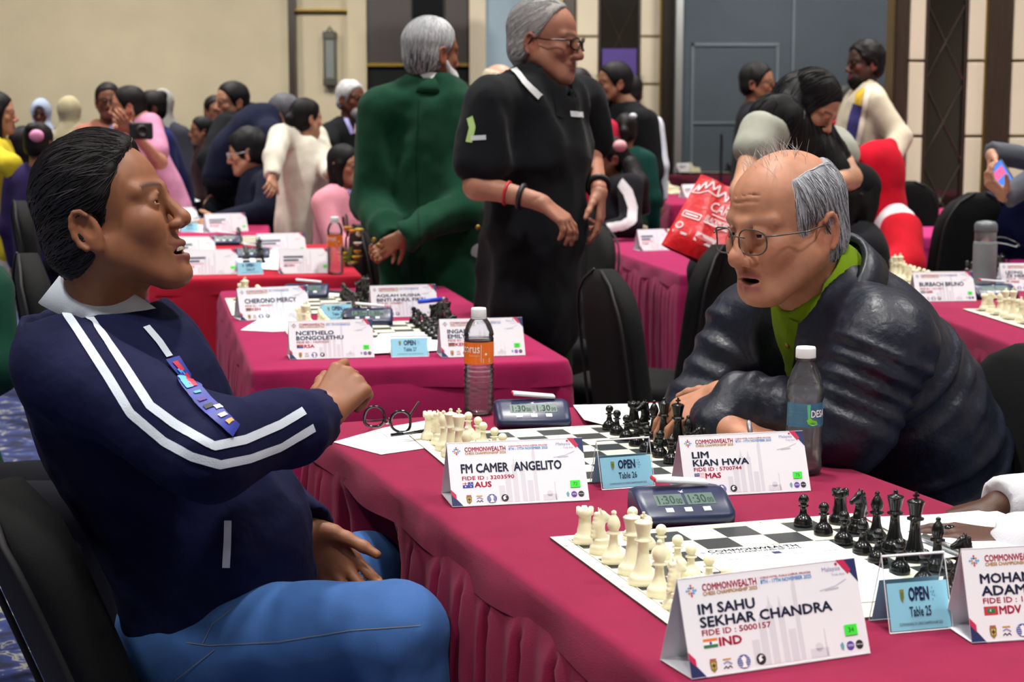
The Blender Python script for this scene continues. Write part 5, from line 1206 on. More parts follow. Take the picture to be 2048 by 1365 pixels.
def person(label, head, face, pose='stand', lean=0.0, s=None, seat=.46, hyaw=0.0, hpitch=0.0, hroll=0.0, hs=1.0, skin='#9c6a4e', hair=('short', '#15120f'), top=None, bottom=None, bare=0.0,
           armL=None, armR=None, handL={}, handR={}, st={}, res=.016, hres=.006, hand_res=.0045, belly=0.0, wide=1.0, girth=1.0, infl=.012, hem=.0, fold=.004, beard=None, legs=True, headw=None, post=None, quilt=None,
           nohead=False, neckr=.054, name='person', collar=None, jname='shirt', over=None, legpts=None, arms=True, kneeL=None, kneeR=None, trap=.78, neckcut=1.0, vneck=0.0):
    """head: pixel x, y and depth of the head centre. face: heading in degrees (0 right, 90 away, 180 left, 270 to the camera)"""
    H = A3(P(*head)); B = axes(face)
    if s is None:
        s = 1.0
        if pose == 'stand':
            for _ in range(6): J = skel(s, pose, lean, wide); s *= H[2] / (J['head'][2] + .92 * s)
    J = skel(s, pose, lean, wide); pel = H - B @ J['head']
    W_ = {k: pel + B @ v for k, v in J.items() if k[0] != '_'}; f = B @ J['_f']; u = B @ J['_u']; l = B[:, 1]; W_['head'] = H
    if over:
        for k, v in over.items(): W_[k] = A3(P(*v)) if abs(v[1]) > 20 else A3(v)
        u = _n(W_['neck'] - W_['pel']); f = _n(f - u * (f @ u)); l = _n(np.cross(u, f))
    root = np.array([W_['pel'][0], W_['pel'][1], 0.0])
    hsx = hs * (s if s < .9 else max(.92, min(1.04, s))); HM = axes(face + hyaw, hpitch, hroll)
    # arms
    def arm(sg, spec):
        S_ = W_['sh' + ('L' if sg > 0 else 'R')]
        spec = spec or 'down'
        if isinstance(spec, str):
            e, w = {'down': ((-.02, .05, -.285), (.07, .0, -.25)), 'fwd': ((.05, .05, -.27), (.22, -.03, -.02)), 'table': ((.13, .06, -.24), (.22, -.08, -.03)), 'up': ((.08, .05, -.25), (.10, -.03, .21)), 'cross': ((.06, .08, -.25), (.16, -.2, .02))}[spec]
            E = S_ + s * (f * e[0] + l * sg * e[1] + np.array([0, 0, 1]) * e[2]); Wr = E + s * (B[:, 0] * w[0] + l * sg * w[1] + np.array([0, 0, 1]) * w[2])
        else:
            E, Wr = [A3(P(*q)) if abs(q[1]) > 20 else A3(q) for q in spec]
        return S_, E, Wr
    aL, aR = arm(1, armL), arm(-1, armR)
    def torso(i, g=1.0):
        r = [cone(W_['pel'], W_['waist'], (.158 * g + i) * s, (.148 * g + i) * s, .05, ax=f, fl=.74), cone(W_['waist'], W_['chest'], (.148 * g + i) * s, (.160 * g * wide + i) * s, .05, ax=f, fl=.72),
             cone(W_['chest'], W_['shl'] - u * .02 * s, (.155 * g * wide + i) * s, (.125 * g * wide + i) * s, .05, ax=f, fl=.66), cone(W_['shL'] * .82 + W_['shR'] * .18, W_['shR'] * .82 + W_['shL'] * .18, (.060 + i) * s, None, .05),
             cone(W_['neck'] - u * .02 * s, W_['shL'] * .6 + W_['shl'] * .4, (.048 + i * .7) * s * trap, (.048 + i) * s * trap, .03), cone(W_['neck'] - u * .02 * s, W_['shR'] * .6 + W_['shl'] * .4, (.048 + i * .7) * s * trap, (.048 + i) * s * trap, .03)]
        if belly: c = W_['waist'] * .8 + W_['pel'] * .2 + f * belly * .7 * s; r.append(ell(c, np.array((.10 + belly * .5, .15 * g, .15)) * s, np.stack([f, l, u], 1), .08))
        return r
    def armp(a, i, q=None, upto=1.0, k=.03):
        r = [cone(a[0], a[1], (.053 + i) * s, (.043 + i) * s, k, quilt=q)]
        if upto > 0: r.append(cone(a[1], a[1] + (a[2] - a[1]) * upto, (.042 + i) * s, (.030 + i * (1.0 if upto == 1 else .9)) * s, k, quilt=q))
        return r
    body_parts = []
    # body: torso and arms under the clothes, then head and hands at finer grids, one mesh
    pr = torso(-.03, girth) + (armp(aL, -.004 if bare else -.012) + armp(aR, -.004 if bare else -.012) if arms else []) + [cone(W_['neck'] - u * .03, H - HM[:, 2] * .03 * hsx - HM[:, 0] * .02 * hsx, (neckr + .006) * hsx, neckr * .92 * hsx, .03)]
    body_parts.append(('body', solid(pr, res if not bare else min(res, .012))))
    if not nohead:
        stx = dict(st); stx['eyes'] = hres <= .0045; hp = head_prims(H, HM, hsx, stx) + [cone(H - HM[:, 2] * .055 * hsx - HM[:, 0] * .022 * hsx, W_['neck'] - u * .02 * s, neckr * hsx, (neckr + .004) * hsx, .025)]
        body_parts.append(('head', solid(hp, hres, pad=.02)))
    hl = dict(d=aL[2] - aL[1], p=-l if pose != 'table' else (0, 0, -1)); hl.update(handL); hr = dict(d=aR[2] - aR[1], p=l); hr.update(handR)
    if arms:
        for a, hh, rt in ((aL, hl, False), (aR, hr, True)):
            if hh.get('off'): continue
            hh = {k: v for k, v in hh.items() if k != 'off'}; hpz = hand_prims(a[2], right=rt, s=hsx if 's' not in hh else hh.pop('s'), **hh) + [cone(a[2] + (a[1] - a[2]) * .25, a[2] + _n(hh['d']) * .012, .029 * s, .024 * s, .012)]
            body_parts.append(('hand', solid(hpz, hand_res, pad=.015)))
    V = []; F = []; C = []; o_ = 0
    for kind, (v, q) in body_parts:
        V.append(v); F.append(q + o_); o_ += len(v)
        C.append(head_color(v, H, HM, hsx, skin, dict(st, eyes=hres <= .0045)) if kind == 'head' else np.tile(np.array(lin(skin)) * (1.0 if kind != 'hand' else .97), (len(v), 1)))
    b = link(bpy.data.objects.new(name, np_mesh(name, np.concatenate(V) - root, np.concatenate(F), M_SKIN, True, np.concatenate(C)))); b.location = root
    tag(b, label, 'person', 'people in the hall')
    rec = dict(body=b, root=root, W=W_, H=H, HM=HM, hs=hsx, f=f, l=l, u=u, aL=aL, aR=aR, s=s, garment={})
    def add(nm, vf, m, col=None):
        o = link(bpy.data.objects.new(nm, np_mesh(nm, vf[0] - root, vf[1], m, True, None if col is None else np.tile(np.array(lin(col)), (len(vf[0]), 1)))), b); rec['garment'][nm] = vf; return o
    rec['add'] = add
    if hair and hair[0] != 'none' and not nohead:
        nm = {'hijab': 'headscarf', 'hood': 'hood', 'cap': 'beanie'}.get(hair[0], 'hair')
        hv = solid(hair_prims(H, HM, hsx, hair[0], st), hres * 1.0, strands(0, len(PEOPLE) * .37, st.get('hamp', .0022 if nm == 'hair' else .003), st.get('hsc', (45, 45, 10) if nm == 'hair' else (14, 14, 6))), pad=.02)
        add(nm, hv, M_HAIR if nm == 'hair' else cloth(hair[1], 'scarf ' + hair[1]), hair[1] if nm == 'hair' else None)
    if beard: add('beard', solid(hair_prims(H, HM, hsx, beard[0], st), hres, strands(0, 3.3, .003, (60, 60, 14))), M_HAIR, beard[1])
    if not nohead and hres <= .0045:
        for y in (-1, 1):
            c = H + HM @ (np.array((.0735, y * .031, 0)) * hsx); v, q = lathe([(.0128 * math.sin(t), .0128 * math.cos(t)) for t in [.02] + [i * PI / 12 for i in range(1, 12)] + [PI - .02]], 16, True)
            R_ = HM @ np.array([[0, 0, 1], [0, 1, 0], [-1, 0, 0]]); gz = math.radians(st.get('gaze', 0)); v = [c + hsx * (R_ @ np.array(x)) - root for x in v]
            ob('eye', v, q, [M_EYE, M_IRIS], b, True, [1 if i < 16 * 2 else 0 for i in range(len(q))])
    if top:
        tcol, slv = top; up = 1.0 if slv == 'long' else 0.0
        pr = torso(infl, girth)
        if hem: pr.append(cone(W_['pel'] - np.array([0, 0, hem * s]), W_['pel'], (.165 * girth + infl + .01) * s, (.158 * girth + infl) * s, .04, ax=f, fl=.76))
        if arms:
            if slv == 'long': pr += armp(aL, infl, quilt) + armp(aR, infl, quilt)
            elif slv == 'short':
                for a in (aL, aR): pr.append(cone(a[0], a[0] + (a[1] - a[0]) * .72, (.058 + infl) * s, (.060 + infl) * s, .03))
            elif slv == 'cap':
                for a in (aL, aR): pr.append(cone(a[0], a[0] + (a[1] - a[0]) * .3, (.058 + infl) * s, (.062 + infl) * s, .03))
            if slv in ('short', 'cap'):
                for a in (aL, aR):
                    fr = .80 if slv == 'short' else .42; d_ = _n(a[1] - a[0]); pr.append(('bplane', a[0] + (a[1] - a[0]) * fr, d_, a))
        pl = [x for x in pr if isinstance(x, tuple)]; pr = [x for x in pr if not isinstance(x, tuple)]
        pr.append(ell(W_['neck'] + u * .035 * s + f * .01 * s, np.array((.078, .072, .060)) * s * neckcut, np.stack([f, l, u], 1), .012, 's'))
        if vneck: pr.append(cone(W_['neck'] + f * .07 * s + u * .03 * s, W_['neck'] + f * (.115 + .02 * vneck) * s - u * (.07 * vneck) * s, .050 * s, .014 * s, .008, 's'))
        if arms and slv == 'long':
            for a, hh in ((aL, hl), (aR, hr)): d_ = _n(a[2] - a[1]); pr.append(ell(a[2] + d_ * .060 * s, .058 * s, None, .005, 's'))
        if pose == 'stand' and not hem: pr.append(plane(W_['pel'] - np.array([0, 0, .08 * s]), (0, 0, -1)))
        pst = post or folds(fold, (9, 9, 4.5), seed=len(PEOPLE), amp2=fold * .25, sc2=26)
        add(jname, solid(pr, res, pst), tcol if not isinstance(tcol, str) else cloth(tcol))
    if bottom:
        pr = [ell(W_['pel'] - np.array([0, 0, .03 * s]), np.array((.125, .165, .13)) * s * girth, np.stack([B[:, 0], l, np.array([0, 0, 1.])], 1), .04)]
        for n, sg in (('L', 1), ('R', -1)):
            h = W_['hip' + n]
            kk = kneeL if n == 'L' else kneeR
            if pose == 'stand': k_ = np.array([h[0], h[1], 0]) + B[:, 0] * .03 * s + l * sg * .01; k_[2] = .49 * s; an = k_ - B[:, 0] * .03 * s; an[2] = .045; pr += [cone(h, k_, .092 * s * girth, .066 * s, .03), cone(k_, an, .066 * s, .052 * s, .02)]
            else:
                k_ = A3(P(*kk)) if kk else h + B[:, 0] * .40 * s + l * sg * .05 + np.array([0, 0, .0]); an = k_ + B[:, 0] * .02; an[2] = .07; pr += [cone(h, k_, .090 * s * girth, .066 * s, .03), cone(k_, an, .066 * s, .050 * s, .02)]
            ft = an.copy(); ft[2] = .04; rec['ft' + n] = ft
        add('trousers', solid(pr, max(res, .012), folds(.003, (8, 8, 8), seed=5, amp2=.001)), bottom if not isinstance(bottom, str) else cloth(bottom))
        for n in 'LR':
            ft = rec['ft' + n]; add('shoe', solid([cone(ft + np.array([0, 0, .0]), ft + B[:, 0] * .15 * s, .042 * s, .036 * s, .02, ax=(0, 0, 1), fl=.9), plane(np.array([0, 0, .004]), (0, 0, -1))], .012), mat('black shoe', '#141416', .4))
    PEOPLE[label] = rec; return rec
def glasses_on(rec, col, w=.030, h=.020, zoff=.0, thick=.0016, rim=True):
    H, M, s, root, b = rec['H'], rec['HM'], rec['hs'], rec['root'], rec['body']; L = lambda p: Vector(H + M @ (np.array(p, float) * s) - root); m = mat('frame ' + col, col, .3, metal=.5)
    g = None
    for y in (-1, 1):
        lp = [L((.104 - .010 * abs(math.cos(a)) ** 2 * (1 if y * math.cos(a) > 0 else -.3), y * .0325 + w / 2 * math.copysign(abs(math.cos(a)) ** .6, math.cos(a)), -.004 + zoff + h * math.copysign(abs(math.sin(a)) ** .7, math.sin(a)))) for a in [2 * PI * k / 24 for k in range(24)]]
        v, f = tube(lp, thick * s, 6, True)
        if g is None: g = ob('glasses', v, f, m, b, True)
        else: ob('rim', v, f, m, g, True)
        ob('lens', lp, [tuple(range(24))], M_LENS, g)
        v, f = tube([L((.098, y * (.0325 + w * .52), .006 + zoff)), L((.085, y * .072, .006 + zoff)), L((.03, y * .082, .004 + zoff)), L((-.012, y * .084, .008 + zoff)), L((-.026, y * .082, -.012 + zoff))], thick * s, 6); ob('temple', v, f, m, g, True)
    v, f = tube([L((.104, -.018, .002 + zoff)), L((.110, 0, .005 + zoff)), L((.104, .018, .002 + zoff))], thick * s, 6); ob('bridge', v, f, m, g, True)
# ------------------------------------------------------------------ the smiling man in the navy track jacket (left)
M_NAVY = mat('cloth navy jersey', '#0a0f34', .85, var=.08, vscale=14, bump=.55, bscale=16, bdist=.012, spec=.2)
M_JEAN = mat('blue denim', '#2f5a96', .85, var=.28, vscale=5, bump=.5, bscale=1100, bdist=.001)
M_WSTR = cloth('#c9d2dd', 'white stripe knit', var=.04)
st1 = dict(drop=.010, open=.0075, smile=.012, fold=1, nose=.92, jaw=1.0, fat=.001, earx=-.014, dx=.90, slit=.0017, mw=1.25, crow=0, hairline=(.062, .078), thick=1.15, brow='#20150f', stubble='#5a4a40', stubk=.25, lip='#7c463c', hsc=(20, 70, 60), hamp=.0025, flush='#9a5f44')
m1 = person('man in a navy track jacket with white sleeve stripes, seated in profile at left', (222, 436, 2.62), 20, 'sit', -18, 1.04, hyaw=-25, hpitch=19, hs=.985, skin='#8e5c40', hair=('short', '#0b0a0b'), top=(M_NAVY, 'long'),
    bottom=None, st=st1, res=.009, hres=.0030, hand_res=.003, belly=.05, girth=1.08, infl=.018, fold=.011, wide=1.06, neckr=.060, trap=.45, neckcut=1.5,
    over=dict(neck=(190, 640, 2.68), pel=(430, 1225, 2.72), waist=(390, 1060, 2.72), chest=(275, 840, 2.69), shl=(195, 745, 2.68), shR=(128, 742, 2.50), shL=(290, 735, 2.86), hipR=(470, 1285, 2.62), hipL=(510, 1225, 2.82)),
    armR=((418, 905, 2.36), (640, 840, 2.56)), armL=((505, 1000, 2.93), (602, 1058, 2.80)),
    handR=dict(d=(.42, .50, .52), p=(-.35, .35, -.85), curl=(.70, 1.05, 1.15, 1.2), spread=.03, s=1.02, thumb=(.45, .8, .5)), handL=dict(d=(.66, -.12, -.72), p=(.2, -.95, .15), curl=(.35, .4, .45, .5), spread=.04, s=1.12, thumb=(.45, .85, .2)))
A_ = m1['add']; R1 = m1['root']; B1 = m1['body']
jk = m1['garment']['shirt']
# jeans
pr = [ell(m1['W']['pel'] + np.array([0, 0, -.03]), (.16, .19, .125), axes(20), .05)]
for hp, kp, kr in (((470, 1292, 2.60), (800, 1264, 2.44), 1), ((520, 1225, 2.84), (738, 1150, 2.92), 0)):
    h = A3(P(*hp)); k_ = A3(P(*kp)); an = k_ + np.array([.02, .01, 0]); an[2] = .07
    pr += [cone(h, k_, .098, .070, .03), cone(k_, an, .070, .052, .02)]
jn = solid(pr, .009, folds(.005, (10, 10, 10), seed=2, amp2=.0015, sc2=40)); A_('jeans', jn, M_JEAN)
for q in ((800, 1264, 2.44), (738, 1150, 2.92)):
    k_ = A3(P(*q)); ft = np.array([k_[0] + .02, k_[1] + .01, .04]); A_('shoe', solid([cone(ft, ft + np.array([.15, .05, 0]), .045, .038, .02), plane(np.array([0, 0, .004]), (0, 0, -1))], .012), mat('black shoe', '#141416', .4))
M_STITCH = mat('tan stitching', '#6a6f78', .7)
for L_ in ([(372, 1286), (420, 1292), (500, 1288), (560, 1284), (700, 1262), (840, 1252)], [(405, 1290), (425, 1250), (470, 1215)], [(430, 1300), (350, 1362)]): ribbon_on('seam', jn, L_, .0015, M_STITCH, B1, R1, .0012, 50)
# sleeve stripes
for L_ in ([(118, 606), (160, 668), (215, 752), (262, 828), (330, 885), (384, 914), (440, 930), (500, 918), (560, 896), (628, 856)], [(146, 598), (196, 655), (250, 735), (300, 812), (352, 850), (390, 872), (428, 893), (490, 880), (560, 850), (608, 822)]):
    ribbon_on('sleeve_stripe', jk, L_, .0125, M_WSTR, B1, R1, .0018, 120)
ribbon_on('pocket_edge', jk, [(455, 1042), (454, 1090), (452, 1136)], .0115, M_WSTR, B1, R1, .002, 20)
# collar and placket
nk = m1['W']['neck']; ax = rotM(axes(20), 'y', 24)
collar_band('collar', nk + np.array([.026, .008, -.020]), ax, .116, .096, .072, M_WSTR, B1, R1, 50, .008, .02, .95)
ribbon_on('zip_placket', jk, [(292, 655), (318, 685), (338, 715)], .012, M_WSTR, B1, R1, .003, 20)
# lanyard with printed band and badge
M_LAN = mat('deep blue lanyard', '#1b2a8c', .5, var=.25, vscale=40)
lan = ribbon_on('lanyard', jk, [(342, 720), (372, 765), (408, 808), (440, 838), (468, 864)], .026, M_LAN, B1, R1, .006, 50)
for L_, c_, w_ in (([(346, 728), (360, 746)], '#c01f38', .010), ([(364, 752), (388, 780)], '#c01f38', .010), ([(352, 742), (364, 757)], '#2f9be0', .008), ([(360, 760), (380, 783)], '#4aa8ea', .010), ([(392, 790), (396, 794)], '#3ea0a0', .010), ([(402, 804), (407, 809)], '#4a2a80', .012), ([(414, 816), (421, 823)], '#101418', .014), ([(432, 818), (438, 824)], '#e0e4ea', .010), ([(440, 834), (446, 839)], '#e8e4d0', .012), ([(452, 844), (458, 850)], '#d8a85a', .012)):
    ribbon_on('printed_patch', jk, L_, w_, flat(c_), lan, R1, .0075, 8)
bdg = [P(528, 1005, 2.70), P(541, 1003, 2.72), P(586, 1105, 2.66), P(585, 1128, 2.64)]; o = ob('badge', [q - Vector(R1) for q in bdg] + [q - Vector(R1) + Vector((.002, .003, 0)) for q in bdg], [(0, 1, 2, 3), (7, 6, 5, 4), (0, 4, 5, 1), (1, 5, 6, 2), (2, 6, 7, 3), (3, 7, 4, 0)], mat('badge card', '#9aa4c0', .4), B1)
# teeth
def teeth(rec, z0, x=.078, h=.006, n=8, col=M_TEETH):
    H, M, s, root, b = rec['H'], rec['HM'], rec['hs'], rec['root'], rec['body']
    bm = bmesh.new()
    for k in range(n):
        a = math.radians(-52 + 104 * (k + .5) / n); c = np.array((x - .016 + .018 * math.cos(a), .0195 * math.sin(a), z0)); T = Matrix.Translation(Vector(H + M @ (c * s) - root)) @ Matrix([list(r) + [0] for r in M] + [[0, 0, 0, 1]]).to_4x4()
        bm_box(bm, (0, 0, 0), (.004 * s, .0046 * s, h * s), a, .0012 * s, T)
    return bm_ob('teeth', bm, col, b, True)
teeth(m1, -.0772, .087)
ribs = M_NAVY

# ------------------------------------------------------------------ the man with grey hair and glasses in the quilted jacket (right)
M_PUFF = mat('dark navy quilted nylon', '#121826', .42, spec=.45, var=.12, vscale=10, bump=.35, bscale=60, bdist=.006)
st2 = dict(wrinkle=1, crow=1, mw=1.1, open=.0085, smile=-.002, fold=1, nose=1.22, jaw=1.12, fat=.006, earx=-.018, slit=.0024, brow='#8a7a6e', browk=.25, lip='#a8625e', stubble='#9c9088', stubk=.2, flush='#b8604e', hsc=(70, 70, 8), hamp=.0024)
def quilt_post(A, X_, Y_, Z_):
    near = np.abs(A) < .05; n = NOISE(X_, Y_ + 3, Z_, (9, 9, 16)) * .006 + NOISE(X_ + 2, Y_, Z_, (24, 24, 34)) * .0028; return np.where(near, A - n, A)
m2 = person('man with grey hair, glasses and a quilted navy jacket leaning on folded arms', (1566, 452, 3.13), 196, 'sit', 22, 1.05, hyaw=20, hpitch=-7, hs=1.08, skin='#b57e62', hair=('sides', '#8d9096'), top=None, bottom='#20222c', st=st2,
    res=.010, hres=.0030, hand_res=.003, girth=1.1, infl=.03, neckr=.064, wide=1.05,
    over=dict(neck=(1640, 585, 3.19), pel=(1825, 985, 3.36), waist=(1800, 850, 3.30), chest=(1725, 720, 3.24), shl=(1660, 640, 3.20), shL=(1765, 690, 3.02), shR=(1515, 655, 3.38)),
    armR=((1402, 838, 3.34), (1446, 853, 3.05)), armL=((1690, 860, 3.00), (1452, 786, 3.12)),
    handR=dict(d=(.86, -.42, -.12), p=(.0, .3, -1), curl=(.5, .6, .7, .8), thumb=(.6, .8, .2)), handL=dict(d=(-.80, .10, -.40), p=(.0, .45, -.9), curl=(.30, .35, .40, .5), spread=.10, s=1.05))
W = m2['W']; f2, u2, l2 = m2['f'], m2['u'], m2['l']; B2, R2 = m2['body'], m2['root']
def bands(a, b, ra, rb, n, k, fl, ax, fat=.018):
    """quilted jacket: a stack of puffed rolls along a to b"""
    r = []
    for i in range(n):
        t0, t1 = (i + .12) / n, (i + .88) / n; q0, q1 = a + (b - a) * t0, a + (b - a) * t1; rr = ra + (rb - ra) * (t0 + t1) / 2
        r.append(cone(q0, q1, rr - .002, rr - .002, k, ax=ax, fl=fl) if ax is not None else cone(q0, q1, rr, rr, k)); 
    return r
def roll(a, b, ra, rb, n, fl=1.0, ax=None, k=.016, amp=.013):
    r = [cone(a, b, ra, rb, .035, ax=ax, fl=fl)]
    d = _n(b - a); Ln = np.linalg.norm(b - a)
    for i in range(n):
        t = (i + .5) / n; c = a + (b - a) * t; rr = ra + (rb - ra) * t; e1 = _n(np.cross(d, (0.3, .5, .8))) if ax is None else _n(np.asarray(ax) - d * (np.asarray(ax) @ d)); e2 = np.cross(d, e1)
        r.append(ell(c, (rr * fl + amp, rr + amp, Ln / n * .62), np.stack([e1, e2, d], 1), .010))
    return r
pr = []
pr += roll(W['pel'] - u2 * .10, W['waist'] + u2 * .02, .218, .205, 4, .86, f2)
pr += roll(W['waist'] + u2 * .02, W['chest'] + u2 * .0, .200, .195, 3, .84, f2)
pr += roll(W['chest'], W['shl'] - u2 * .01, .180, .135, 2, .78, f2)
pr += [cone(W['shL'] * .8 + W['shR'] * .2, W['shR'] * .8 + W['shL'] * .2, .092, .092, .05), cone(W['neck'], W['shL'] * .6 + W['shl'] * .4, .080, .085, .03), cone(W['neck'], W['shR'] * .6 + W['shl'] * .4, .080, .08, .03)]
for a in (m2['aL'], m2['aR']): pr += roll(a[0], a[1], .098, .078, 5 if a is m2['aL'] else 4, k=.012, amp=.009) + roll(a[1], a[2] + (a[1] - a[2]) * .10, .070, .050, 4, amp=.007)
# open front and neck
pr += [ell(W['neck'] + u2 * .05 + f2 * .03, (.108, .094, .088), np.stack([f2, l2, u2], 1), .012, 's')]
c0 = W['chest'] + f2 * .17
pr += [cone(W['neck'] + f2 * .11 + u2 * .0, W['waist'] + f2 * .22, .072, .026, .012, 's')]
jk2 = solid(pr, .0075, quilt_post); m2['add']('quilted_jacket', jk2, M_PUFF)
collar_band('jacket_collar', W['neck'] - u2 * .02, rotM(np.stack([f2, l2, u2], 1), 'y', 10), .122, .112, .058, M_PUFF, B2, R2, 120, .014, .03, 1.0)
# green shirt under it
M_LIME = cloth('#718f14', 'olive green cotton', var=.08)
pr = [cone(W['pel'], W['waist'], .16, .165, .04, ax=f2, fl=.85), cone(W['waist'], W['chest'], .165, .165, .04, ax=f2, fl=.84), cone(W['chest'], W['shl'], .155, .12, .04, ax=f2, fl=.80), cone(W['neck'] - u2 * .02, W['shl'], .085, .09, .03), ell(W['neck'] + u2 * .05 + f2 * .02, (.070, .066, .060), np.stack([f2, l2, u2], 1), .01, 's')]
sh2 = solid(pr, .009, folds(.003, (9, 9, 5), 4)); m2['add']('shirt', sh2, M_LIME)
ck = rotM(np.stack([f2, l2, u2], 1), 'y', 14); collar_band('shirt_collar', W['neck'] - u2 * .002, ck,   .104, .088, .066, M_LIME, B2, R2, 46, .005, .05, .96)
ribbon_on('placket', sh2, [(1588, 640), (1580, 720), (1572, 800), (1568, 850)], .026, cloth('#6a8a14', 'olive placket'), B2, R2, .003, 30)
for q in ((1578, 690), (1572, 775)):
    bt = BVHTree.FromPolygons([Vector(v) for v in sh2[0]], [tuple(map(int, x)) for x in sh2[1]]); h, nn, _, _ = bt.ray_cast(Vector((0, 0, CAM_Z)), ray(*q).normalized())
    if h:
        v, f = lathe([(.0055, 0), (.006, .001), (.005, .0022), (.0005, .0018)], 14); Rm = nn.to_track_quat('Z', 'Y').to_matrix(); ob('button', [Rm @ Vector(x) + h + nn * .004 - Vector(R2) for x in v], f, mat('olive button', '#a08a2a', .3), B2, True)
glasses_on(m2, '#5a5450', .050, .0205, -.004, .0014)
teeth(m2, -.0705, .079, .005)
# wispy white hairs standing on the bald crown
rg = random.Random(3); ps = []
for i in range(70):
    a = rg.uniform(-1, 1); c = np.array((.02 + rg.uniform(-.05, .03), rg.uniform(-.05, .05), 0.0)); c[2] = .038 + .083 * math.sqrt(max(0, 1 - ((c[0] + .015) / .097) ** 2 - (c[1] / .076) ** 2)); d = np.array((rg.uniform(-.3, .7), rg.uniform(-.6, .6), 1.0)); d = d / np.linalg.norm(d) * rg.uniform(.012, .035); b_ = np.array((rg.uniform(-.012, .012), rg.uniform(-.012, .012), 0))
    q = [m2['H'] + m2['HM'] @ ((c + d * t + b_ * t * t) * m2['hs']) - R2 for t in (0, .5, 1)]; ps.append(tube(q, [.0005, .0004, .0002], 3))
o = ob('wispy_hair', *merge(ps), mat('white hair strand', '#c9c9cc', .5), B2); o['kind'] = 'stuff'
def strand_hair(rec, mask, n, seed, col, r=.0007, ln=.05, fall=(0, 0, -1), name='hair_strands', lift=.002, key='hair', swirl=.15):
    """fine strands lying along the hair mass, following the fall direction in the head frame"""
    H, M, s, root, b = rec['H'], rec['HM'], rec['hs'], rec['root'], rec['body']; V, F = rec['garment'][key]; rs = np.random.RandomState(seed)
    bt = BVHTree.FromPolygons([Vector(v) for v in V], [tuple(map(int, q)) for q in F]); q = (V - H) @ M / s; ok = np.where(mask(q))[0]; pick = ok[rs.randint(0, len(ok), n)]; ps = []
    for i in pick:
        p = Vector(V[i]); pts = []; fd = fall(q[i]) if callable(fall) else fall; d = Vector(M @ (np.array(fd, float) + rs.randn(3) * swirl)).normalized(); st_ = ln * s * rs.uniform(.6, 1.2) / 5
        for k in range(6):
            c, nn, _, _ = bt.find_nearest(p)
            if c is None: break
            pts.append(c + nn * lift * s * (1 if k < 5 else 1.4) - Vector(root)); d = (d - nn * d.dot(nn)).normalized(); p = c + d * st_
        if len(pts) == 6: ps.append(tube(pts, [r * .5, r, r, r, r * .8, r * .3], 3))
    o = ob(name, *merge(ps), mat('strand ' + col, col, .38, var=.3, vscale=200), b); o['kind'] = 'stuff'; return o
strand_hair(m2, lambda q: q[:, 2] > -.07, 1500, 5, '#b4b6bc', .0008, .055, lambda q: (-.35 if q[0] < .03 else -.05, 0, -1), 'hair_strands', .0012)
strand_hair(m2, lambda q: q[:, 2] > -.07, 700, 6, '#5c5e62', .0008, .05, lambda q: (-.35 if q[0] < .03 else -.05, 0, -1), 'hair_strands', .001)
strand_hair(m1, lambda q: q[:, 2] > -.06, 1500, 7, '#1b1a1c', .0008, .06, lambda q: (-1, 0, -.25), 'hair_strands', .0012)
strand_hair(m1, lambda q: (q[:, 2] > .05) & (q[:, 0] > -.01), 260, 8, '#4c4a4c', .0006, .05, lambda q: (-1, 0, .1), 'hair_strands', .0016)
# pen held by the right hand
a = P(1497, 842, 2.98); b_ = P(1504, 886, 2.95); v, f = tube([a, a.lerp(b_, .1), b_], [.003, .0048, .0048], 10); c = (a + b_) / 2
o = ob('pen', [q - c for q in v], f, mat('silver grey pen', '#8c8890', .3, metal=.5), None, True); o.location = c; tag(o, 'silver pen held upright by the man in the quilted jacket', 'pen')
# ------------------------------------------------------------------ standing men in the middle distance
GREEN_ = cloth('#0d3a26', 'bottle green blazer', var=.10, sheen=.05, bump=.5, bscale=300)
st3 = dict(jaw=1.05, hamp=.0012, hsc=(60, 60, 10), hairline=(.060, .076))
g1 = person('grey haired man with a long white beard in a green blazer, hands clasped behind', (866, 108, 6.28), 78, 'stand', -2, hyaw=-38, hs=1.02, skin='#8a5a40', hair=('short', '#8f9194'), beard=('longbeard', '#c6c6c8'), top=(GREEN_, 'long'), bottom='#b9bcc0',
    armL=((742, 410, 6.23), (785, 478, 6.00)), armR=((925, 420, 6.13), (810, 470, 5.94)), handL=dict(d=(-.6, -.3, -.6), p=(-.2, -.9, .3), curl=(.5, .6, .7, .8), s=.85), handR=dict(d=(-.8, -.1, -.5), p=(.2, .9, .1), curl=(.6, .7, .8, .9), s=.85),
    over=dict(shL=(762, 222, 6.23), shR=(915, 225, 6.30)), hem=.30, infl=.022, trap=.9, res=.013, hres=.006, st=st3, fold=.016, girth=1.06, wide=1.02, jname='blazer')
collar_band('shirt_collar', g1['W']['neck'] + np.array([0, 0, .012]), rotM(axes(78), 'y', 12), .078, .070, .05, cloth('#d9dbdd', 'white collar'), g1['body'], g1['root'], 60, .004, .02, .95)
collar_band('blazer_collar', g1['W']['neck'] + np.array([0, 0, -.02]), rotM(axes(78), 'y', 14), .100, .082, .055, GREEN_, g1['body'], g1['root'], 110, .008, .02, .95)
ribbon_on('back_seam', g1['garment']['blazer'], [(838, 200), (832, 330), (838, 470), (850, 600)], .004, cloth('#092c1c', 'dark green seam'), g1['body'], g1['root'], .002, 50)
for q in ((748, 480), (756, 492), (956, 455)):
    v, f = lathe([(.008, 0), (.009, .002), (.006, .004), (.0005, .004)], 10); c = P(q[0], q[1], 5.88); ob('button', [Vector((x[0], -x[2], x[1])) + c - Vector(g1['root']) for x in v], f, M_GOLD, g1['body'], True)
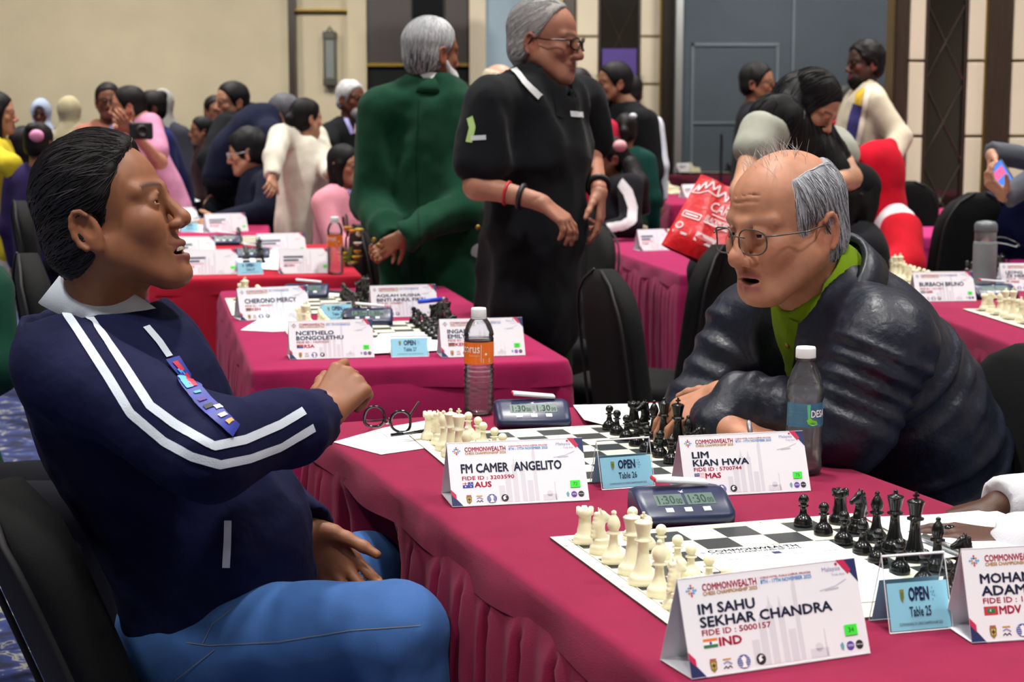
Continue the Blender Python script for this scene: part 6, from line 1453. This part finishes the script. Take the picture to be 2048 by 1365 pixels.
st4 = dict(hamp=.0012, jaw=1.12, fat=.006, nose=1.05, hsc=(60, 60, 12), brow='#5a4a40', lip='#7a4038', stubble='#a09890', stubk=.15, hairline=(.046, .088), flush='#9a4a38', thick=.7)
POLO = cloth('#101216', 'black pique', var=.1, sheen=.05, bump=.5, bscale=500)
g2 = person('tall grey haired man with glasses in a black polo shirt with white collar stripe', (1092, 84, 5.3), -22, 'stand', 2, hyaw=2, hpitch=-3, hs=1.06, skin='#a5705a', hair=('short', '#93908e'), top=(POLO, 'short'), bottom='#1c2a1c', bare=1, belly=.05, girth=1.12, infl=.02, hem=.12, trap=.5, neckcut=1.35, vneck=1.2, res=.012, hres=.0045, hand_res=.004,
    armR=((955, 372, 5.05), (1078, 402, 5.0)), armL=((1180, 300, 5.55), (1198, 378, 5.25)), handR=dict(d=(.75, -.1, -.55), p=(-.3, .3, -.8), curl=(.35, .45, .5, .55), spread=.1), handL=dict(d=(.05, -.1, -1), p=(-.9, .2, 0), curl=(.25, .3, .35, .4)),
    over=dict(shR=(985, 208, 5.12), shL=(1160, 205, 5.48)), st=st4, fold=.012, wide=1.05, jname='polo_shirt')
glasses_on(g2, '#241a1a', .050, .017, .001, .0024)
ca = rotM(axes(-22), 'y', 22); collar_band('collar', g2['W']['neck'] + np.array([.0, 0, -.02]), ca, .108, .090, .066, POLO, g2['body'], g2['root'], 70, .006, .05, .95)
collar_band('collar_stripe', g2['W']['neck'] + np.array([.0, 0, -.022]), ca, .118, .114, .013, cloth('#c9c9c9', 'white stripe'), g2['body'], g2['root'], 90, .003, .05, .95)
pv = g2['garment']['polo_shirt']
ribbon_on('collar_edge', pv, [(1028, 142), (1048, 168), (1078, 196)], .022, cloth('#c9c9c9', 'white stripe'), g2['body'], g2['root'], .010, 24)
ribbon_on('placket', pv, [(1112, 185), (1118, 235)], .03, cloth('#16181c', 'placket'), g2['body'], g2['root'], .003, 16)
ribbon_on('chest_print', pv, [(1140, 228), (1165, 230)], .018, flat('#c9ccd0'), g2['body'], g2['root'], .003, 10)
ribbon_on('sleeve_print', pv, [(942, 277), (972, 275)], .014, flat('#b9bec2'), g2['body'], g2['root'], .003, 10)
ribbon_on('sleeve_flash', pv, [(940, 235), (945, 255), (938, 285)], .02, flat('#9ab86a'), g2['body'], g2['root'], .0025, 10)
d_ = _n(g2['aR'][2] - g2['aR'][1])
for k, (c_, t_) in enumerate((('#b3202a', .10), ('#15151a', .055))):
    c = g2['aR'][2] - d_ * t_; e1 = _n(np.cross(d_, (0, 0, 1))); e2 = np.cross(d_, e1); v, f = tube([c + .033 * (e1 * math.cos(a) + e2 * math.sin(a)) - g2['root'] for a in [2 * PI * i / 20 for i in range(20)]], .005 if k == 0 else .008, 8, True); ob('bracelet' if k == 0 else 'watch_strap', v, f, mat('band ' + c_, c_, .5), g2['body'], True)
d_ = _n(g2['aL'][2] - g2['aL'][1]); c = g2['aL'][2] - d_ * .02; e1 = _n(np.cross(d_, (0, 1, 0))); e2 = np.cross(d_, e1); v, f = tube([c + .034 * (e1 * math.cos(a) + e2 * math.sin(a)) - g2['root'] for a in [2 * PI * i / 20 for i in range(20)]], .008, 8, True); ob('watch_strap', v, f, mat('band #15151a', '#15151a', .5), g2['body'], True)
strand_hair(g1, lambda q: q[:, 2] > -.08, 700, 11, '#c9cacc', .0011, .06, (-.2, 0, -1), 'hair_strands', .001)
strand_hair(g1, lambda q: (q[:, 2] < .02) & (q[:, 0] < -.02), 350, 12, '#3a3b3e', .0011, .045, (-.1, 0, -1), 'hair_strands', .001)
strand_hair(g2, lambda q: q[:, 2] > -.08, 800, 13, '#b9b9ba', .0010, .05, (-1, 0, -.7), 'hair_strands', .001)
# ------------------------------------------------------------------ bending woman, blazer man, red hooded child and others at right
def lanyard_on(rec, key, px, w=.02, col='#4a3a90'):
    return ribbon_on('lanyard', rec['garment'][key], px, w, mat('lanyard ' + col, col, .5, var=.35, vscale=60), rec['body'], rec['root'], .006, 30)
w1 = person('black haired woman in a pale grey cap sleeved top bending over the table', (1625, 212, 5.95), 322, 'stand', 34, s=.97, hyaw=0, hpitch=-34, hs=.97, skin='#c08f72', hair=('long', '#0d0c0e'), top=(cloth('#9a9c90', 'grey green cotton'), 'cap'), bottom='#1c1c22', bare=1,
    armR=((1484, 385, 5.65), (1490, 500, 5.45)), armL=((1700, 356, 5.95), (1640, 372, 5.65)), over=dict(shR=(1518, 262, 5.80), shL=(1668, 290, 6.15), neck=(1580, 235, 6.05), shl=(1580, 262, 6.05), chest=(1560, 330, 6.10), waist=(1545, 420, 6.25), pel=(1540, 520, 6.40)), handL=dict(d=(-.8, -.3, -.2), p=(0, 0, -1)), handR=dict(d=(.6, -.5, -.5), p=(0, .3, -1)),
    res=.012, hres=.0045, wide=.9, girth=.88, st=dict(hairline=(.080, .070), brow='#1a1412', lip='#9a5a54', flush='#b86a58', nose=.9, jaw=.92, slit=.0015), jname='top')
v = solid([cone(w1['W']['shR'] * .55 + w1['W']['neck'] * .45 + np.array([0, -.05, .01]), w1['W']['chest'] + np.array([-.02, -.17, -.02]), .10, .10, .03, fl=.5, ax=(0.3, .9, 0)), cone(w1['H'] + w1['HM'] @ np.array((-.05, -.05, -.05)), w1['W']['chest'] + np.array([.16, -.16, -.02]), .075, .06, .04), cone(w1['H'] + w1['HM'] @ np.array((-.05, .03, -.05)), w1['W']['chest'] + np.array([.22, -.06, -.04]), .075, .06, .04), cone(w1['W']['neck'] + np.array([-.02, -.02, .02]), w1['H'] + w1['HM'] @ np.array((-.06, 0, 0)), .08, .09, .04)], .009, strands(0, 2, .004, (40, 40, 8)))
w1['add']('loose_hair', v, M_HAIR, '#0d0c0e')
strand_hair(w1, lambda q: q[:, 2] > -.1, 700, 14, '#1c1b1f', .0012, .09, lambda q: (-.4, .5 if q[1] > 0 else -.5, -.8), 'hair_strands', .001)
strand_hair(w1, lambda q: q[:, 2] > -9, 600, 15, '#1c1b1f', .0012, .10, (0, 0, -1), 'hair_strands', .001, 'loose_hair')
b1 = person('bearded man in a cream blazer over a yellow and blue shirt', (1728, 128, 10.0), 186, 'stand', -3, hyaw=12, hs=1.0, skin='#3a241b', hair=('short', '#0c0a0a'), beard=('beard', '#100c0b'), top=(cloth('#bdb49e', 'cream blazer'), 'long'), bottom='#2a2c3a', hem=.24, infl=.022, res=.016, hres=.007, fold=.008, vneck=1.4,
    armL=((1800, 275, 9.75), (1775, 330, 9.6)), armR=((1690, 300, 9.9), (1672, 330, 9.6)), st=dict(thick=1.5, hamp=.006, hsc=(45, 45, 45)), jname='blazer')
for L_, c_, w_ in (([(1722, 180), (1716, 210)], '#c8a21c', .07), ([(1716, 210), (1706, 260), (1700, 330)], '#2c2a66', .09)): ribbon_on('shirt_front', b1['garment']['blazer'], L_, w_, mat('shirt ' + c_, c_, .7, var=.3, vscale=25), b1['body'], b1['root'], .004, 20)
ribbon_on('lapel', b1['garment']['blazer'], [(1738, 175), (1728, 230), (1716, 290)], .03, cloth('#d8d0bc', 'cream lapel'), b1['body'], b1['root'], .008, 20)
man3 = person('man with glasses in a black shirt standing before the blue grey partition', (1517, 168, 10.4), 350, 'stand', 0, hyaw=-12, hs=1.02, skin='#8f6048', hair=('short', '#100f10'), top=('#14151a', 'long'), bottom='#1b1c22', res=.018, hres=.008, hem=.1, st=dict(hamp=.005, thick=1.3), infl=.02, jname='shirt')
glasses_on(man3, '#3a3230', .046, .017, .002, .0022)
rh = person('seated child in a red hood and white and red jacket', (1745, 352, 7.4), 195, 'sit', 8, .88, hyaw=10, hs=1.02, skin='#7a4c3a', hair=('hood', '#c20d26'), top=(cloth('#d5d3d6', 'white fleece', sheen=.1), 'long'), bottom='#22232c', infl=.03, res=.013, hres=.006, armL=((1808, 532, 7.08), (1730, 556, 6.9)), armR=((1690, 520, 7.5), (1660, 545, 7.1)), over=dict(shL=(1800, 450, 7.25), shR=(1730, 440, 7.6), neck=(1765, 410, 7.45), shl=(1768, 432, 7.45), chest=(1772, 490, 7.45)), st=dict(hamp=.004), jname='jacket')
v = solid([cone(rh['W']['shL'] + np.array([0, -.02, -.03]), rh['aL'][1], .088, .082, .03), cone(rh['aL'][1], rh['aL'][2], .080, .06, .03)], .012, folds(.005)); rh['add']('red_sleeve', v, cloth('#b80f22', 'red fleece'))
lanyard_on(rh, 'jacket', [(1738, 430), (1722, 455), (1706, 480)], .018, '#6a6ab0')
bc_ = person('person in a black beanie seated beside the red hooded child', (1700, 395, 6.6), 182, 'sit', 6, .9, hs=1.05, skin='#4a2f24', hair=('cap', '#0e0e10'), top=('#131317', 'long'), bottom='#1a1a20', infl=.03, res=.016, hres=.007, armL='table', armR='table')
v = solid(hair_prims(bc_['H'], bc_['HM'], bc_['hs'], 'long', {}), .008, strands(0, 4, .003)); bc_['add']('long_hair', v, M_HAIR, '#0c0b0c')
ph = person('person in a grey sweater holding a phone, cut by the right frame edge', (2150, 130, 6.90), 190, 'stand', 8, 1.0, skin='#b98a70', hair=('short', '#151313'), top=('#5a5e66', 'long'), bottom='#2a2c36', res=.016, hres=.008, hand_res=.004, armL=((2110, 330, 6.45), (2012, 395, 6.40)), armR=((2120, 330, 6.90), (1985, 305, 6.65)), handR=dict(d=(-.15, -.25, -.8), p=(.7, -.3, -.3), curl=(.6, .7, .8, .9)), handL=dict(d=(-.6, -.1, .5), p=(.4, .2, .8), curl=(.5, .6, .7, .8)))
pa, pb = P(1990, 330, 6.5), P(2026, 388, 6.4); t = thing('mobile_phone', 'mobile phone with a lit blue and pink screen held at the right edge', 'phone', pa.lerp(pb, .5)); dv = (pb - pa); ezv = dv.normalized(); exv = Vector((.55, -.75, .3)); exv = (exv - ezv * exv.dot(ezv)).normalized(); Mx = Matrix((exv, ezv, exv.cross(ezv))).transposed().to_4x4()
bm = bmesh.new(); bm_box(bm, (0, 0, 0), (.072, .15, .009), bev=.003, M=Mx); bm_ob('case', bm, M_BLK, t)
bm = bmesh.new(); bm_box(bm, (0, 0, -.0052), (.066, .14, .0008), M=Mx); bm_ob('screen', bm, mat('lit phone screen', '#3f6fd0', .2, emit='#4f86e0', estr=.8), t)
bm = bmesh.new(); bm_box(bm, (0, -.03, -.0058), (.05, .04, .0006), M=Mx); bm_ob('screen_card', bm, mat('lit phone pink', '#d06090', .2, emit='#d86a9a', estr=.7), t)
hb = thing('handbag', 'dark blue bag on the magenta table at the right edge', 'bag', P(2035, 440, 7.3), 0)
v = solid([cone((-.14, 0, -.05), (.16, 0, -.05), .11, .11, .04, fl=.7, ax=(0, 1, 0)), cone((-.10, 0, .05), (.12, 0, .06), .07, .07, .04, fl=.7, ax=(0, 1, 0))], .014, folds(.01, (12, 12, 12))); link(bpy.data.objects.new('bag_body', np_mesh('bag_body', v[0], v[1], cloth('#12163c', 'blue bag cloth'))), hb)
v, f = tube([(-.1, -.03, .1), (-.04, -.04, .15), (.05, -.04, .15), (.1, -.03, .1)], .01, 8); ob('strap', v, f, mat('violet strap', '#3a3a78', .6), hb, True)
rj = person('person in a red and white jacket beyond the bending woman', (1686, 205, 12.4), 200, 'stand', 4, skin='#9a6a54', hair=('short', '#141212'), top=('#b3142c', 'long'), bottom='#22232c', res=.02, hres=.009, armL='fwd', armR='fwd')
# ------------------------------------------------------------------ the player at right whose hands rest on the score sheet
m3 = person('player in a white dotted shirt whose dark hands rest on the score sheet', (2420, 520, 2.45), 195, 'sit', 14, 1.0, hs=1.0, skin='#4a2d1f', hair=('short', '#0d0b0b'), top=(cloth('#d3d3d8', 'white dotted cotton', var=.05), 'long'), bottom='#20222c', res=.011, hres=.007, hand_res=.003, infl=.016,
    armR=((2230, 1000, 2.72), (2012, 1012, 2.62)), armL=((2290, 1115, 2.25), (2040, 1092, 2.42)), handR=dict(d=(-.92, .1, -.20), p=(-.05, -.15, -1), curl=(.10, .08, .10, .14), spread=.16, thumb=(.6, .75, .1), s=1.02), handL=dict(d=(-.94, .12, .10), p=(.05, .15, -1), curl=(.16, .14, .16, .2), spread=.10, thumb=(.6, .7, .15), s=1.02))
B3, R3 = m3['body'], m3['root']
for a, nm in ((m3['aR'], 'r'), (m3['aL'], 'l')):
    d_ = _n(a[2] - a[1]); e1 = _n(np.cross(d_, (0, 0, 1))); e2 = np.cross(d_, e1); v = []; f = []
    for j, (t_, r) in enumerate(((-.075, .043), (-.02, .044), (.012, .045), (.012, .041), (-.03, .040))):
        for k in range(24): an = 2 * PI * k / 24; v.append(a[2] + d_ * t_ + r * (e1 * math.cos(an) + e2 * math.sin(an)) - R3)
    for j in range(4):
        for k in range(24): f.append((j * 24 + k, j * 24 + (k + 1) % 24, (j + 1) * 24 + (k + 1) % 24, (j + 1) * 24 + k))
    cu = ob('cuff', v, f, cloth('#d3d3d8', 'white dotted cotton', var=.05), B3, True)
    dv, df = [], []
    for i in range(7):
        for k in range(14):
            t_ = -.07 + i * .0115; r = .0438 + .0012 * (i / 6) + .0005; an = 2 * PI * (k + .5 * (i % 2)) / 14; c = a[2] + d_ * t_ + r * (e1 * math.cos(an) + e2 * math.sin(an)) - R3; n_ = _n(e1 * math.cos(an) + e2 * math.sin(an)); q1 = np.cross(n_, d_)
            o_ = len(dv); dv += [c + .0011 * (q1 * math.cos(h) + d_ * math.sin(h)) for h in (0, 1.05, 2.1, 3.14, 4.19, 5.24)]; df.append(tuple(range(o_, o_ + 6)))
    ob('dots', dv, df, flat('#3a3c4a'), cu)
hd = m3['aL']; c = hd[2] + _n(np.array((-.94, .12, .10))) * .098 + np.array((0, .015, -.001)); v, f = tube([c + .0105 * np.array((0.1 * math.cos(a), math.cos(a), math.sin(a))) - R3 for a in [2 * PI * i / 18 for i in range(18)]], .002, 6, True); rg_ = ob('ring', v, f, mat('silver', '#c9c9cc', .15, metal=1), B3, True)
v = solid([ell((0, 0, 0), (.0085, .0065, .004))], .0009, pad=.003); ob('ring_stone', [q + c + np.array((0, -.002, .0115)) - R3 for q in v[0]], v[1], mat('black stone', '#101114', .1), rg_, True)
# ------------------------------------------------------------------ people across the hall
person('long haired woman in a yellow cardigan at the far left edge', (-4, 228, 8.5), 8, 'stand', 2, skin='#b58468', hair=('long', '#0e0c0d'), top=('#c9b62e', 'long'), bottom='#b9b9b9', res=.018, hres=.008, armR=((22, 330, 8.2), (46, 396, 8.2)), st=dict(hairline=(.078, .07)), hem=.1)
person('dark haired girl in deep purple, back of her head to the left', (50, 292, 9.8), 60, 'sit', 0, .85, skin='#8a5a44', hair=('long', '#0f0d0e'), top=('#1d1638', 'long'), bottom='#1a1a22', res=.02, hres=.009)
p_ = person('child with a pink hair tie in dark violet', (80, 288, 8.2), 75, 'sit', 0, .78, skin='#8a5a44', hair=('bun', '#16100f'), top=('#2a1f4a', 'long'), bottom='#1a1a22', res=.02, hres=.009)
c = P(73, 272, 8.0); v = solid([ell((0, 0, 0), (.035, .02, .03))], .006); p_['add']('hair_tie', (v[0] + A3(c), v[1]), mat('pink hair tie', '#d88ab0', .6))
person('girl in a pale blue headscarf and navy dress facing the hall', (82, 228, 13.0), 275, 'stand', 0, skin='#4a3024', hair=('hijab', '#aebcd2'), top=('#14183a', 'long'), bottom='#14183a', res=.022, hres=.009, hem=.5)
person('woman in a cream headscarf and cream top, seen from behind', (140, 226, 12.0), 70, 'stand', 4, skin='#a87a5e', hair=('hijab', '#b5ab8a'), top=('#b9b199', 'long'), bottom='#8a8578', res=.022, hres=.009)
q_ = person('woman with glasses and tied back hair facing the camera at left', (216, 204, 10.4), 285, 'stand', 4, skin='#7a4e3a', hair=('bun', '#141010'), top=('#a8705e', 'short'), bottom='#2a2a33', res=.018, hres=.0075, bare=1, st=dict(open=.004, lip='#8a4444', hairline=(.068, .072)))
glasses_on(q_, '#241c1c', .048, .017, 0, .0024)
lanyard_on(q_, 'shirt', [(238, 232), (228, 246), (222, 262)], .03, '#8a86c8')
p_ = person('person in a pink T shirt leaning forward with a black camera', (254, 214, 9.6), 190, 'stand', 22, skin='#b07a60', hair=('short', '#120f10'), top=('#c98aa8', 'short'), bottom='#c8c8c8', bare=1, res=.016, hres=.0075, armL=((320, 325, 9.3), (262, 262, 9.1)), armR=((250, 330, 9.8), (240, 262, 9.4)), over=dict(shL=(302, 250, 9.5), shR=(285, 252, 9.8), neck=(282, 232, 9.6)))
c = P(282, 262, 9.0); t = thing('camera', 'small black camera held up by the person in pink', 'camera', c, .3); box('camera_body', (0, 0, 0), (.12, .06, .09), M_BLK, t, bev=.01); v, f = lathe([(.03, 0), (.032, .01), (.03, .05), (.022, .052), (.02, .045), (.001, .044)], 16); ob('lens', [(q[0], -q[2] - .03, q[1]) for q in v], f, M_BLK, t, True)
person('dark skinned person with a hair bun in a navy and sky blue shirt', (300, 218, 10.8), 200, 'stand', 14, skin='#3f2a20', hair=('bun', '#0e0c0c'), top=('#161a4a', 'short'), bottom='#2a62a8', bare=1, res=.018, hres=.008)
person('person in a pale grey headscarf behind the bun haired person', (326, 212, 12.2), 80, 'stand', 0, skin='#7a5240', hair=('hijab', '#a5a29c'), top=('#3a3a44', 'long'), bottom='#3a3a44', res=.022, hres=.01)
person('small face behind the people in black bending at the far tables', (430, 222, 12.6), 300, 'stand', 0, skin='#9a6a54', hair=('short', '#171213'), top=('#2a2428', 'long'), bottom='#22222a', res=.022, hres=.009)
person('person in black bending low over the far tables', (462, 206, 10.8), 215, 'stand', 40, s=1.02, skin='#a87a60', hair=('short', '#0c0b0d'), top=('#0f1014', 'long'), bottom='#101116', res=.018, hres=.008, over=dict(neck=(478, 232, 10.9), shl=(484, 245, 10.9), shL=(450, 255, 10.6), shR=(500, 240, 11.2), chest=(510, 265, 11.0), waist=(525, 310, 11.1), pel=(530, 365, 11.2)), infl=.03, armL=((420, 320, 10.4), (432, 385, 10.3)), armR='down')
person('child in black partly hidden at the far tables', (402, 262, 11.6), 200, 'stand', 5, s=.75, skin='#8a5a44', hair=('short', '#0d0c0c'), top=('#2c1418', 'long'), bottom='#1a1a1e', res=.02, hres=.009)
person('grey haired man in dark navy leaning to the right', (574, 232, 10.2), 345, 'stand', 40, s=1.0, skin='#b48468', hair=('short', '#55565c'), top=('#12172e', 'long'), bottom='#14161e', res=.018, hres=.008, over=dict(neck=(550, 238, 10.2), shl=(540, 245, 10.2), shR=(535, 268, 9.9), shL=(545, 245, 10.5), chest=(505, 262, 10.2), waist=(470, 300, 10.2), pel=(455, 345, 10.2)), armR=((560, 330, 9.8), (545, 360, 9.7)), armL='down')
p_ = person('girl with a black ponytail in a white jacket, back turned', (614, 238, 9.4), 40, 'stand', 4, s=.86, skin='#b98a6e', hair=('ponytail', '#0d0b0c'), top=('#cfcbbb', 'long'), bottom='#9a9a98', res=.015, hres=.0065, hem=.28, infl=.02, armR=((548, 315, 9.1), (545, 350, 9.0)), armL=((652, 330, 9.3), (660, 350, 9.0)), over=dict(shR=(560, 272, 9.3), shL=(632, 272, 9.6)), jname='jacket')
y1 = person('seated youth with glasses in a navy sweater, in profile facing left', (494, 306, 9.85), 184, 'sit', 10, 1.0, hyaw=-2, hpitch=-8, hs=1.05, skin='#c0906f', hair=('thickshort', '#0d0d10'), top=('#0f1428', 'long'), bottom='#16181f', res=.013, hres=.006, infl=.028, armL=((530, 425, 9.50), (440, 445, 9.45)), armR='table', st=dict(thick=1.7, hamp=.006, hairline=(.082, .062), nose=.95), over=dict(shL=(545, 365, 9.65), neck=(528, 340, 9.90)), jname='sweater')
glasses_on(y1, '#c9c9cc', .046, .018, 0, .0022)
o1 = person('white haired man with a goatee, black polo shirt and lanyard', (703, 198, 10.8), 320, 'stand', 3, skin='#6e4636', hair=('short', '#c4c4c4'), beard=('beard', '#b5b3b0'), top=('#131417', 'short'), bottom='#1a1c22', bare=1, res=.016, hres=.007, armR=((650, 300, 10.5), (645, 350, 10.3)), armL='down', hem=.1, st=dict(hamp=.004))
lanyard_on(o1, 'shirt', [(688, 212), (692, 240), (704, 268)], .028, '#8a86c0'); lanyard_on(o1, 'shirt', [(716, 225), (714, 248), (710, 268)], .028, '#b08a9a')
p_ = person('girl with long black hair in a pink jacket seated near the green blazer', (690, 332, 8.6), 330, 'sit', 4, .82, skin='#a8785f', hair=('long', '#0e0d0e'), top=('#cf8a98', 'long'), bottom='#2a2a33', res=.014, hres=.0065, armR='table', armL='table', st=dict(hairline=(.08, .06)), infl=.025)
lanyard_on(p_, 'shirt', [(692, 372), (702, 392), (712, 402)], .02, '#8a7ab0')
person('person in a blue shirt taking a picture behind the green blazer', (915, 196, 12.5), 200, 'stand', 0, skin='#a8745c', hair=('short', '#171313'), top=('#2a4fa8', 'short'), bottom='#22242c', bare=1, res=.022, hres=.009, armL=((955, 235, 12.2), (918, 205, 12.1)))
person('fair bald man behind the black polo shirt', (1002, 172, 9.4), 330, 'stand', 4, skin='#c9977f', hair=('sides', '#c9c0a8'), top=('#b5ad94', 'long'), bottom='#3a3a3a', res=.02, hres=.008)
person('person in a red shirt behind the black polo shoulder', (1158, 182, 9.4), 80, 'stand', 0, skin='#8a5a44', hair=('short', '#141112'), top=('#b3203c', 'short'), bottom='#22242c', res=.02, hres=.009, bare=1)
person('bearded dark haired man in a black shirt leaning left', (1226, 168, 10.0), 196, 'stand', 14, skin='#8a6048', hair=('short', '#0e0e10'), beard=('beard', '#1a1414'), top=('#0f1013', 'long'), bottom='#16171c', res=.016, hres=.007, infl=.03, over=dict(shL=(1290, 245, 9.85), shR=(1225, 235, 10.3), neck=(1255, 205, 10.0)), st=dict(thick=1.2))
person('person in a white shirt seen behind the bearded man', (1262, 186, 11.4), 80, 'stand', 0, skin='#8a6048', hair=('short', '#131213'), top=('#c9ccd6', 'long'), bottom='#2a2a33', res=.02, hres=.009)
p_ = person('child with dark hair in a dark green sweater', (1252, 262, 9.4), 80, 'stand', 3, s=.72, skin='#6a4434', hair=('ponytail', '#141010'), top=('#0f3a34', 'long'), bottom='#1c2a26', res=.016, hres=.0075)
v = solid([ell((0, 0, 0), (.022, .02, .016))], .006); p_['add']('hair_clip', (v[0] + A3(P(1266, 232, 9.3)), v[1]), mat('pale hair clip', '#c9d4dc', .4))
p_ = person('girl with a long ponytail and pink hair tie in a black and white jersey', (1216, 318, 8.6), 195, 'sit', 4, .84, skin='#7a4c3a', hair=('ponytail', '#100d0d'), top=('#15151a', 'long'), bottom='#c9bfb8', res=.013, hres=.006, armL=((1262, 452, 8.3), (1205, 462, 8.2)), armR='table', over=dict(shL=(1262, 372, 8.4)), infl=.02, jname='jersey')
ribbon_on('white_sleeve_band', p_['garment']['jersey'], [(1240, 365), (1256, 385), (1266, 415), (1264, 440), (1245, 452), (1215, 455)], .05, cloth('#d0cdd0', 'white jersey band'), p_['body'], p_['root'], .003, 40)
v = solid([ell((0, 0, 0), (.035, .03, .03))], .006); p_['add']('scrunchie', (v[0] + A3(P(1240, 292, 8.45)), v[1]), mat('pink scrunchie', '#cf9aa0', .7))
v = solid([cone(A3(P(1262, 330, 8.55)), A3(P(1275, 370, 8.5)), .045, .055, .03), cone(A3(P(1275, 370, 8.5)), A3(P(1290, 420, 8.5)), .055, .03, .03)], .008, strands(0, 3, .004)); p_['add']('long_tail', v, M_HAIR, '#100d0d')
person('person in a dark green jacket at the far left frame edge', (-170, 420, 3.9), 30, 'sit', 0, 1.0, skin='#8a5a44', hair=('short', '#0e0c0c'), top=('#0c3a2c', 'long'), bottom='#14161c', res=.018, hres=.009, over=dict(shR=(-30, 590, 3.7), shL=(-60, 580, 4.1), neck=(-110, 540, 3.9)), armR=((-12, 730, 3.65), (-60, 800, 3.7)))
